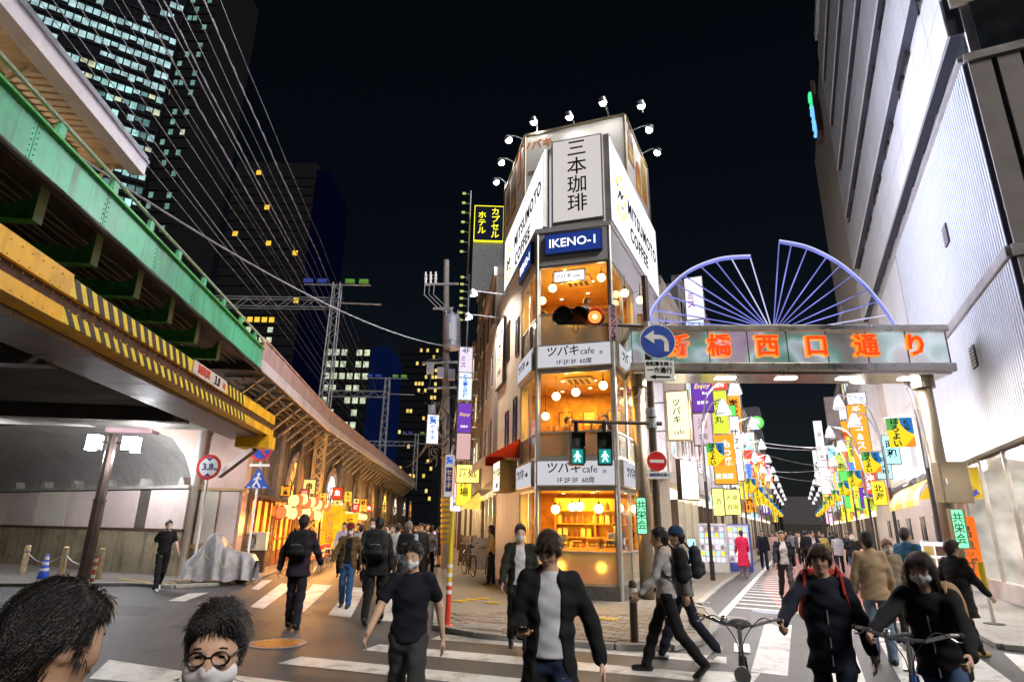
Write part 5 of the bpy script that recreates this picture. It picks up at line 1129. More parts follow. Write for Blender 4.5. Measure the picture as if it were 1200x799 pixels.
COLS = [em('sg_white', (1, .94, .92), .75), em('sg_yellow', (1, .70, .05), .95), em('sg_red', (.95, .08, .04), .85), em('sg_green', (.15, .75, .15), .8), em('sg_blue', (.10, .25, .95), .9), em('sg_orange', (1, .32, .03), .95), em('sg_purple', (.16, .05, .40), .8), em('sg_pink', (1, .55, .72), .95), em('sg_cyan', (.45, .9, 1), .9), em('sg_lime', (.62, .70, .06), .85)]
TXC = [ink, post[0], inkb]
def psign(lab, px, py, wp, hp, Y, face, texts, rz=RZR, rim=None, depth=.16, round_=False, arm=None):
    c_ = at(px, py, Y); q = (c_-Vector((0, 0, EYE))).dot(_f)/FPX; w, h = wp*q, hp*q
    r = E('hanging_sign', lab, 'sign', c_-Vector((0, 0, h/2)), rz); mb = MB()
    if round_: mb.disc((0, 0, h/2), w/2, depth*.8, 24)
    else: mb.box(-w/2, w/2, -depth/2, depth/2, 0, h)
    mb.build('panel', face, r)
    mb = MB(); e = .035
    if round_: mb.disc((0, .01, h/2), w/2+e, depth*.6, 24)
    else:
        for a, b, c__, d in ((-w/2-e, w/2+e, -e, 0), (-w/2-e, w/2+e, h, h+e), (-w/2-e, -w/2, 0, h), (w/2, w/2+e, 0, h)): mb.box(a, b, -depth/2-.01, depth/2+.01, c__, d)
    mb.build('frame', rim or brown_m, r)
    if arm:
        mb = MB(); 
        for zf in (.2, .8): mb.cyl((0, 0, h*zf), (arm*1.0, .02, h*zf), .025)
        mb.build('bracket', galv, r)
    for t_ in texts:
        s, fr, x, z, mt = t_[:5]; k = dict(t_[5]) if len(t_) > 5 else {}
        T(s, fr*(w if not k.get('vert') else w), mt, r, (x*w, -depth/2-.008, z*h), 0, **k)
    return r
V = dict(vert=True, bold=.015)
wA, wB, wC, wD = pm('facade_a', (.30, .27, .27), .6, stain=(.2, .18, .17), ss=.7, sa=.5), pm('facade_b', (.42, .36, .30), .6, stain=(.28, .24, .2), ss=.7, sa=.5), pm('facade_c', (.18, .17, .19), .5), pm('facade_d', (.5, .48, .50), .6, stain=(.3, .29, .3), ss=.6, sa=.5)
shop('shop_building', 'pale building with bright shopfront just past the cafe', 21.4, 26.2, 'l', 10.5, wB, 1, 2, dep=3.2)
shop('shop_building', 'grey building behind the purple sign, second past the cafe', 26.3, 33, 'l', 12.5, wA, 2, 3, .5, dep=5)
shop('shop_building', 'dark narrow building on left of the shopping street, third past the cafe', 33.1, 40, 'l', 14, wC, 3, 4, .5, dep=7)
shop('shop_building', 'pale building on left of the shopping street, fourth past the cafe', 40.1, 50, 'l', 11, wD, 4, 3, .5)
shop('shop_building', 'farther grey building on left of the shopping street', 50.1, 64, 'l', 15, wA, 5, 4, .5)
shop('shop_building', 'farthest brown building on left of the shopping street', 64.1, 92, 'l', 13, wB, 6, 4, .4)
shop('shop_building', 'narrow pale building after the white building on the right', 47, 55, 'r', 17, wD, 7, 5, .55)
shop('shop_building', 'grey building on right of the shopping street, mid distance', 55.1, 68, 'r', 14, wA, 8, 4, .5)
shop('shop_building', 'farthest building on right of the shopping street', 68.1, 92, 'r', 12, wC, 9, 3, .5)
for i, (s_, t_, sd) in enumerate(LS2):
    o = copy_tree(proto); o['label'] = 'small far street lamp on the %s kerb, %s beyond the seven' % (('left', 'right')[sd], ('first', 'second', 'third')[i % 3]); o.location = R(s_, t_, .06); o.rotation_euler = (0, 0, RZR)
    if sd: o.scale = (-1, 1, 1)
shop('end_building', 'low dark building closing the far end of the street', 150, 158, 'l', 9, wC, 11, 2, .8, front=pm('dim_front', (.10, .09, .08), .6), t=6)
shop('shop_building', 'last building on left of the shopping street, very far', 92.5, 125, 'l', 12, wA, 31, 4, .6)
shop('shop_building', 'last building on right of the shopping street, very far', 92.5, 125, 'r', 14, wD, 32, 4, .6)
# far grey tower with small blue sign
r = E('office_tower', 'grey tower with small blue sign at far left of the shopping street', 'building', R(118, -5.5), RZR)
mb = MB(); mb.box(-5, 1.2, 0, 9, 0, 23.5); mb.build('wall', pm('far_tower_grey', (.16, .16, .20), .6), r)
for k in range(6):
    for i in range(4): mb = MB(); mb.box(1.2, 1.24, .8+i*2, 2.0+i*2, 4+k*3.1, 5.6+k*3.1); mb.build('window', dwin, r)
mb = MB(); mb.box(-1.6, .2, -.1, -.02, 19.2, 21.0); mb.build('blue_sign', em('far_blue_sign', (.02, .22, 1), 1.2), r); T('医院', .8, inkb, r, (-.7, -.12, 20.1), 0)
# signs, left row
psign('cream lit vertical cafe sign in brass frame projecting over the street', 795, 487, 24, 56, 19, em('sg_cream', (1, .88, .52), 1.0), [('ツバキ', .42, -.05, .58, ink, V), ('cafe', .34, 0, .15, ink)], rim=MATS['brass_rim'], arm=-1.0)
psign('purple hanging sign with gold Enjoy script', 823, 462, 22, 42, 21.5, COLS[6], [('Enjoy', .36, 0, .72, gold, dict(shear=.25, bold=.01)), ('Bar', .22, .15, .52, inkb), ('営業中', .2, 0, .25, inkb)])
psign('red sign with small white roof emblem above the lime sign', 843, 447, 17, 20, 22.6, COLS[2], [('△', .55, 0, .62, inkb, dict(bold=.03)), ('酒場', .3, 0, .22, inkb)])
psign('lime yellow vertical sign with dark brush characters', 844, 483, 17, 50, 22.7, COLS[9], [('らん丸', .55, -.12, .5, ink, V), ('居酒屋', .3, .3, .55, post[0], V)])
psign('pinkish small hanging sign below the purple sign', 824, 503, 20, 36, 21.7, em('sg_pinkgrey', (.75, .55, .62), .7), [('酒', .6, 0, .65, post[0]), ('2階', .35, 0, .25, ink)])
psign('large red orange hanging sign behind the first lamp flag', 849, 537, 24, 58, 24.2, COLS[5], [('もつ焼', .42, .15, .6, inkb, V), ('居酒屋', .28, -.05, .14, inkb)])
psign('white vertical sign with dark characters past the red sign', 862, 525, 13, 74, 26.5, COLS[0], [('サウナ', .75, 0, .6, ink, V)])
psign('tall white floor sign marked 4F with purple grapes', 814, 350, 20, 52, 24.5, em('sg_4f', (.85, .82, .9), .75), [('4F', .62, 0, .88, inkb), ('ミス', .5, -.2, .45, em('txt_purple', (.25, .03, .35), .8), V)])
psign('pale blue vertical sign just below the 4F sign', 815, 384, 20, 18, 24.6, em('sg_paleblue', (.7, .85, 1), .8), [('個人', .5, 0, .5, em('txt_blue', (.02, .1, .6), .7))])
psign('green round hanging sign high on the left row', 887, 495, 15, 15, 40, COLS[3], [('茶', .6, 0, .5, inkb)], round_=True)
psign('white glowing fascia sign of the shop past the cafe', 806, 562, 30, 44, 21.0, em('fascia_lit', (1, .93, .95), 1.3), [('定食', .3, 0, .5, em('txt_pink', (.9, .45, .5), .9))], rz=RZR+rad(60))
psign('yellow lit fascia sign with brush print, left of pair', 842, 588, 12, 30, 25.8, em('sg_yel2', (.95, .95, .25), 1.0), [('酒', .6, 0, .5, ink)])
psign('yellow lit fascia sign with brush print, right of pair', 858, 588, 18, 28, 26.2, em('sg_yel2', (.95, .95, .25), 1.0), [('大衆', .4, 0, .65, ink), ('酒場', .4, 0, .28, ink)])
rnd = random.Random(5); KJ = '酒場 寿司 焼肉 居酒屋 鳥 カラオケ 麻雀 中華 バー 薬 串カツ ラーメン 整体 酒 魚 そば うどん 定食 喫茶 珈琲 天ぷら 地酒 立飲み おでん 餃子 質店 靴 鍋 炭火 海鮮 刺身 ビール 囲碁 将棋 眼鏡 歯科 金券 煙草 理容 弁当 もつ鍋 牛丼 沖縄 博多 北海 土佐 新橋 銀座 昭和 大衆'.split(); kq = list(KJ)
MEAN = dict(zip(KJ, 'tavern sushi grilled-meat izakaya chicken karaoke mahjong chinese-food bar pharmacy skewers ramen massage sake fish soba udon set-meal tea-room coffee tempura local-sake standing-bar oden gyoza pawnshop shoes hotpot charcoal-grill seafood sashimi beer go-salon shogi spectacles dentist ticket-shop tobacco barber bento offal-hotpot beef-bowl okinawa hakata hokkai tosa shinbashi ginza showa popular'.split()))
cn_ = ['white', 'yellow', 'red', 'green', 'blue', 'orange', 'purple', 'pink', 'pale cyan', 'lime']
for i in range(34):
    left = i % 2 == 0; s = 29+i*1.65; z = rnd.uniform(2.9, 8.5); k = rnd.randrange(10); w = rnd.uniform(.55, .95); h = rnd.uniform(1.1, 3.0); kj = kq.pop()
    t = -3.3 if left else 4.0
    if not left and s < 46: z = rnd.uniform(2.8, 4.6); h = min(h, 1.2)
    r = E('hanging_sign', '%s vertical sign reading %s on the %s row of the street' % (cn_[k], MEAN[kj], 'left' if left else 'right'), 'sign', R(s, t, z), RZR)
    mb = MB(); mb.box(-w/2, w/2, -.08, .08, 0, h); mb.build('panel', COLS[k], r); mb = MB(); mb.box(-w/2-.03, w/2+.03, -.06, .06, -.03, h+.03); mb.build('frame', brown_m, r)
    T(kj, min(w*.7, h/len(kj)*.85), inkb if k in (2, 4, 6) else ink, r, (0, -.09, h/2), 0, vert=True, bold=.02)
for i in range(16):
    left = i % 2 == 0; s = 24.5+i*3.6; k = rnd.choice((0, 1, 1, 5, 7, 8)); w = rnd.uniform(1.6, 2.6)
    if not left and s < 47: continue
    r = E('fascia_sign', '%s lit fascia sign reading %s over a shop on the %s row' % (cn_[k], MEAN[kq[-1]], 'left' if left else 'right'), 'sign', R(s, -3.75 if left else 4.5, 2.75), RZR)
    mb = MB(); mb.box(-.06, .06, 0, w, 0, .55); mb.build('panel', COLS[k], r); T(kq.pop(), .4, ink, r, (.07 if left else -.07, w/2, .28), rad(90 if left else -90), bold=.02)
for i in range(40):
    left = i % 2 == 0; s = 36+i*1.7; z = rnd.uniform(2.6, 9.5); k = rnd.choice((0, 1, 1, 2, 5, 5, 7, 8, 9, 3, 4)); w = rnd.uniform(.5, 1.0); h = rnd.uniform(.7, 2.6); t = (-3.3 if left else 4.0)+rnd.uniform(-.2, .3)
    if not left and s < 47: z = rnd.uniform(2.6, 3.4); h = .7
    r = E('hanging_sign', 'small distant glowing sign among the crowded signs of the shopping street', 'sign', R(s, t, z), RZR, 'small distant signs of the shopping street')
    mb = MB(); mb.box(-w/2, w/2, -.07, .07, 0, h); mb.build('panel', COLS[k], r); kj = KJ[(i*7) % len(KJ)]; T(kj, min(w*.75, h/len(kj)*.85), inkb if k in (2, 4) else ink, r, (0, -.08, h/2), 0, vert=True, bold=.02)
# right row signs
psign('tall orange vertical pachinko sign with white cap', 1008, 512, 19, 76, 33, COLS[5], [('パチンコ&スロット', .55, 0, .5, inkb, V)])
psign('white cap sign on top of the orange vertical sign', 1003.5, 467, 19, 13, 33, COLS[0], [('UCHI', .3, 0, .5, em('txt_blue', (.02, .1, .6), .7))])
psign('plain grey unlit vertical sign panel far on the right row', 976, 490, 13, 50, 45, pm('grey_panel', (.3, .27, .28), .5), [])
psign('tall white glowing sign tower on right row', 963, 535, 9, 84, 56, COLS[0], [('酒', .6, 0, .8, ink), ('楽', .6, 0, .5, ink)])
psign('white vertical sign on a dark far building', 957.5, 548, 6, 40, 75, COLS[0], [('大衆酒', .8, 0, .5, ink, V)])
# vending / display racks by the red coat person, A boards
for i, (s, t, lab, k) in enumerate(((26.6, -3.2, 'white lit capsule machine left of the pink coat', 0), (27.7, -2.4, 'white and blue lit display rack right of the pink coat', 8))):
    r = E('display_machine', lab, 'vending machine', R(s, t, .06), RZR); mb = MB(); mb.box(-.55, .55, -.2, .25, 0, 1.85); bevel(mb.build('case', pm('machine_blue', (.08, .12, .5), .4) if i else white_p, r), .02)
    mb = MB(); mb.box(-.5, .5, -.215, -.2, .35, 1.8); f = mb.build('lit_front', em('rack_front', (.85, .80, .95), .45, .4, 3), r)
    for a in range(5):
        for b in range(6): mb = MB(); mb.box(-.46+a*.19, -.33+a*.19, -.235, -.218, .40+b*.23, .56+b*.23); mb.build('product', (COLS[0], COLS[7], COLS[8], COLS[0], wB, COLS[1])[(a*3+b*5+i) % 6], f)
for i, (px, py, k, lab) in enumerate(((808, 674, 8, 'tall pale cyan A board nearest the cafe on the shopping street'), (822, 668, 3, 'green and white A board beside the lamp post'), (846, 668, 0, 'white A board left of the capsule machine'))):
    p = gp(px, py); r = E('a_board', lab, 'A board', (p.x, p.y, .06), RZR+.2)
    for sgn_ in (-1, 1): mb = MB(); mb.bar((0, sgn_*.02, 1.25), (0, sgn_*.28, .02), .6, .02, up=(0, 1, 0)); mb.build('board', COLS[k] if sgn_ < 0 else brown_m, r)
    T('本日', .24, ink, r, (0, -.13, .85), 0, rx=76, bold=.02); T('生ビール', .13, ink, r, (0, -.205, .5), 0, rx=76)
# ------------------------------------------------------------------ buildings on the right of the alley
warmf = em('alley_glow', (1, .72, .36), .8, .6, 1.2)
shop('alley_building', 'beige narrow building next to the cafe on the alley', 21.5, 26.8, 'r', 11.0, pm('alley_beige', (.36, .30, .26), .6, stain=(.22, .18, .15), ss=.8, sa=.5), 21, 3, .15, warmf, 'L', 1.9, 2.4)
shop('hotel_building', 'dark building carrying the capsule hotel sign', 26.9, 33, 'r', 14.2, pm('hotel_dark', (.14, .125, .13), .6), 22, 4, .15, warmf, 'L', 1.85, 4)
shop('alley_building', 'grey building farther down the alley', 33.1, 44, 'r', 11.5, wA, 23, 3, .3, warmf, 'L', 1.75, 5)
shop('alley_building', 'farthest building down the alley on right', 44.1, 75, 'r', 13, wC, 24, 4, .3, warmf, 'L', 1.5, 6)
# capsule hotel sign on roof
ylc = em('hotel_yellow', (.95, .85, .02), 1.0); dk = em('hotel_black', (.01, .012, .03), .6)
r = psign('black roof sign with yellow border and characters for capsule hotel', 573, 264, 33, 44, 26.9, dk, [('カプセル', .30, .22, .5, ylc, V), ('ホテル', .30, -.25, .5, ylc, V)], rz=rad(2), rim=ylc, depth=.4)
mb = MB(); mb.box(-.75, .75, -.1, .1, -2.6, 0); mb.build('support_frame', galv, r)
for i, (px, y0, y1, Y) in enumerate(((549, 228, 296, 27.2), (548, 326, 376, 27.0))):
    a = at(px, y1, Y); b = at(px, y0, Y); r = E('sign_light_rack', 'vertical rack of small green lit sign lamps, %s of two' % ('upper', 'lower')[i], 'lamp rack', a)
    h = b.z-a.z; mb = MB(); mb.cyl((0, 0, -1.5), (0, 0, h+.2), .04); mb.build('mast', galv, r)
    for k in range(7):
        z = h*k/6; mb = MB(); mb.cyl((0, 0, z), (-.3, -.05, z+.04), .015); arm_ = mb.build('arm', galv, r)
        mb = MB(); mb.box(-.42, -.26, -.08, .02, z-.0, z+.08); mb.build('lamp_head', em('rack_lamp', (.75, .85, .25), .45), arm_)
PS = dict(rz=RZL+.05)
psign('white floor sign marked 4F with purple grapes on the alley', 545.5, 425, 15, 36, 23.5, em('sg_4f2', (.8, .72, .85), .7), [('4F', .6, 0, .88, ink), ('ミス', .5, -.2, .5, MATS['txt_purple'], V)], arm=.5, **PS)
psign('pale blue vertical sign with blue characters on the alley', 545, 453, 15, 32, 23.5, em('sg_paleblue', (.7, .85, 1), .8), [('個人輸入代行', .34, 0, .5, MATS['txt_blue'], dict(vert=True, bold=.03, gap=.9))], arm=.5, **PS)
psign('purple Enjoy sign on the alley below the pale blue sign', 544, 490, 15, 34, 23.5, COLS[6], [('Enjoy', .36, 0, .62, gold, dict(shear=.25)), ('営業中', .2, 0, .2, inkb)], arm=.5, **PS)
psign('blank pink board below the purple sign on the alley', 543, 523, 16, 30, 23.5, em('sg_blankpink', (.85, .52, .5), .55), [], arm=.5, **PS)
psign('blue and white pawnshop sign hanging over the alley', 507, 503, 13, 33, 24.6, em('sg_pawn', (.75, .85, 1), 1.0), [('質', .7, 0, .8, MATS['txt_blue'], dict(bold=.03)), ('セキネ', .5, 0, .38, MATS['txt_blue'], V)], arm=-.3, **PS)
# yellow dome awning of alley shop
r = E('awning', 'yellow lit dome awning over an alley shop', 'awning', L(27.6, 1.85), RZL)
mb = MB(); n = 10
P = [(-.9*math.sin(a)*math.cos(b), 1.1*math.cos(b)*1.0 if False else -1.2*math.cos(b), 2.35+.75*math.sin(b)*math.cos(a)) for a in (j/6*math.pi/2 for j in range(7)) for b in (math.pi*k/n for k in range(n+1))]
mb.add(P, [(j*(n+1)+k, j*(n+1)+k+1, (j+1)*(n+1)+k+1, (j+1)*(n+1)+k) for j in range(6) for k in range(n)]); mb.build('dome', em('dome_yellow', (1, .62, .10), .75, .3, 2), r, smooth=True)
r = psign('warm lit shop sign above the dome awning', 548, 555, 26, 20, 26.5, em('sg_warm2', (1, .72, .18), 1.1), [('酒処', .4, 0, .5, post[0], dict(bold=.02))], **PS)
light('alley_light', 'POINT', L(26, .9, 2.4), 70, (1, .78, .5), None, .3); light('alley_light', 'POINT', L(34, .6, 2.6), 110, (1, .7, .36), None, .3); light('alley_light', 'POINT', L(45, .2, 3), 160, (1, .75, .45), None, .4)
for i in range(6):
    s = 30+i*4.2; k = (1, 7, 5, 0, 2, 6)[i]
    r = E('hanging_sign', '%s lit vertical sign down the alley, %s from the utility pole' % (cn_[k], nth[i] if i else 'nearest'), 'sign', L(s, 1.3, 2.6+.5*(i % 3)), RZL)
    mb = MB(); mb.box(-.35, .35, -.08, .08, 0, 1.6); mb.build('panel', COLS[k], r); mb = MB(); mb.box(-.38, .38, -.06, .06, -.03, 1.63); mb.build('frame', brown_m, r); T(KJ[i], .42, inkb if k in (2, 6) else ink, r, (0, -.09, .8), 0, vert=True, bold=.02)
# low lit purple sign, A-boards and parked bicycle by the wall
r = E('light_box', 'purple white lit standing sign box down the alley', 'sign', L(30.5, -.2, .06), RZL)
mb = MB(); mb.box(-.25, .25, -.1, .1, .08, 1.3); mb.build('box', em('lightbox_purple', (.55, .4, 1), 1.2), r); mb = MB(); mb.box(-.28, .28, -.13, .13, 0, .08); mb.build('base', black, r)
for i, (px, py, lab) in enumerate(((562, 674, 'black framed menu A board beside the standing woman'), (548, 664, 'dark easel sign behind the menu board'))):
    p = gp(px, py); r = E('a_board', lab, 'A board', (p.x, p.y, .06), RZL-.35)
    for sg in (-1, 1):
        mb = MB(); mb.bar((0, sg*.02, 1.2), (0, sg*.3, .15), .58, .02, up=(0, 1, 0)); mb.build('board', pm('menu_dark', (.35, .30, .26), .5) if i == 0 else brown_m, r)
        for dx in (-.31, .31): mb = MB(); mb.bar((dx, sg*.02, 1.25), (dx, sg*.34, 0), .035); mb.build('leg', black, r)
    for k in range(6): mb = MB(); z = .35+(k//2)*.27; y = -.02-(1.2-z-.11)*.267-.016; mb.bar((-.12+(k % 2)*.25, y+.03, z+.11), (-.12+(k % 2)*.25, y-.03, z-.11), .2, .006, up=(0, 1, 0)); mb.build('menu_photo', gm[k], r)
# ------------------------------------------------------------------ utility pole
up_ = gp(522, 668); r = E('utility_pole', 'concrete utility pole with transformer drum and tangled cables', 'utility pole', up_); r.rotation_euler = (0, rad(-2.6), 0)
polem = pm('pole_concrete', (.30, .27, .25), .75, var=.2, vs=5, bump=.3)
mb = MB(); mb.cyl((0, 0, 0), (0, 0, 13.1), .19, .12, 14); mb.build('pole', polem, r)
tr_ = pm('transformer_grey', (.50, .52, .60), .4, .3, var=.08, vs=4, bump=.04)
mb = MB(); mb.lathe([(0, 8.85), (.33, 8.85), (.36, 8.9), (.36, 10.25), (.33, 10.32), (.2, 10.42), (0, 10.45)], (.28, -.25, 0), 20); t_ = mb.build('transformer', tr_, r, smooth=False)
mb = MB()
for a in range(4): mb.cyl((.28+.24*math.cos(a*1.57), -.25+.24*math.sin(a*1.57), 10.3), (.28+.26*math.cos(a*1.57), -.25+.26*math.sin(a*1.57), 10.62), .055, .03, 8)
mb.build('bushing', tr_, t_); mb = MB(); mb.box(.18, .40, -.63, -.60, 9.2, 9.9); mb.build('rating_plate', white_p, t_)
mb = MB(); mb.lathe([(.37, 9.05), (.375, 9.1), (.37, 9.15)], (.28, -.25, 0), 20); mb.build('band', galv, t_)
for z, w in ((11.9, 1.5), (10.75, .9), (8.3, 1.6), (7.2, 1.2)): mb = MB(); mb.bar((-w*.62, -.14, z), (w*.38, -.14, z), .08); mb.build('cross_arm', galv, r)
for i in range(3):
    mb = MB(); x = -.9+i*.22; mb.cyl((x, -.14, 11.95), (x, -.14, 12.5), .055, .04, 8); mb.cyl((x, -.14, 12.15), (x, -.14, 12.2), .075, .075, 8); mb.cyl((x, -.14, 12.3), (x, -.14, 12.35), .075, .075, 8); mb.build('insulator', white_p, r)
rnd = random.Random(3); mb = MB()
for i in range(34):
    z = rnd.uniform(4.5, 8.6); a = Vector((rnd.uniform(-.55, .25), rnd.uniform(-.3, .1), z)); P = [a]
    for k in range(4): P.append(P[-1]+Vector((rnd.uniform(-.3, .3), rnd.uniform(-.15, .1), rnd.uniform(-.5, .25))))
    mb.tube(spline(P, 4), rnd.choice((.014, .02, .028)), 5)
mb.build('cable_tangle', pm('cable_grey', (.10, .10, .11), .6), r, kind='stuff')
for i in range(3): mb = MB(); mb.tube([(-.9+i*.22, -.14, 12.5), (-.95+i*.2, -.2, 11.4), (-.3+i*.2, -.2, 10.7), (.2+i*.1, -.25, 10.5)], .016, 5); mb.build('drop_wire', pm('cable_pale', (.4, .4, .45), .5), r)
for i, (x, z) in enumerate(((-.65, 8.1), (-.2, 7.9), (.25, 7.8), (-.55, 6.3))): mb = MB(); mb.box(x-.14, x+.14, -.34, -.14, z-.3, z+.15); mb.build('junction_box', tr_, r)
sp = E('pole_sign', 'vertical blue white sign strapped to the utility pole', 'sign', up_+Vector((0, -.24, 2.75)), 0)
mb = MB(); mb.box(-.17, .17, -.03, .0, 0, 1.65); mb.build('panel', em('sg_polesign', (.85, .85, .8), .35), sp); T('質', .3, MATS['txt_blue'], sp, (0, -.035, 1.4), 0, bold=.03)
mb = MB(); mb.box(-.13, .13, -.036, -.031, .2, 1.15); mb.build('blue_field', pm('pole_sign_blue', (.03, .06, .35), .5), sp); T('セキネ', .26, white_p, sp, (0, -.04, .68), 0, vert=True, bold=.02)
mb = MB()
for k in range(9): mb.cyl((0, 0, 1.0+k*.2), (0, 0, 1.1+k*.2), .2, .2, 14)
mb.build('hazard_sleeve', pm('sleeve_yel', (.6, .42, .02), .5), r, kind='stuff')
# red yellow reflective post
r = E('reflective_post', 'slim red and yellow reflective post at the pavement edge', 'post', gp(524, 737))
yl_, rd_ = pm('post_yellow', (.72, .50, .02), .45), pm('post_red', (.70, .05, .02), .4)
mb = MB(); mb.cyl((0, 0, 0), (0, 0, .07), .11, .10, 16); mb.build('foot', rd_, r); mb = MB(); mb.cyl((0, 0, .07), (0, 0, .75), .045, n=14); mb.build('lower_tube', rd_, r); mb = MB(); mb.cyl((0, 0, .75), (0, 0, 1.9), .043, .038, n=14); mb.build('upper_tube', yl_, r)
for z in (.55, .68, .82, .96): mb = MB(); mb.cyl((0, 0, z), (0, 0, z+.06), .048, n=14); mb.build('band', white_p, r)
# black bollard
r = E('bollard', 'black round bollard with white band on the corner pavement', 'bollard', gp(744, 757)+Vector((0, 0, .02)))
mb = MB(); mb.cyl((0, 0, 0), (0, 0, .82), .06, n=16); mb.lathe([(.06, .82), (.055, .86), (.035, .885), (0, .89)], n=16); mb.build('post', brown_m, r, smooth=False); mb = MB(); mb.cyl((0, 0, .66), (0, 0, .78), .063, n=16); mb.build('band', white_p, r); mb = MB(); mb.cyl((0, 0, 0), (0, 0, .03), .12, n=16); mb.build('foot', kerbm, r)
# ------------------------------------------------------------------ signal pole
sb_ = gp(776, 721); r = E('signal_pole', 'dark brown traffic signal pole with arms at the corner', 'signal pole', sb_)
SY = sb_.y
def spx(px, py): return at(px, py, SY)-sb_
mb = MB(); mb.cyl((0, 0, 0), (0, 0, .4), .12, .11, 14); mb.cyl((0, 0, .4), (0, 0, 7.35), .09, .075, 14); mb.build('pole', brown_m, r)
a = spx(690, 381); mb = MB(); mb.cyl((0, -.05, a.z-.02), (a.x+.3, -.05, a.z), .04, .035, 10); mb.build('arm', brown_m, r); mb = MB(); mb.tube([(0, -.05, a.z+1.0), (a.x+.2, -.05, a.z+.1)], .008, 5); mb.build('stay', galv, r)
b = spx(672, 494); mb = MB(); mb.cyl((.2, -.05, b.z-.02), (b.x-.05, -.05, b.z), .045, .035, 10); mb.build('arm', brown_m, r); mb = MB(); mb.tube([(0, -.05, b.z+.75), (b.x+.4, -.05, b.z+.05)], .008, 5); mb.tube([(0, -.05, b.z+.6), (b.x+.9, -.05, b.z+.05)], .008, 5); mb.build('stay', galv, r)
for z in (b.z-.02, a.z-.02, 5.0, 4.1): mb = MB(); mb.cyl((0, 0, z-.1), (0, 0, z+.1), .12, .12, 12); mb.build('clamp', galv, r)
v = E('vehicle_signal', 'horizontal three lens traffic signal showing red', 'traffic light', sb_+spx(677, 374)+Vector((0, -.1, 0)))
mb = MB(); W_ = 1.16
P = [(-W_/2+.17*math.cos(q)*-1 if False else 0, 0, 0)]
mb = MB(); mb.box(-W_/2+.15, W_/2-.15, -.07, .07, -.2, .2); mb.cyl((-W_/2+.18, -.07, 0), (-W_/2+.18, .07, 0), .2, .2, 20); mb.cyl((W_/2-.18, -.07, 0), (W_/2-.18, .07, 0), .2, .2, 20); mb.build('housing', black, v)
lens = [pm('lens_dark', (.03, .05, .04), .2, spec=.8), pm('lens_dark2', (.05, .045, .02), .2, spec=.8), em('lens_red', (1, .10, .02), 3.0)]
for k, x in enumerate((-.37, 0, .37)):
    mb = MB(); mb.disc((x, -.08, 0), .15, .02, 24); l_ = mb.build('lens', lens[k], v)
    if k == 2: mb = MB(); mb.disc((x, -.095, 0), .055, .01, 16); mb.build('lens_core', em('lens_hot', (1, .6, .15), 4), l_)
    mb = MB(); n = 14; P = []
    for q in range(n+1):
        an = math.pi*(-.08+1.16*q/n); P += [(x+.172*math.cos(an), -.07, .172*math.sin(an)), (x+.172*math.cos(an), -.33 if .1 < q/n < .9 else -.2, .172*math.sin(an)-.01)]
    mb.add(P, [(2*q, 2*q+1, 2*q+3, 2*q+2) for q in range(n)]); mb.build('visor', black, v)
mb = MB(); mb.tube([(-.1, 0, -.2), (-.14, 0, -.3), (-.06, 0, -.36), (.0, 0, -.28), (-.02, 0, -.2)], .012, 5); mb.build('cable_loop', rubber, v)
light('signal_light', 'POINT', (.37, -.45, 0), 4, (1, .15, .05), v, .1)
def pedsig(px, py, lab, rz):
    v = E('pedestrian_signal', lab, 'traffic light', sb_+spx(px, py)+Vector((0, -.08, 0)), rz)
    mb = MB(); mb.box(-.16, .16, -.08, .1, -.36, .36); bevel(mb.build('housing', pm('ped_housing', (.035, .045, .05), .5), v), .02)
    mb = MB(); mb.box(-.125, .125, -.09, -.08, .03, .32); u_ = mb.build('upper_lens', lens[0], v); mb = MB(); mb.box(-.125, .125, -.09, -.08, -.32, -.03); w = mb.build('lower_lens', em('ped_green_back', (.02, .25, .22), .8), v)
    gm_ = em('ped_green_man', (.35, 1, .85), 2.2)
    def man(z, mt, par, walk):
        mb = MB(); mb.disc((0, -.094, z+.085), .026, .006, 12); mb.ext([(-.035, -.094, z+.05), (.035, -.094, z+.05), (.025, -.094, z-.03), (-.025, -.094, z-.03)], (0, .004, 0))
        for sg in (-1, 1): mb.bar((sg*.012, -.092, z-.03), (sg*(.055 if walk else .018), -.092, z-.115), .004, .03, up=(1, 0, 0)); mb.bar((sg*.03, -.092, z+.045), (sg*(.075 if walk else .05), -.092, z-.02), .004, .02, up=(1, 0, 0))
        mb.build('figure', mt, par)
    man(-.17, gm_, w, True); man(.17, pm('ped_dark_man', (.06, .05, .05), .5), u_, False)
    for z in (.03, -.32):
        mb = MB(); mb.box(-.15, .15, -.22, -.08, z+.29, z+.30); mb.box(-.15, -.14, -.2, -.08, z, z+.29); mb.box(.14, .15, -.2, -.08, z, z+.29); mb.build('visor', black, v)
    mb = MB(); mb.cyl((0, .0, .36), (0, .0, .58), .05, .05, 10); mb.build('hanger', black, v)
pedsig(675, 526, 'left pedestrian signal showing green walking figure', .12); pedsig(708, 526, 'right pedestrian signal showing green walking figure', -.12)
p = sb_+spx(769, 402); q = E('road_sign', 'round blue sign with white left turn arrow on the signal pole', 'road sign', p+Vector((0, -.13, 0)))
disc(q, 0, .405, white_p, .0); disc(q, 0, .385, sblue, -.006, 'face')
mb = MB(); n = 8; C_ = [(.19-.0, -.02, -.24), (.19, -.02, -.05)]+[(.19-.17*(1-math.cos(k/n*math.pi/2)), -.02, -.05+.15*math.sin(k/n*math.pi/2)) for k in range(1, n+1)]+[(-.08, -.02, .10)]
for a_, b_ in zip(C_, C_[1:]): mb.bar(a_, b_, .008, .105, up=Vector((0, 1, 0)).cross(Vector(b_)-Vector(a_)))
mb.ext([(-.08, -.024, -.06), (-.30, -.024, .10), (-.08, -.024, .26)], (0, .008, 0)); mb.build('arrow', white_p, q)
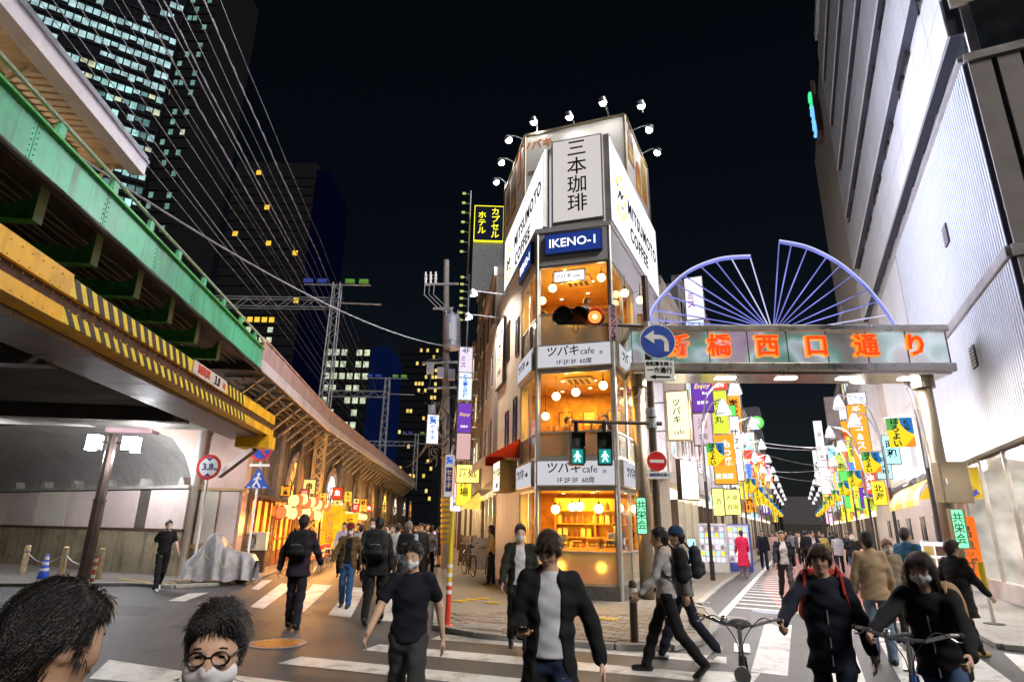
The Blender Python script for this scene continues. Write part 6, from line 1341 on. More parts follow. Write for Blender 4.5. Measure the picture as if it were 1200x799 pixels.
p = sb_+spx(771.5, 436); q = E('plate_sign', 'white plate reading except bicycles one way with black arrow', 'road sign', p+Vector((0, -.13, 0)))
mb = MB(); mb.box(-.33, .33, -.01, .01, -.24, .24); bevel(mb.build('plate', white_p, q), .006); T('自転車を除く', .105, ink, q, (0, -.014, .15), 0, bold=.02); T('一方通行', .14, ink, q, (0, -.014, .0), 0, bold=.02)
mb = MB(); mb.box(-.1, .22, -.014, -.011, -.165, -.125); mb.ext([(-.1, -.014, -.09), (-.1, -.014, -.20), (-.24, -.014, -.145)], (0, .003, 0)); mb.build('arrow', ink, q)
p = sb_+spx(717, 381); q = E('plate_sign', 'narrow vertical plate for scramble crossing beside the red signal', 'road sign', p+Vector((0, -.16, 0)))
mb = MB(); mb.box(-.095, .095, -.01, .01, -.43, .43); mb.build('plate', pm('plate_mauve', (.36, .30, .36), .5), q); T('スクランブル式', .135, ink, q, (0, -.014, 0), 0, vert=True, bold=.02, gap=.95)
p = sb_+spx(768, 541); q = E('road_sign', 'round red no entry sign on the signal pole', 'road sign', p+Vector((0, -.13, 0)))
disc(q, 0, .215, white_p, 0); disc(q, 0, .205, sred, -.006, 'face'); mb = MB(); mb.box(-.15, .15, -.02, -.016, -.032, .032); mb.build('bar', white_p, q)
p = sb_+spx(770, 557); q = E('plate_sign', 'small white plate below the no entry sign', 'road sign', p+Vector((.03, -.13, 0)))
mb = MB(); mb.box(-.26, .26, -.01, .01, -.08, .07); mb.build('plate', white_p, q); T('自転車を除く', .075, MATS['sign_navy'], q, (0, -.014, 0), 0, bold=.02)
# wall lamp between pole and cafe
# ------------------------------------------------------------------ catenary gantries
def gantry(px, ytop, ybeam, xl, Y, lab, blue):
    p = at(px, ybeam, Y); r = E('catenary_gantry', lab, 'gantry', (p.x, p.y, 6.0), 0); top = at(px, ytop, Y).z-6; zb = p.z-6; wl = (at(xl, ybeam, Y).x-p.x)
    lm = pm('gantry_steel', (.42, .42, .46), .45, .6); mb = MB(); w = .28
    for dx in (-w, w):
        for dy in (-w, w): mb.bar((dx, dy, 0), (dx*.7, dy*.7, top), .055)
    n = int(top/.55)
    for i in range(n):
        z0, z1 = top*i/n, top*(i+1)/n; k0 = 1-.3*z0/top; k1 = 1-.3*z1/top; s = 1 if i % 2 else -1
        for dy in (-w, w): mb.bar((s*w*k0, dy*k0, z0), (-s*w*k1, dy*k1, z1), .032)
        for dx in (-w, w): mb.bar((dx*k0, s*w*k0, z0), (dx*k1, -s*w*k1, z1), .032)
    mb.build('column', lm, r)
    mb = MB()
    for dz in (-.28, .28):
        for dy in (-.2, .2): mb.bar((0, dy, zb+dz), (wl, dy, zb+dz), .05)
    n = max(4, int(abs(wl)/.6))
    for i in range(n):
        x0, x1 = wl*i/n, wl*(i+1)/n; s = 1 if i % 2 else -1
        for dy in (-.2, .2): mb.bar((x0, dy, zb-s*.28), (x1, dy, zb+s*.28), .032)
    mb.bar((0, 0, zb+.05), (2.6, 0, zb), .07); mb.build('beam', lm, r)
    mb = MB(); mb.bar((-1.9, 0, top-.1), (1.9, 0, top-.1), .07); mb.build('cross_arm', lm, r)
    for x, c in ((-1.7, 'b'), (-.9, 'b'), (.7, 'g'), (1.5, 'g')): mb = MB(); mb.box(x-.25, x+.25, -.1, .1, top, top+.25); mb.build('insulator', pm('ins_'+c, (.05, .09, .5) if c == 'b' else (.15, .42, .06), .4), r)
    return r
gantry(393, 332, 356, 250, 32, 'nearest lattice catenary gantry with blue and green insulators above the railway', True)
gantry(453, 442, 462, 385, 55, 'second lattice catenary gantry farther down the railway', True)
gantry(488, 508, 520, 430, 80, 'farthest lattice catenary gantry down the railway', True)
# overhead wires parallel to the track
wirem = pm('wire_grey', (.36, .35, .40), .5, .2); wn = 0
for x, t, rr in ((70, -7.6, .018), (96, -8.2, .016), (168, -8.0, .03), (190, -7.4, .018), (197, -7.8, .03), (212, -7.2, .018), (243, -7.0, .03), (30, -9.0, .016), (122, -8.6, .016), (150, -8.4, .014), (228, -7.1, .014), (262, -6.9, .016), (55, -8.8, .014), (140, -9.2, .014)):
    p = onp(x, 0, L(0, t), AZL); z = min(p.z, 16); P = []
    z = p.z
    for k in range(25): s = 1.5+k*2.6; P.append(L(s, t+(.02 if k % 2 else 0), z-.25*math.sin(math.pi*((s-2) % 29)/29)))
    rr *= .75; m_ = MB(); m_.tube(P, rr, 5)
    if rr > .02:
        for k in range(24):
            a, b = P[k], P[k+1]; m_.tube([a+(b-a)*(j/8)+Vector((.018*math.sin(j*2.2), 0, .035+.015*math.cos(j*2.2))) for j in range(9)], .012, 4)
    m_.build('overhead_wire', wirem, None, label='%s overhead railway wire crossing the sky at left' % ('thick twisted' if rr > .02 else 'thin'), cat='wire', group='thick twisted railway wires' if rr > .02 else 'thin railway wires')
def cable(pts, lab, rad_=.02, sag=.5, mat=None, grp=None):
    a, b = Vector(pts[0]), Vector(pts[1]); P = [a+(b-a)*(k/20)-Vector((0, 0, sag*(1-(2*k/20-1)**2))) for k in range(21)]
    m_ = MB(); m_.tube(P, rad_, 5); return m_.build('cable', mat or wirem, None, label=lab, cat='cable', group=grp)
ut = up_+Vector((-.2, -.1, 0))
cable((at(-40, 95, 6.5), ut+Vector((0, 0, 9.0))), 'pale sagging cable from bridge to the utility pole', .02, .7, pm('cable_pale', (.4, .4, .45), .5))
for i in range(7):
    cable((ut+Vector((0, 0, 6.2+i*.38)), L(58+3*i, -3.5+.4*i, 7+.7*i)), 'dark sagging cable running down the alley from the utility pole', .02, .9, MATS['cable_grey'], 'cables down the alley')
for i in range(4): cable((ut+Vector((.2, 0, 8.4-i*.5)), L(25.5+i*1.5, 1.9, 7.6-i*.6)), 'short dark cable from utility pole to the alley buildings', .018, .35, MATS['cable_grey'], 'short service cables')
for i in range(5): cable((R(40+i*8, -3.8, 7.5+(i % 3)*.6), R(44+i*8, 4.5, 7.0+(i % 2)*.9)), 'pale cable spanning the far shopping street', .03, .5, MATS['cable_pale'], 'cables across the shopping street')
# ------------------------------------------------------------------ towers behind
def tower(lab, xl, xr, yt, Y, rows, cols, wall, rz=0., lit=None, zb=8, zt=None, wh=.5, ww=.7, side=None, depth=25):
    a = at(xl, yt, Y); b = at(xr, yt, Y); H = a.z; w = (b.x-a.x)/math.cos(rz) if rz == 0 else (b.x-a.x)*1.15
    r = E('office_tower', lab, 'building', (a.x, a.y, 0), rz)
    mb = MB(); mb.box(0, w, 0, depth, 0, H); mb.build('wall', wall, r)
    rh = (H-zb-2)/rows; cw = w/cols; M_ = {}
    for j in range(rows):
        mb = MB(); mb.box(.0, w, -.25, 0, zb+j*rh-rh*.12, zb+j*rh); mb.build('floor_band', wall, r)
        for i in range(cols):
            mt = lit(i, j)
            if mt is None: continue
            if mt.name not in M_: m2 = MB(); m2.box(cw*(1-ww)/2, cw*(1+ww)/2, -.12, .02, 0, rh*wh); M_[mt.name] = m2.mesh('window', mt)
            ob('window', M_[mt.name], r, loc=(i*cw, 0, zb+j*rh+rh*.18))
    if side: mb = MB(); mb.box(w, w+side[1], .3, depth, 0, H*side[2]); mb.build('side_wing', side[0], r)
    return r
tdark = pm('tower_dark', (.005, .006, .009), .9, bump=0, spec=.1); tdark2 = pm('tower_dark2', (.010, .010, .012), .9, bump=0, spec=.1)
wt = [em('tw_teal', (.55, .95, .92), .55, .5, .4), em('tw_dim', (.25, .5, .45), .35, .5, .4), em('tw_yel', (1, .75, .2), .6, .4, .5), em('tw_pale', (.75, .85, .6), .5, .5, .5), em('tw_orange', (1, .6, .05), .7)]
rt = random.Random(11)
def lit1(i, j):
    if j < 9: return wt[2] if (j == 3 and i in (8, 9, 10)) else None
    q = rt.random()
    return None if q < .10 or (j % 2 == 0 and 10 < i < 13) else wt[0] if q < .75 else wt[1] if q < .92 else wt[3]
a = at(205, 62, 120); r1 = E('office_tower', 'tall dark office tower with rows of teal lit windows behind the platform roof', 'building', (a.x, a.y, 0), rad(33))
mb = MB(); mb.box(-70, 0, 0, 20, 0, 150); mb.build('wall', tdark, r1)
wv = [em('tw_teal%d' % k, c, e, .5, .5) for k, (c, e) in enumerate((((.50, .95, .92), .55), ((.60, .92, .95), .42), ((.40, .75, .72), .34), ((.25, .5, .48), .25), ((.85, .9, .6), .45)))]
mt_ = {}; rest = MB(); cnt = 0
for j in range(24):
    z = 44+j*3.45
    for i in range(27):
        q = rt.random(); x = -42+i*1.55
        if z < 60: ok = rt.random() < .03
        else: ok = q > .04 and not (j % 4 == 1 and 12 < i < 20 and rt.random() < .8) and not (j > 20 and rt.random() < .6)
        if not ok: continue
        k = rt.choice((0, 0, 1, 1, 2, 2, 3, 4)) if z >= 60 else 4
        hgt = rt.choice((1.0, 1.5, 1.5, 1.7))
        key = (k, hgt)
        if key not in mt_: m2 = MB(); m2.box(.12, 1.38, -.15, 0, 1.7-hgt, 1.7); mt_[key] = m2.mesh('window', wv[k])
        if cnt < 298: ob('window', mt_[key], r1, loc=(x, 0, z)); cnt += 1
        else: rest.box(x+.12, x+1.38, -.15, 0, z+1.7-hgt, z+1.7)
    mb = MB(); mb.box(-43, 0, -.3, 0, z-.75, z-.35); mb.build('floor_band', pm('tower_band', (.010, .012, .017), .8, bump=0, spec=.1), r1)
if rest.v: rest.build('far_windows', wv[1], r1, kind='stuff')
for i in range(28): mb = MB(); mb.box(-42.1+i*1.55, -41.95+i*1.55, -.22, -.01, 40, 128); mb.build('mullion', MATS['tower_band'], r1)
tower('dark slender tower with a few lit windows right of the teal tower', 206, 268, -60, 150, 34, 10, tdark2, 0, lambda i, j: (wt[1] if i in (5, 6, 8) and rt.random() < .35 else wt[3] if rt.random() < .02 else None), zb=60)
tower('dark ribbed tower with few yellow windows above the railway', 278, 372, 190, 170, 26, 12, tdark2, 0, lambda i, j: (wt[3] if j < 9 and i < 9 and rt.random() < .9 else wt[4] if j == 9 and 4 <= i < 9 else wt[4] if j > 10 and rt.random() < .03 else None), zb=30, side=(em('blue_edge', (.002, .004, .022), .2), 4, .98))
tower('dark block with pale lit floors beyond the gantry', 383, 436, 398, 190, 12, 6, tdark, 0, lambda i, j: (wt[3] if rt.random() < .65 else None), zb=10, side=(em('blue_edge2', (.005, .012, .07), .25), 6, .97))
tower('far dark tower with scattered amber windows at alley end', 470, 515, 400, 230, 22, 12, tdark, 0, lambda i, j: (wt[2] if rt.random() < .14 or (i > 9 and rt.random() < .5) else None), zb=10)
# ------------------------------------------------------------------ people: implicit surfaces -> meshes
def nrm(v): v = np.asarray(v, float); return v/max(1e-9, np.linalg.norm(v))
def field(prims, h, pad=.03, clipz=None, fold=0., seed=0., hairn=0.):
    lo = np.min([np.minimum(p[0], p[1])-max(p[2], p[3])*p[7] for p in prims if p[5] > 0], 0)-pad
    hi = np.max([np.maximum(p[0], p[1])+max(p[2], p[3])*p[7] for p in prims if p[5] > 0], 0)+pad
    n = np.ceil((hi-lo)/h).astype(int)+2
    F = np.full(n, .5, np.float32)
    ax_ = [lo[i]+h*np.arange(n[i]) for i in range(3)]
    for a, b, ra, rb, fl, op, k, mx in prims:
        m = max(ra, rb)*mx+k+3*h
        i0 = np.maximum(0, np.floor((np.minimum(a, b)-m-lo)/h).astype(int)); i1 = np.minimum(n, np.ceil((np.maximum(a, b)+m-lo)/h).astype(int)+1)
        if (i1 <= i0).any(): continue
        X, Y, Z = np.meshgrid(*[ax_[i][i0[i]:i1[i]]-a[i] for i in range(3)], indexing='ij', sparse=False)
        q = [X, Y, Z]; ba = b-a; s_ = 1.
        for d, sc in fl:
            c = (q[0]*d[0]+q[1]*d[1]+q[2]*d[2])*(1/sc-1); q = [q[i]+d[i]*c for i in range(3)]; ba = ba+d*((ba@d)*(1/sc-1)); s_ = min(s_, sc)
        L2 = ba@ba
        t = np.clip((q[0]*ba[0]+q[1]*ba[1]+q[2]*ba[2])/L2, 0, 1) if L2 > 1e-10 else np.zeros_like(X)
        d = (np.sqrt((q[0]-t*ba[0])**2+(q[1]-t*ba[1])**2+(q[2]-t*ba[2])**2)-(ra+(rb-ra)*t))*s_
        sl = tuple(slice(i0[i], i1[i]) for i in range(3)); G = F[sl]
        if op > 0:
            hh = np.clip(.5+.5*(G-d)/k, 0, 1); F[sl] = G*(1-hh)+d*hh-k*hh*(1-hh)
        else: F[sl] = np.maximum(G, -d)
    if fold or hairn:
        I = np.nonzero(np.abs(F) < .05); x, y, z = (ax_[i][I[i]] for i in range(3))
        if fold: F[I] += fold*(np.sin(19*x+11*z+seed)*np.sin(27*z-9*y+2*seed)+.6*np.sin(38*z+14*x-17*y+seed*3)+.4*np.sin(61*z-30*x+24*y+seed))
        if hairn: F[I] += hairn*(np.sin(150*x+40*z+seed)*np.sin(120*y-30*z)+.7*np.sin(90*x-110*y+60*z+seed))
    if clipz is not None: F = np.maximum(F, (clipz-ax_[2])[None, None, :].astype(np.float32))
    F[0] = F[-1] = .1; F[:, 0] = F[:, -1] = .1; F[:, :, 0] = F[:, :, -1] = .1
    return F, lo
def net(F, lo, h):
    s = F < 0; c = np.zeros(tuple(np.array(F.shape)-1), np.int8)
    for i in (0, 1):
        for j in (0, 1):
            for k in (0, 1): c += s[i:F.shape[0]-1+i, j:F.shape[1]-1+j, k:F.shape[2]-1+k]
    mixed = (c > 0) & (c < 8); I, J, K = np.nonzero(mixed); M = len(I)
    if M == 0: return np.zeros((0, 3)), np.zeros((0, 4), int)
    idx = np.full(mixed.shape, -1, np.int64); idx[I, J, K] = np.arange(M)
    acc = np.zeros((M, 3)); cnt = np.zeros(M)
    for a in range(3):
        o1, o2 = [i for i in range(3) if i != a]
        for u in (0, 1):
            for v in (0, 1):
                d0 = [0, 0, 0]; d0[o1] = u; d0[o2] = v; d1 = list(d0); d1[a] = 1
                v0 = F[I+d0[0], J+d0[1], K+d0[2]]; v1 = F[I+d1[0], J+d1[1], K+d1[2]]
                m = (v0 < 0) != (v1 < 0); t = v0[m]/(v0[m]-v1[m]); P = np.tile(np.array(d0, float), (m.sum(), 1)); P[:, a] += t; acc[m] += P; cnt[m] += 1
    V = (acc/cnt[:, None]+np.stack([I, J, K], 1))*h+lo
    Q = []
    for a in range(3):
        b, c_ = (a+1) % 3, (a+2) % 3
        s0 = [slice(0, n) for n in F.shape]; s1 = list(s0); s0[a] = slice(0, F.shape[a]-1); s1[a] = slice(1, F.shape[a])
        ch = s[tuple(s0)] != s[tuple(s1)]; E_ = np.array(np.nonzero(ch)).T
        E_ = E_[(E_[:, b] > 0) & (E_[:, c_] > 0) & (E_[:, b] < F.shape[b]-1) & (E_[:, c_] < F.shape[c_]-1)]
        ins = s[E_[:, 0], E_[:, 1], E_[:, 2]]
        q = []
        for db, dc in ((-1, -1), (0, -1), (0, 0), (-1, 0)):
            e = E_.copy(); e[:, b] += db; e[:, c_] += dc; q.append(idx[e[:, 0], e[:, 1], e[:, 2]])
        q = np.stack(q, 1); q[~ins] = q[~ins][:, ::-1]; Q.append(q)
    return V, np.concatenate(Q)
def cap(a, b, ra, rb=None, fl=(), op=1, k=.02):
    fl = [(nrm(d), s_) for d, s_ in fl]; return (np.asarray(a, float), np.asarray(b, float), ra, ra if rb is None else rb, fl, op, k, max([1.]+[s_ for _, s_ in fl]))
def sdfobj(name, prims, h, mat, parent=None, **k):
    F, lo = field(prims, h, **k); V, Q = net(F, lo, h); me = bpy.data.meshes.new(name)
    me.vertices.add(len(V)); me.vertices.foreach_set('co', V.astype(np.float32).ravel()); me.loops.add(4*len(Q)); me.loops.foreach_set('vertex_index', Q.astype(np.int32).ravel())
    me.polygons.add(len(Q)); me.polygons.foreach_set('loop_start', np.arange(0, 4*len(Q), 4, dtype=np.int32)); me.polygons.foreach_set('use_smooth', np.ones(len(Q), bool)); me.update(calc_edges=True); me.materials.append(mat)
    return ob(name, me, parent)
def cloth(c, rough=.85): 
    return pm('cloth_%d_%d_%d' % tuple(int(x*999) for x in c), c, rough, var=.14, vs=14, bump=.25, bs=220, spec=.25)
skinm = [pm('skin_%d' % i, c, .5, var=.08, vs=20, bump=.08, bs=120, spec=.35) for i, c in enumerate(((.60, .37, .26), (.54, .33, .22), (.64, .42, .32)))]
hairm = {'k': pm('hair_black', (.012, .010, .010), .45, var=.3, vs=60, bump=.5, bs=180), 'b': pm('hair_brown', (.045, .022, .013), .45, var=.3, vs=60, bump=.5, bs=180), 'g': pm('hair_grey', (.16, .15, .15), .5, var=.3, vs=60, bump=.5, bs=180), 'r': pm('hair_auburn', (.16, .055, .02), .45, var=.3, vs=60, bump=.5, bs=180)}
maskm = pm('mask_white', (.78, .77, .80), .7, var=.05, bump=.15, bs=40); eyem = pm('eye_dark', (.012, .009, .008), .2, bump=0); lipm = pm('lip', (.36, .15, .12), .5, bump=0)
shoem = {'k': pm('shoe_black', (.014, .013, .013), .4, bump=.05), 'w': pm('shoe_white', (.55, .54, .52), .5), 'b': pm('shoe_tan', (.30, .19, .06), .5)}
PAVR = [R(12.2, 2.6), R(95, 2.6), R(95, 12), R(12.2, 30)]; PAVL = [L(17.6, -6.6), L(18.2, -7.9), L(17.5, -30), L(40, -30), L(40, -6.2), L(20.2, -5.2), L(18.6, -5.6)]
PC = [0]; PEOPLE = []; rnd = random.Random(77)
def strands(ho, crown, cen, mat, root, n, ln):
    me = ho.data; V = np.empty(len(me.vertices)*3, np.float32); me.vertices.foreach_get('co', V); V = V.reshape(-1, 3); N = np.empty(len(V)*3, np.float32); me.vertices.foreach_get('normal', N); N = N.reshape(-1, 3)
    rg = np.random.RandomState(len(V)); i = rg.randint(0, len(V), n); p = V[i]+rg.normal(0, .003, (n, 3)); nn = N[i]
    d = p-crown; d[:, 2] -= .25*np.linalg.norm(d, axis=1)+.01; d += rg.normal(0, .010, (n, 3)); d -= nn*np.sum(d*nn, 1)[:, None]; d /= np.linalg.norm(d, axis=1)[:, None]+1e-6
    side = np.cross(d, nn); L_ = ln*rg.uniform(.5, 1.2, n)[:, None]; lift = rg.uniform(.0, .06, n)[:, None]; w = .0011
    a = p-nn*.002; b = p+d*L_*.5+nn*L_*lift*.6; c = p+d*L_+nn*L_*lift*.25-np.array([0, 0, 1])*L_*.12
    Vs = np.concatenate([a-side*w, a+side*w, b-side*w, b+side*w, c]); k = np.arange(n)
    q = np.stack([k, k+n, k+3*n, k+2*n], 1).tolist()+np.stack([k+2*n, k+3*n, k+4*n], 1).tolist()
    m2 = bpy.data.meshes.new('hair_strands'); m2.from_pydata(Vs.tolist(), [], q); m2.materials.append(mat); o = ob('hair_strands', m2, ho, 'stuff'); return o
def person(lab, pos, az, H, pose, o, h=.014, z0=0.):
    PC[0] += 1; sd = PC[0]*1.7; k_ = H/1.72; g = lambda n, d=0.: pose.get(n, d)
    root_rz = rad(-az)
    if z0 == 0: z0 = .062 if inpoly(pos, SW) or inpoly(pos, PAVR) or inpoly(pos, PAVL) else 0.
    lean = rad(g('lean', 2)); up = np.array([0, math.sin(lean), math.cos(lean)]); fw = np.array([0, math.cos(lean), -math.sin(lean)]); X = np.array([1., 0, 0])
    pel = np.array([0, 0, .93])
    J = {}
    for sd_, n in ((-1, 'l'), (1, 'r')):
        a = rad(g(n+'h')); b = rad(g(n+'k')); hip = pel+np.array([sd_*.082, 0, -.02])
        kn = hip+.43*np.array([sd_*.02, math.sin(a), -math.cos(a)]); an = kn+.40*np.array([sd_*.01, math.sin(a-b), -math.cos(a-b)]); J[n] = [hip, kn, an, a-b]
    dz = .085-min(J['l'][2][2], J['r'][2][2]); pel = pel+[0, 0, dz]
    for n in 'lr': J[n] = [J[n][i]+np.array([0, 0, dz]) for i in range(3)]+[J[n][3]]
    chest = pel+up*.33; nb = pel+up*.515
    A = {}
    for sd_, n in ((-1, 'l'), (1, 'r')):
        s = rad(g(n+'a')); e = rad(g(n+'e', 12)); b = rad(g(n+'b', 8)); fi = rad(g(n+'i', 0))
        sh = pel+up*.475+X*sd_*.175; d1 = nrm([sd_*math.sin(b), math.sin(s)*math.cos(b), -math.cos(s)*math.cos(b)]); el = sh+.285*d1
        d2 = nrm([sd_*(math.sin(b)*.6-math.sin(fi)), math.sin(s+e), -math.cos(s+e)]); wr = el+.25*d2; A[n] = [sh, el, wr, d1, d2, sd_]
    hy = rad(g('hy')); hp = rad(g('hp', 4)); hf = nrm([math.sin(hy)*math.cos(hp), math.cos(hy)*math.cos(hp), -math.sin(hp)]); hr = nrm(np.cross(hf, [0, 0, 1])); hu = np.cross(hr, hf)
    hc = nb+nrm(up*.8+np.array([0, .02, .2]))*.145+hf*.012
    HS = .93
    hd = lambda x, y, z: hc+hr*(x*HS)+hf*(y*HS)+hu*(z*HS)
    fem = o.get('fem', 0)
    B = []
    # trunk and limbs
    B += [cap(pel+up*.02, chest, .125, .138, [(fw, .66)], k=.05), cap(chest, nb-up*.05, .135, .09, [(fw, .66)], k=.05), cap(nb-up*.09-X*.11, nb-up*.09+X*.11, .042, k=.05), cap(nb-up*.05, hc-hu*.03, .055, .05, k=.03)]
    for n in 'lr':
        hip, kn, an, fa = J[n]; B += [cap(hip, kn, .08, .052, k=.04), cap(kn, an, .052, .034, k=.02)]
        tl_ = max(-.9, min(.5, fa)) if fa < -.25 else 0; ft_ = np.array([0, math.cos(tl_), math.sin(tl_)]); B += [cap(an-ft_*.02-[0, 0, .035], an+ft_*.10-[0, 0, .045], .026, .020, k=.02)]
        sh, el, wr, d1, d2, sg = A[n]; B += [cap(sh-up*.01-X*A[n][5]*.01, el, .042, .036, k=.03), cap(el, wr, .037, .024, k=.02)]
        pn = -X*sg; pn = nrm(pn-d2*(pn@d2)); sp = np.cross(d2, pn)*1.0; sp = sp if sp[1] > 0 or abs(sp[1]) < .2 else -sp
        if g(n+'palm'): pn = nrm(np.array(g(n+'palm'))-d2*(np.array(g(n+'palm'))@d2)); sp = nrm(np.cross(d2, pn)); sp = sp if sp@np.array([-sg, 0, 0]) > 0 else -sp
        pb = wr+d2*.045; A[n] += [pb, pn, sp]
        B += [cap(wr+d2*.01, wr+d2*.075, .030, .034, [(pn, .48)], k=.015)]
        for i, ln in enumerate((.040, .046, .044, .036)):
            cu = rad(g(n+'c', 22)+4*i); r0 = wr+d2*.092+sp*(1.5-i)*.0205; m_ = r0+(d2*math.cos(cu*.6)+pn*math.sin(cu*.6))*ln; t_ = m_+(d2*math.cos(cu*1.7)+pn*math.sin(cu*1.7))*ln*.85
            B += [cap(r0-d2*.02, m_, .0098, .0092, k=.006), cap(m_, t_, .0092, .0078, k=.006)]
        t0 = wr+d2*.03+sp*.026; t1 = t0+nrm(d2*.7+sp*.65+pn*.35)*.045; t2 = t1+nrm(d2*.9+sp*.2+pn*.4)*.032; B += [cap(t0, t1, .014, .0115, k=.008), cap(t1, t2, .0115, .009, k=.006)]
    # head
    B += [cap(hd(0, -.012, .030), hd(0, -.012, .030), .088, None, [(hr, .84), (hu, 1.14), (hf, 1.06)], k=.03), cap(hd(0, .035, -.01), hd(0, .048, -.078), .058, .037, [(hr, .98)], k=.035), cap(hd(0, .066, -.092), hd(0, .068, -.094), .018, k=.02),
          cap(hd(-.03, .080, .026), hd(.03, .080, .026), .013, k=.015), cap(hd(0, .094, .012), hd(0, .108, -.026), .009, .0125, k=.012), cap(hd(-.036, .066, -.022), hd(.036, .066, -.022), .022, k=.02),
          cap(hd(-.018, .088, -.056), hd(.018, .088, -.056), .0075, k=.008)]
    for sg in (-1, 1): B += [cap(hd(sg*.078, -.01, -.018), hd(sg*.084, -.018, .018), .015, .019, [(hr, .4)], k=.006), cap(hd(sg*.031, .1, .008), hd(sg*.031, .1, .008), .0125, op=-1)]
    sk = skinm[o.get('skin', PC[0] % 3)]
    loc = Vector(pos)
    def place(x, first=False): return x
    root = sdfobj('person', [tuple([p[0]*k_, p[1]*k_, p[2]*k_, p[3]*k_]+list(p[4:6])+[p[6]*k_, p[7]]) for p in B], h, sk)
    root.location = (loc.x, loc.y, z0); root.rotation_euler = (0, 0, root_rz); root['label'] = lab; root['category'] = 'person'; PEOPLE.append(root)
    S_ = lambda P: [tuple([p[0]*k_, p[1]*k_, p[2]*k_, p[3]*k_]+list(p[4:6])+[p[6]*k_, p[7]]) for p in P]
    hc_ = h*1.15
    def mk(name, P, mat, hh=None, **kw): return sdfobj(name, S_(P), hh or hc_, mat, root, seed=sd, **kw)
    # eyes, brows
    if h < .02:
        for sg in (-1, 1):
            mb = MB(); c = hd(sg*.031, .084, .007)*k_; mb.ball(c, (.0135*k_, .009*k_, .0058*k_), 10, 6); mb.build('eye', eyem, root, smooth=True)
            mb = MB(); mb.tube([hd(sg*.016, .093, .030)*k_, hd(sg*.032, .094, .034)*k_, hd(sg*.047, .084, .029)*k_], .0030*k_, 5); mb.build('eyebrow', hairm['k'], root)
        if not o.get('mask'): mb = MB(); mb.tube([hd(-.021, .092, -.057)*k_, hd(0, .0975, -.056)*k_, hd(.021, .092, -.057)*k_], [.004*k_, .006*k_, .004*k_], 6); mb.build('lips', lipm, root, smooth=True)
    if o.get('mask'):
        mk('face_mask', [cap(hd(-.044, .050, -.050), hd(.044, .050, -.050), .034, k=.03), cap(hd(0, .078, -.034), hd(0, .070, -.076), .030, .029, k=.03), cap(hd(0, .096, -.016), hd(0, .104, -.032), .012, .013, k=.02)], maskm if o['mask'] == 1 else o['mask'], min(h, .011))
        if h < .012:
            for sg in (-1, 1): mb = MB(); mb.tube([hd(sg*.06, .055, -.03)*k_, hd(sg*.078, .02, -.005)*k_, hd(sg*.086, -.012, .02)*k_], .0025, 4); mb.build('mask_loop', maskm, root)
    if o.get('glasses'):
        mb = MB()
        for sg in (-1, 1):
            mb.tube([hd(sg*(.033+.026*math.cos(a)), .104, .006+.02*math.sin(a))*k_ for a in (q*.5236 for q in range(13))], .0028, 5); mb.tube([hd(sg*.059, .103, .01)*k_, hd(sg*.083, .02, .012)*k_, hd(sg*.088, -.03, .01)*k_], .0028, 5)
        mb.tube([hd(-.009, .106, .01)*k_, hd(.009, .106, .01)*k_], .003, 5); mb.build('glasses', black, root)
    # hair
    hs = o.get('hair', 'k'); st_ = o.get('style', 'short')
    if hs:
        P = [cap(hd(0, -.022, .040), hd(0, -.022, .040), .0955, None, [(hr, .88), (hu, 1.10), (hf, 1.06)], k=.02), cap(hd(-.045, .062, .092), hd(.045, .062, .092), .020, k=.03)]
        if st_ in ('short', 'bowl'): P += [cap(hd(0, -.075, .0), hd(0, -.07, -.05), .06, .045, k=.03)]
        if st_ == 'bowl': P += [cap(hd(-.055, .078, .062), hd(.055, .078, .062), .022, k=.02), cap(hd(-.08, .03, .03), hd(-.08, .0, -.01), .022, .016, k=.02), cap(hd(.08, .03, .03), hd(.08, .0, -.01), .022, .016, k=.02)]
        if st_ == 'long': P += [cap(hd(-.078, .0, .03), hd(-.085, -.02, -.16), .032, .03, k=.03), cap(hd(.078, .0, .03), hd(.085, -.02, -.16), .032, .03, k=.03), cap(hd(0, -.085, 0), hd(0, -.10, -.20), .07, .05, [(hf, .7)], k=.03), cap(hd(-.05, .066, .075), hd(.05, .066, .075), .02, k=.02)]
        P += [cap(hd(0, .105, -.03), hd(0, .098, .0), .080, .078, [(hr, .92), (hu, 1.0)], op=-1)] if st_ != 'bowl' else [cap(hd(0, .10, -.055), hd(0, .09, -.04), .078, .08, [(hr, .86)], op=-1)]
        if st_ == 'short':
            for sg in (-1, 1): P += [cap(hd(sg*.088, .0, -.04), hd(sg*.088, .02, -.06), .04, .05, op=-1)]
        ho = mk('hair', P, hairm[hs], min(h, .012), hairn=.0025)
        if h < .0125: strands(ho, (hd(0, .07, .115) if st_ == 'short' else hd(0, -.03, .15))*k_, hc*k_, hairm[hs], root, 6500 if h < .0112 else 3000, .035 if st_ != 'long' else .075)
    if o.get('cap'): 
        mk('cap', [cap(hd(0, -.01, .07), hd(0, -.01, .07), .104, None, [(hr, .9), (hf, 1.05)], k=.02), cap(hd(-.04, .1, .065), hd(.04, .1, .065), .05, None, [(hu, .2)], k=.02), cap(hd(0, 0, -.06), hd(0, 0, -.05), .12, op=-1)], cloth(o['cap']), min(h, .012))
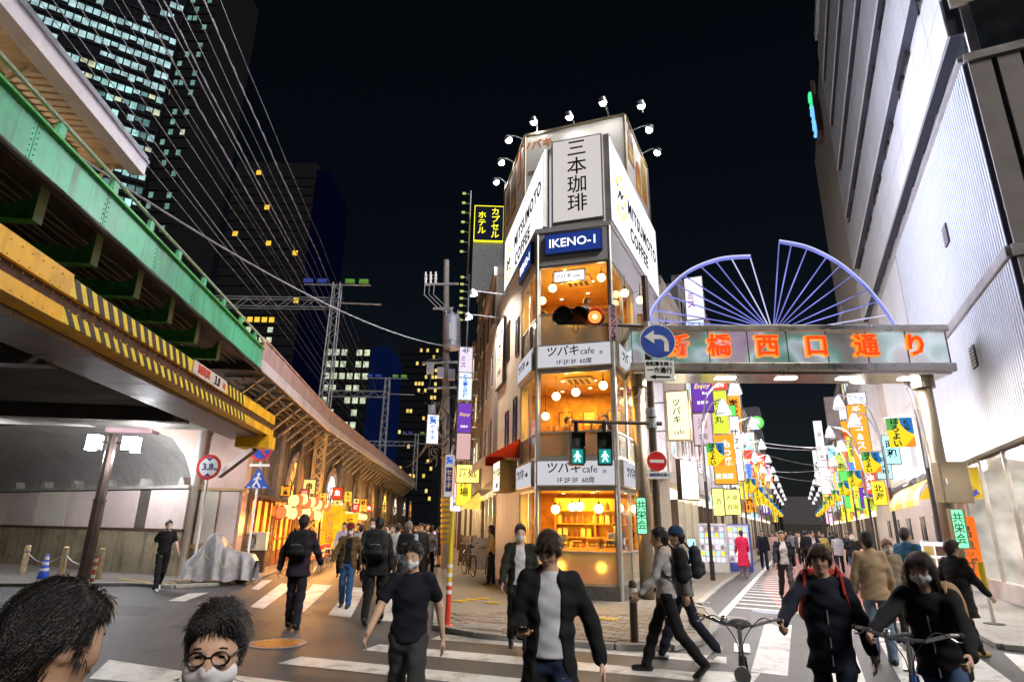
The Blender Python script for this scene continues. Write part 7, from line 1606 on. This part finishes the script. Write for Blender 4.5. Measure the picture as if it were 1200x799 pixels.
    # trousers / skirt
    if o.get('pants'):
        wd = o.get('wide', 1.)
        P = [cap(pel-X*.04-[0, 0, .02], pel+X*.04-[0, 0, .02], .112, None, [(fw, .80)], k=.04), cap(pel, pel+up*.1, .13, .125, [(fw, .70)], k=.04)]
        for n in 'lr':
            hip, kn, an, fa = J[n]; P += [cap(hip, kn, .087*wd, .068*wd, k=.025), cap(kn, an+[0, 0, .0], .072*wd, .062*wd, k=.03)]
        mk('trousers', P, cloth(o['pants']), fold=.006)
    # shoes
    P = []
    for n in 'lr':
        hip, kn, an, fa = J[n]; tilt = max(-.9, min(.5, fa*1.0)); f_ = np.array([0, math.cos(tilt), math.sin(tilt)*1.0]) if fa < -.25 else np.array([0, 1., 0])
        P = [cap(an-f_*.045-[0, 0, .040], an+f_*.15-[0, 0, .048], .042, .036, [(X, 1.0)], k=.02), cap(an-[0, 0, .02], an+[0, 0, .02], .042, .046, k=.02)]
        zc = (an[2]-.085)*k_ if fa > -.25 else None
        mk('shoe', P, shoem[o.get('shoes', 'k')], clipz=zc)
    # tops
    def torso(off, hem, k=.05, wd=1.):
        P = [cap(pel+up*(hem), pel+up*.12, (.172+off)*wd, .138+off, [(fw, .76)], k=k), cap(pel+up*.12, chest, .132+off, .152+off, [(fw, .72)], k=k), cap(chest, nb-up*.10, .150+off, .11+off, [(fw, .72)], k=k), cap(nb-up*.085-X*.12, nb-up*.085+X*.12, .052+off, k=k), cap(nb-up*.05, nb-up*.015, .07+off, .062+off, k=.03)]
        return P
    def sleeves(off, frac=1.):
        P = []
        for n in 'lr':
            sh, el, wr = A[n][:3]
            P.append(cap(sh-np.array([A[n][5]*.02, 0, 0]), sh+(el-sh)*min(1, frac*2), .054+off, .050+off, k=.035))
            if frac > .5: P.append(cap(el, el+(wr-el)*min(.97, (frac-.5)*2), .052+off, .040+off, k=.02))
        return P
    t = o.get('top', 'tee'); tc = o.get('topc', (.02, .02, .022))
    if fem: pass
    if t == 'tee': mk('shirt', torso(.006, -.12)+sleeves(.008, .30), cloth(tc), fold=.005, clipz=(pel[2]-.03)*k_)
    elif t == 'shirt': mk('shirt', torso(.006, -.10)+sleeves(.002, 1.), cloth(tc), fold=.006, clipz=(pel[2]-.04)*k_)
    elif t in ('jacket', 'closed', 'coat'):
        hem = {'jacket': -.12, 'closed': -.08, 'coat': -.50}[t] if 'hem' not in o else o['hem']
        P = torso(.020, hem, wd=1.0 if t != 'coat' else 1.25)+sleeves(.008, 1.)
        if t == 'jacket':
            mk('shirt', torso(.002, -.08), cloth(o.get('inner', (.6, .6, .6))), fold=.004, clipz=(pel[2]-.02)*k_)
            w = o.get('open', .055)+.012
            P += [cap(nb+fw*.10-up*.03, chest+fw*.148, .055, w, [(X, 1.25)], op=-1), cap(chest+fw*.148, pel+fw*.145+up*.1, w, w*.95, [(X, 1.25)], op=-1), cap(pel+fw*.145+up*.1, pel+fw*.15+up*hem*1.6, w, w*1.5, [(X, 1.3)], op=-1), cap(nb+up*.09, nb+up*.0+fw*.06, .075, .06, op=-1)]
        else: P += [cap(nb+up*.10, nb+up*.03+fw*.03, .07, .055, op=-1)]
        mk('jacket' if t != 'coat' else 'coat', P, cloth(tc), fold=.006, clipz=(pel[2]+hem-.0)*k_-.02)
        if t == 'closed' and h < .0145: mb = MB(); mb.tube([nb*k_-up*.05+fw*.083*k_, chest*k_+fw*.128*k_, (pel+up*.12)*k_+fw*.120*k_, (pel+up*hem*.8)*k_+fw*.142*k_], .006, 6); mb.build('zip', galv, root)
        if t == 'closed' or t == 'coat': mk('collar', [cap(nb-up*.03-X*.03, nb-up*.03+X*.03, .064, .064, k=.03), cap(nb+up*.07, nb+up*.03+fw*.02, .052, .06, op=-1)], cloth(tuple(x*1.3 for x in tc)), min(h, .012))
    elif t == 'dress': mk('dress', torso(.004, -.05)+[cap(pel+up*.02, pel-[0, 0, .42], .15, .21, [(fw, .8)], k=.05)]+sleeves(.004, .9), cloth(tc), fold=.006, clipz=(pel[2]-.44)*k_)
    frame = dict(root=root, pel=pel*k_, up=up, fw=fw, nb=nb*k_, A=A, k=k_, rz=root_rz, hd=hd)
    return frame
def toworld(f, v):
    v = Vector(v); c, s = math.cos(f['rz']), math.sin(f['rz']); l = f['root'].location; return Vector((l.x+v.x*c-v.y*s, l.y+v.x*s+v.y*c, l.z+v.z))
def backpack(f, lab, col, w=.30, hh=.44, d=.15, front=False):
    base = f['pel']+f['up']*.12*f['k']-f['fw']*(.155*f['k']); r = E('backpack', lab, 'backpack', toworld(f, base), f['rz'])
    m_ = cloth(col, .6); tl = math.atan2(f['up'][1], f['up'][2])
    P = [cap((-w*.34, -d*.42, .08), (w*.34, -d*.42, .08), d*.5, k=.03), cap((-w*.34, -d*.42, hh*.5), (w*.34, -d*.42, hh*.5), d*.52, k=.04), cap((-w*.28, -d*.38, hh-.08), (w*.28, -d*.38, hh-.08), d*.42, k=.05), cap((-w*.34, -d*.42, .08), (-w*.3, -d*.42, hh-.1), d*.48, k=.04), cap((w*.34, -d*.42, .08), (w*.3, -d*.42, hh-.1), d*.48, k=.04), cap((0, -d*.42, .1), (0, -d*.42, hh-.1), d*.52, k=.05)]
    o1 = sdfobj('bag_body', P, .012, m_, r, fold=.003); o2 = sdfobj('front_pocket', [cap((-w*.24, -d*.85, .09), (w*.24, -d*.85, .09), .045, k=.02), cap((-w*.24, -d*.85, hh*.40), (w*.24, -d*.85, hh*.40), .04, k=.02), cap((0, -d*.87, .09), (0, -d*.87, hh*.4), .05, None, [((1, 0, 0), 2.2)], k=.03)], .012, cloth(tuple(c*1.3 for c in col), .6), r)
    mb = MB(); mb.tube([(-w*.26, -d*1.18, hh*.46), (0, -d*1.2, hh*.49), (w*.26, -d*1.18, hh*.46)], .006, 5); mb.build('zip', galv, r)
    mb = MB(); mb.tube([(-.05, -.05, hh-.03), (-.03, -.07, hh+.03), (.03, -.07, hh+.03), (.05, -.05, hh-.03)], .009, 6); mb.build('grab_handle', m_, r)
    for sg in (-1, 1): mb = MB(); mb.tube([(sg*.10, -.02, hh-.08), (sg*.115, .06, hh+.03), (sg*.125, .17, hh+.00), (sg*.14, .235, hh-.16), (sg*.17, .14, .1), (sg*.14, .0, .06)], .012, 6); mb.build('strap', m_, r)
    for ch in r.children: ch.rotation_euler = (-tl, 0, 0)
    return r
def hd_pos(px, py, Y): p = at(px, py, Y); return Vector((p.x, p.y, 0)), p.z
BK = (.012, .012, .014); NV = (.014, .017, .034); GY = (.06, .06, .065); JE = (.05, .09, .20); LJ = (.18, .25, .36); WH = (.62, .62, .62)
WALK1 = dict(lh=24, lk=6, rh=-18, rk=22, la=-18, ra=20, le=18, re=22); WALK2 = dict(lh=-17, lk=24, rh=22, rk=5, la=20, ra=-18, le=24, re=14)
def W(b, **k): d = dict(b); d.update(k); return d
# ---- foreground
p, H = hd_pos(58, 686, 1.3); person('close person with black hair and tan jacket at the bottom left corner', p, 28, H, dict(hp=8, la=10, ra=10), dict(top='closed', topc=(.26, .14, .06), pants=BK, style='short', skin=1), .010)
p, H = hd_pos(268, 683, 1.75); person('man in navy suit with glasses and white mask close to the camera', p, 172, H, W(WALK1, hy=-6, hp=6), dict(top='jacket', topc=NV, inner=WH, pants=NV, mask=1, glasses=1, skin=0), .009)
p, H = hd_pos(486, 628, 5.3); person('man in black polo shirt and grey trousers striding towards the camera', p, 176, H, W(WALK1, hy=14, la=-26, ra=24, lb=16, rb=18, re=30), dict(top='tee', topc=(.010, .011, .018), pants=(.05, .052, .055), mask=1, wide=1.08, skin=0), .010)
p, H = hd_pos(644, 619, 4.3); ph = person('man in open black jacket and white tee holding a phone', p, 184, H, dict(lh=14, lk=4, rh=-12, rk=20, la=-6, lb=22, le=16, ra=6, re=78, rb=10, ri=16, rpalm=(0, .2, 1), rc=48, hp=26, hy=18), dict(top='jacket', topc=BK, inner=(.55, .56, .60), pants=(.02, .03, .075), style='bowl', hair='b', open=.06, skin=0, hem=-.17), .0095)
A_ = ph['A']['r']; wp = toworld(ph, (A_[2]+A_[4]*.10+A_[7]*.028)*ph['k'])
r = E('phone', 'dark smartphone held in the hand of the black jacket man', 'phone', wp, ph['rz']); mb = MB(); mb.box(-.037, .037, -.075, .075, -.004, .004); bevel(mb.build('body', black, r), .003); mb = MB(); mb.box(-.033, .033, -.068, .068, .0042, .005); mb.build('screen', em('phone_screen', (.7, .8, 1), .5), r)
for c in r.children: c.rotation_euler = (rad(24), 0, 0)
person('masked man in dark jacket and white tee walking behind the phone man', gp(608, 764), 178, 1.74, W(WALK1, lb=10, rb=10), dict(top='jacket', topc=(.022, .024, .018), inner=(.62, .60, .62), pants=(.022, .026, .020), mask=1, open=.06, skin=2), .012)
f = person('man in pale grey shirt and black trousers walking left of the bollard', gp(786, 790), -78, 1.72, W(WALK2, lean=4), dict(top='shirt', topc=(.36, .34, .34), pants=BK, skin=1), .012); backpack(f, 'black backpack on the man in pale grey shirt', BK)
f = person('man in grey jacket and blue cap walking beside the pale shirt man', gp(805, 772), -72, 1.73, W(WALK1, lean=3), dict(top='closed', topc=(.16, .155, .16), pants=(.014, .016, .03), cap=(.02, .05, .12), shoes='w'), .013); backpack(f, 'dark backpack on the man with blue cap', (.02, .022, .03))
person('young man in black tee and black trousers near the underpass pier', gp(184, 692), 140, 1.72, W(WALK2, lb=12, rb=12), dict(top='tee', topc=BK, pants=BK, mask=1, shoes='w'), .014)
f = person('man in dark suit with backpack walking away over the zebra stripes', gp(342, 736), -4, 1.80, W(WALK1, lh=12, rh=-8, rk=8, lb=14, rb=14), dict(top='closed', topc=(.026, .018, .030), pants=(.017, .016, .026), hem=-.14), .012); backpack(f, 'black backpack on the dark suit man at the zebra stripes', BK)
person('man in brown jacket, red cap and blue jeans on the left crossing', gp(403, 712), 176, 1.66, W(WALK1, lh=10, rh=-8, rk=10, lb=14, rb=14), dict(top='jacket', topc=(.12, .075, .03), inner=BK, pants=(.03, .10, .26), mask=1, cap=(.16, .02, .02), hair=None), .014)
f = person('man in black suit with backpack walking away, right of the brown jacket', gp(436, 731), -3, 1.78, W(WALK2, rh=12, lh=-12, lk=14, lb=12, rb=12), dict(top='closed', topc=BK, pants=BK, hem=-.14), .012); backpack(f, 'large black backpack on the black suit man', (.016, .016, .018), .34, .48, .19)
person('masked man in black shirt facing the crossing behind the black suit', gp(430, 700), 176, 1.80, W(WALK1, lh=8, rh=-8), dict(top='shirt', topc=(.02, .018, .02), pants=BK, mask=1), .016)
f = person('grey haired man in pale blue shirt walking away down the alley', gp(473, 712), -2, 1.74, W(WALK2, rh=12, lh=-10), dict(top='shirt', topc=(.30, .38, .50), pants=(.03, .03, .04), hair='g'), .015); backpack(f, 'black backpack on the grey haired man', BK)
person('man in lilac shirt standing before the tavern lanterns', gp(398, 676), 170, 1.70, W(WALK1, lh=6, rh=-6), dict(top='shirt', topc=(.40, .32, .46), pants=BK), .018)
person('man in grey top by the yellow tavern banner', gp(415, 672), 175, 1.68, W(WALK2, lh=-6, rh=6), dict(top='shirt', topc=(.16, .15, .15), pants=BK), .02)
cr = [(418, 682, .35), (448, 686, .02), (462, 690, .5), (490, 684, .04), (502, 678, .3), (456, 679, .03), (452, 674, .6), (460, 668, .02), (480, 672, .45), (488, 665, .03), (494, 669, .5), (500, 662, .02), (468, 661, .04), (484, 658, .3), (442, 664, .25)]
for i, (x, y, c) in enumerate(cr):
    person('distant pedestrian in %s top down the alley, %s' % ('white' if c > .4 else 'grey' if c > .2 else 'dark', ('beside the yellow banner', 'behind the black suit', 'in front of the crowd', 'right of the grey haired man', 'by the utility pole', 'amid the crowd front', 'left of the crowd', 'second from left', 'centre', 'right of centre', 'near the right edge', 'rightmost', 'behind the centre', 'far behind', 'beside the banners')[i]), gp(x, y), 178 if i % 2 else -4, 1.68+.03*(i % 4), WALK1 if i % 2 else WALK2, dict(top='shirt' if i % 3 else 'closed', topc=(c, c, c*1.05), pants=BK, mask=1 if i % 2 else None), .024)
person('woman in black dress beside the purple sign box', gp(513, 664), -95, 1.62, dict(lh=2, rh=-2, re=70, le=30, hp=18), dict(top='dress', topc=BK, style='long', hair='k'), .018)
person('long haired woman in beige top leaning by the menu board', gp(575, 688), -80, 1.62, dict(lh=4, rh=-4, ra=14, re=60, le=20), dict(top='shirt', topc=(.50, .38, .24), pants=(.02, .025, .045), style='long', hair='b', shoes='b'), .015)
# ---- shopping street
person('woman in long pink coat standing by the display machines', gp(873, 676), 10, 1.66, dict(lh=2, rh=-3, re=40, le=30), dict(top='coat', topc=(.72, .03, .10), pants=(.35, .25, .22), hair='b', style='short', shoes='w', hem=-.52), .016)
person('man in navy jacket and white tee walking up the shopping street', gp(924, 704), 196, 1.72, W(WALK1), dict(top='jacket', topc=NV, inner=WH, pants=(.05, .05, .055), open=.08), .014)
p, H = hd_pos(958, 634, 5.1); cy = person('man in navy parka with red backpack pushing a bicycle', p, 205, H, dict(lh=18, lk=6, rh=-16, rk=20, la=-8, lb=16, le=20, ra=48, re=16, rb=22, rc=70, hy=6), dict(top='closed', topc=(.013, .015, .028), pants=(.02, .035, .06), style='bowl', hair='b', hem=-.18, skin=1), .0105)
backpack(cy, 'red backpack on the man pushing a bicycle', (.40, .03, .02), .32, .42, .17)
p, H = hd_pos(1084, 660, 4.7); wo = person('masked woman in black jacket leaning over her bicycle', p, 226, H+.12, dict(lh=20, lk=10, rh=-14, rk=18, lean=14, la=30, le=30, lb=14, lc=60, ra=52, re=16, rb=16, rc=70, hp=8), dict(top='closed', topc=(.015, .015, .018), pants=(.06, .11, .22), mask=1, style='long', hair='b', skin=2, hem=-.12), .0105)
backpack(wo, 'tan bag slung behind the masked woman with bicycle', (.42, .27, .14), .28, .36, .16)
person('man in tan jacket and pale jeans seen from behind', gp(1038, 778), 14, 1.66, dict(lh=4, rh=-4, lb=10, rb=10), dict(top='closed', topc=(.46, .32, .20), pants=LJ, hair='k', hem=-.1), .012)
person('short masked person with auburn hair facing the tan jacket', gp(1056, 752), 190, 1.55, dict(le=40, re=40), dict(top='closed', topc=(.35, .27, .2), pants=GY, mask=1, hair='r', style='bowl'), .014)
person('man in blue denim jacket by the menu easel', gp(1080, 748), 60, 1.74, dict(lh=3, rh=-3), dict(top='closed', topc=(.05, .17, .30), pants=GY), .013)
person('woman in black coat walking right past the gate post', gp(1138, 772), 78, 1.62, W(WALK1, hy=6), dict(top='coat', topc=(.016, .016, .017), pants=BK, hair='b', style='short', hem=-.28, shoes='b'), .012)
f = person('man in black tee and jeans carrying a dark bag in the street', gp(1006, 690), 190, 1.72, W(WALK2), dict(top='tee', topc=BK, pants=(.03, .05, .11), mask=1), .015)
rb2 = E('tote_bag', 'dark tote bag held by the black tee man', 'bag', toworld(f, (-.30, .0, .42)), f['rz']); mb = MB(); mb.box(-.05, .05, -.16, .16, 0, .3); bevel(mb.build('body', cloth(NV), rb2), .03); mb = MB(); mb.tube([(0, -.1, .3), (0, -.06, .46), (0, .06, .46), (0, .1, .3)], .009, 6); mb.build('handle', cloth(NV), rb2)
for i in range(16):
    x = rnd.uniform(905, 1000); y = rnd.uniform(648, 660); c = rnd.choice((.03, .05, .1, .4, .02)); person('tiny far pedestrian in the shopping street crowd', gp(x, y), rnd.choice((20, 200)), rnd.uniform(1.58, 1.78), WALK1 if i % 2 else WALK2, dict(top='shirt', topc=(c, c, c), pants=BK), .035); bpy.data.objects[-1] if False else None
    PEOPLE[-1]['group'] = 'far crowd of the shopping street'
for i in range(10):
    x = rnd.uniform(440, 508); y = rnd.uniform(650, 663); c = rnd.choice((.03, .05, .4, .5, .02)); person('tiny far pedestrian in the alley crowd', gp(x, y), rnd.choice((-4, 176)), rnd.uniform(1.58, 1.78), WALK1 if i % 2 else WALK2, dict(top='shirt', topc=(c, c, c), pants=BK), .035)
    PEOPLE[-1]['group'] = 'far crowd of the alley'
far = [(986, 672, (.5, .5, .55), NV, 'white shirt, rightmost of the far row'), (969, 669, (.45, .36, .10), GY, 'mustard jacket in the far row'), (958, 672, NV, NV, 'dark suit left of the mustard jacket'), (948, 665, BK, BK, 'black jacket, leftmost of far row'), (940, 661, (.1, .1, .12), BK, 'grey suit far up the street'), (997, 662, (.03, .03, .05), BK, 'dark clothes right of the far row'), (977, 660, (.03, .03, .04), BK, 'dark suit behind the far row'), (897, 668, NV, NV, 'navy clothes beside the blue display rack'), (909, 664, (.5, .35, .33), (.4, .3, .3), 'pale pink clothes beyond the display rack'), (930, 655, (.2, .2, .22), BK, 'grey coat at the end of the street')]
for i, (x, y, c, pc, lab) in enumerate(far):
    person('distant pedestrian in %s' % lab, gp(x, y), 200 if i % 3 else 30, 1.66+.03*(i % 4), WALK1 if i % 2 else WALK2, dict(top='jacket' if i in (0, 2, 4) else 'closed', topc=c, inner=WH, pants=pc), .022)
# ---- people inside the cafe
p = inC(1.25, .55); person('customer in white shirt at the top floor cafe window', p, 150, 1.68, dict(re=70, le=60), dict(top='shirt', topc=(.55, .55, .58), pants=BK), .02, 6.32-.25)
p = inC(.35, .75); person('customer in dark cap low behind the top floor cafe window', p, 100, 1.62, dict(re=60, le=60), dict(top='shirt', topc=(.4, .4, .42), pants=BK, cap=(.05, .03, .05), hair=None), .02, 6.32-.40)
c_ = CA+dLf*1.0+nLf*.45; person('server in white shirt by left top floor cafe window', Vector((c_.x, c_.y, 0)), -90, 1.66, dict(re=60), dict(top='shirt', topc=(.62, .62, .66), pants=BK), .02, 6.32-.3)
p = inC(.55, 1.15); person('customer in brown top at the middle floor cafe table', p, 120, 1.64, dict(re=70, le=60), dict(top='shirt', topc=(.2, .1, .05), pants=BK), .02, 3.35-.42)
p = inC(1.6, 1.2); person('customer in dark top by right middle floor window', p, 220, 1.66, dict(re=70, le=60), dict(top='shirt', topc=(.05, .05, .07), pants=BK), .02, 3.35-.42)
p = inC(1.75, 1.35); person('clerk in blue shirt at right end of the cafe counter', p, 190, 1.66, dict(re=60, le=60), dict(top='shirt', topc=(.12, .16, .35), pants=BK), .02, .14)
# ------------------------------------------------------------------ bicycles
def bicycle(lab, p, az, col, basket=True):
    r = E('bicycle', lab, 'bicycle', p, rad(-az)); fm = pm('bike_%d' % int(col[2]*999), col, .35, .3, bump=.02); R0 = .31; wb = .52
    for y in (-wb, wb):
        w = ob('wheel', None, r) if False else E('wheel', '', '', (0, y, R0)); w.parent = r; del w['label']; del w['category']; w.name = 'wheel'
        mb = MB(); n = 28; mb.tube([(0, R0*math.cos(2*math.pi*k/n), R0*math.sin(2*math.pi*k/n)) for k in range(n+1)], .019, 7, False); mb.build('tyre', rubber, w, smooth=True)
        mb = MB(); mb.tube([(0, (R0-.026)*math.cos(2*math.pi*k/n), (R0-.026)*math.sin(2*math.pi*k/n)) for k in range(n+1)], .010, 6, False); mb.build('rim', steel, w, smooth=True)
        mb = MB(); mb.cyl((-.04, 0, 0), (.04, 0, 0), .022, n=10)
        for k in range(16): a = 2*math.pi*k/16; mb.cyl(((-1)**k*.03, 0, 0), (0, (R0-.03)*math.cos(a), (R0-.03)*math.sin(a)), .0018, n=3, caps=False)
        mb.build('spokes', steel, w)
        mb = MB()
        P = [(0, (R0+.035)*math.cos(a), (R0+.035)*math.sin(a)) for a in (rad(10+i*11) for i in range(15))]
        for a_, b_ in zip(P, P[1:]): mb.bar(a_, b_, .05, .004, up=Vector((0, a_[1], a_[2])))
        mb.build('mudguard', fm, w)
    bb = (0, -.08, .27); st_ = (0, -.24, .78); hd_ = (0, .36, .80); hl = (0, .40, .62)
    mb = MB(); mb.tube([hl, (0, .1, .33), bb], .02, 8); mb.cyl(bb, st_, .017); mb.cyl(hd_, hl, .02); mb.tube([(0, .38, .70), (0, .05, .45), (0, -.14, .50)], .018, 8)
    for sx in (-.045, .045): mb.cyl((sx, -wb, R0), (sx*.5, -.08, .27), .009); mb.cyl((sx, -wb, R0), (sx*.5, -.22, .70), .008); mb.tube([(sx*.6, .40, .62), (sx, .44, .5), (sx, wb, R0)], .012, 7)
    mb.build('frame', fm, r, smooth=True)
    mb = MB(); mb.cyl(st_, (0, -.27, .90), .012); mb.build('seat_post', steel, r)
    mb = MB(); mb.ball((0, -.30, .93), (.09, .12, .035), 12, 8); mb.ball((0, -.18, .925), (.04, .1, .028), 10, 6); mb.build('saddle', rubber, r, smooth=True)
    mb = MB(); mb.cyl(hd_, (0, .33, 1.0), .013); mb.tube([(-.29, .16, 1.03), (-.24, .27, 1.04), (-.1, .33, 1.0), (.1, .33, 1.0), (.24, .27, 1.04), (.29, .16, 1.03)], .012, 7); mb.build('handlebar', steel, r)
    for sx in (-1, 1):
        mb = MB(); mb.cyl((sx*.285, .17, 1.03), (sx*.31, .07, 1.02), .018, n=8); mb.build('grip', rubber, r)
        mb = MB(); mb.cyl((sx*.05, -.08, .27), (sx*.05, -.08+sx*.12, .27-sx*.11), .009); mb.box(sx*.1-.045, sx*.1+.045, -.08+sx*.12-.03, -.08+sx*.12+.03, .26-sx*.11, .28-sx*.11); mb.build('pedal', black, r)
    for sx in (-1, 1):
        mb = MB(); mb.tube([(sx*.24, .25, 1.02), (sx*.27, .24, 1.0), (sx*.30, .13, .985)], .006, 5); mb.build('brake_lever', steel, r)
        mb = MB(); mb.tube(spline([Vector((sx*.23, .27, 1.03)), Vector((sx*.14, .46, 1.06)), Vector((sx*.02, .47, .9)), Vector((sx*.015, .40, .66))], 5), .004, 4); mb.build('brake_cable', rubber, r)
    mb = MB(); mb.ball((.1, .30, 1.03), .025, 8, 6); mb.build('bell', steel, r, smooth=True)
    mb = MB(); mb.cyl((.03, -.08, .27), (.036, -.08, .27), .09, n=20); mb.build('chain_guard', black, r)
    mb = MB(); mb.cyl((0, .50, .72), (0, .58, .72), .045, .055, 12); mb.build('head_lamp', steel, r)
    if basket:
        mb = MB()
        for z, k in ((.80, .85), (.88, .92), (.96, .98), (1.03, 1.04)):
            P = [(-.17*k, .40, z), (.17*k, .40, z), (.17*k, .40+.26*k, z), (-.17*k, .40+.26*k, z), (-.17*k, .40, z)]
            for a_, b_ in zip(P, P[1:]): mb.bar(a_, b_, .006)
        for i in range(9):
            x = -.14+i*.035
            for y0, y1 in ((.40, .40), (.62, .67)): mb.bar((x, y0, .80), (x*1.2, y1, 1.03), .004)
        for i in range(6): 
            for sx in (-1, 1): mb.bar((sx*.145, .42+i*.04, .8), (sx*.175, .42+i*.045, 1.03), .004)
        mb.box(-.14, .14, .41, .61, .79, .80); mb.build('basket', black, r)
    mb = MB(); mb.box(-.06, .06, -.72, -.34, .70, .715); mb.build('rear_rack', steel, r)
    return r
def bike_at(f, az, gx=-.29):
    A_ = f['A']['r']; hnd = toworld(f, (A_[2]+A_[4]*.07)*f['k']); c_, s_ = math.cos(rad(-az)), math.sin(rad(-az)); gy = .14
    return Vector((hnd.x-(gx*c_-gy*s_), hnd.y-(gx*s_+gy*c_), 0))
bicycle('dark bicycle pushed by the parka man', bike_at(cy, 200), 200, (.03, .03, .035), False)
bicycle('blue bicycle pushed by the masked woman', bike_at(wo, 212, .22), 212, (.03, .10, .35), False)
p = gp(549, 676); bicycle('dark bicycle parked beside the alley menu board', Vector((p.x, p.y, .06)), -20, (.05, .05, .06))
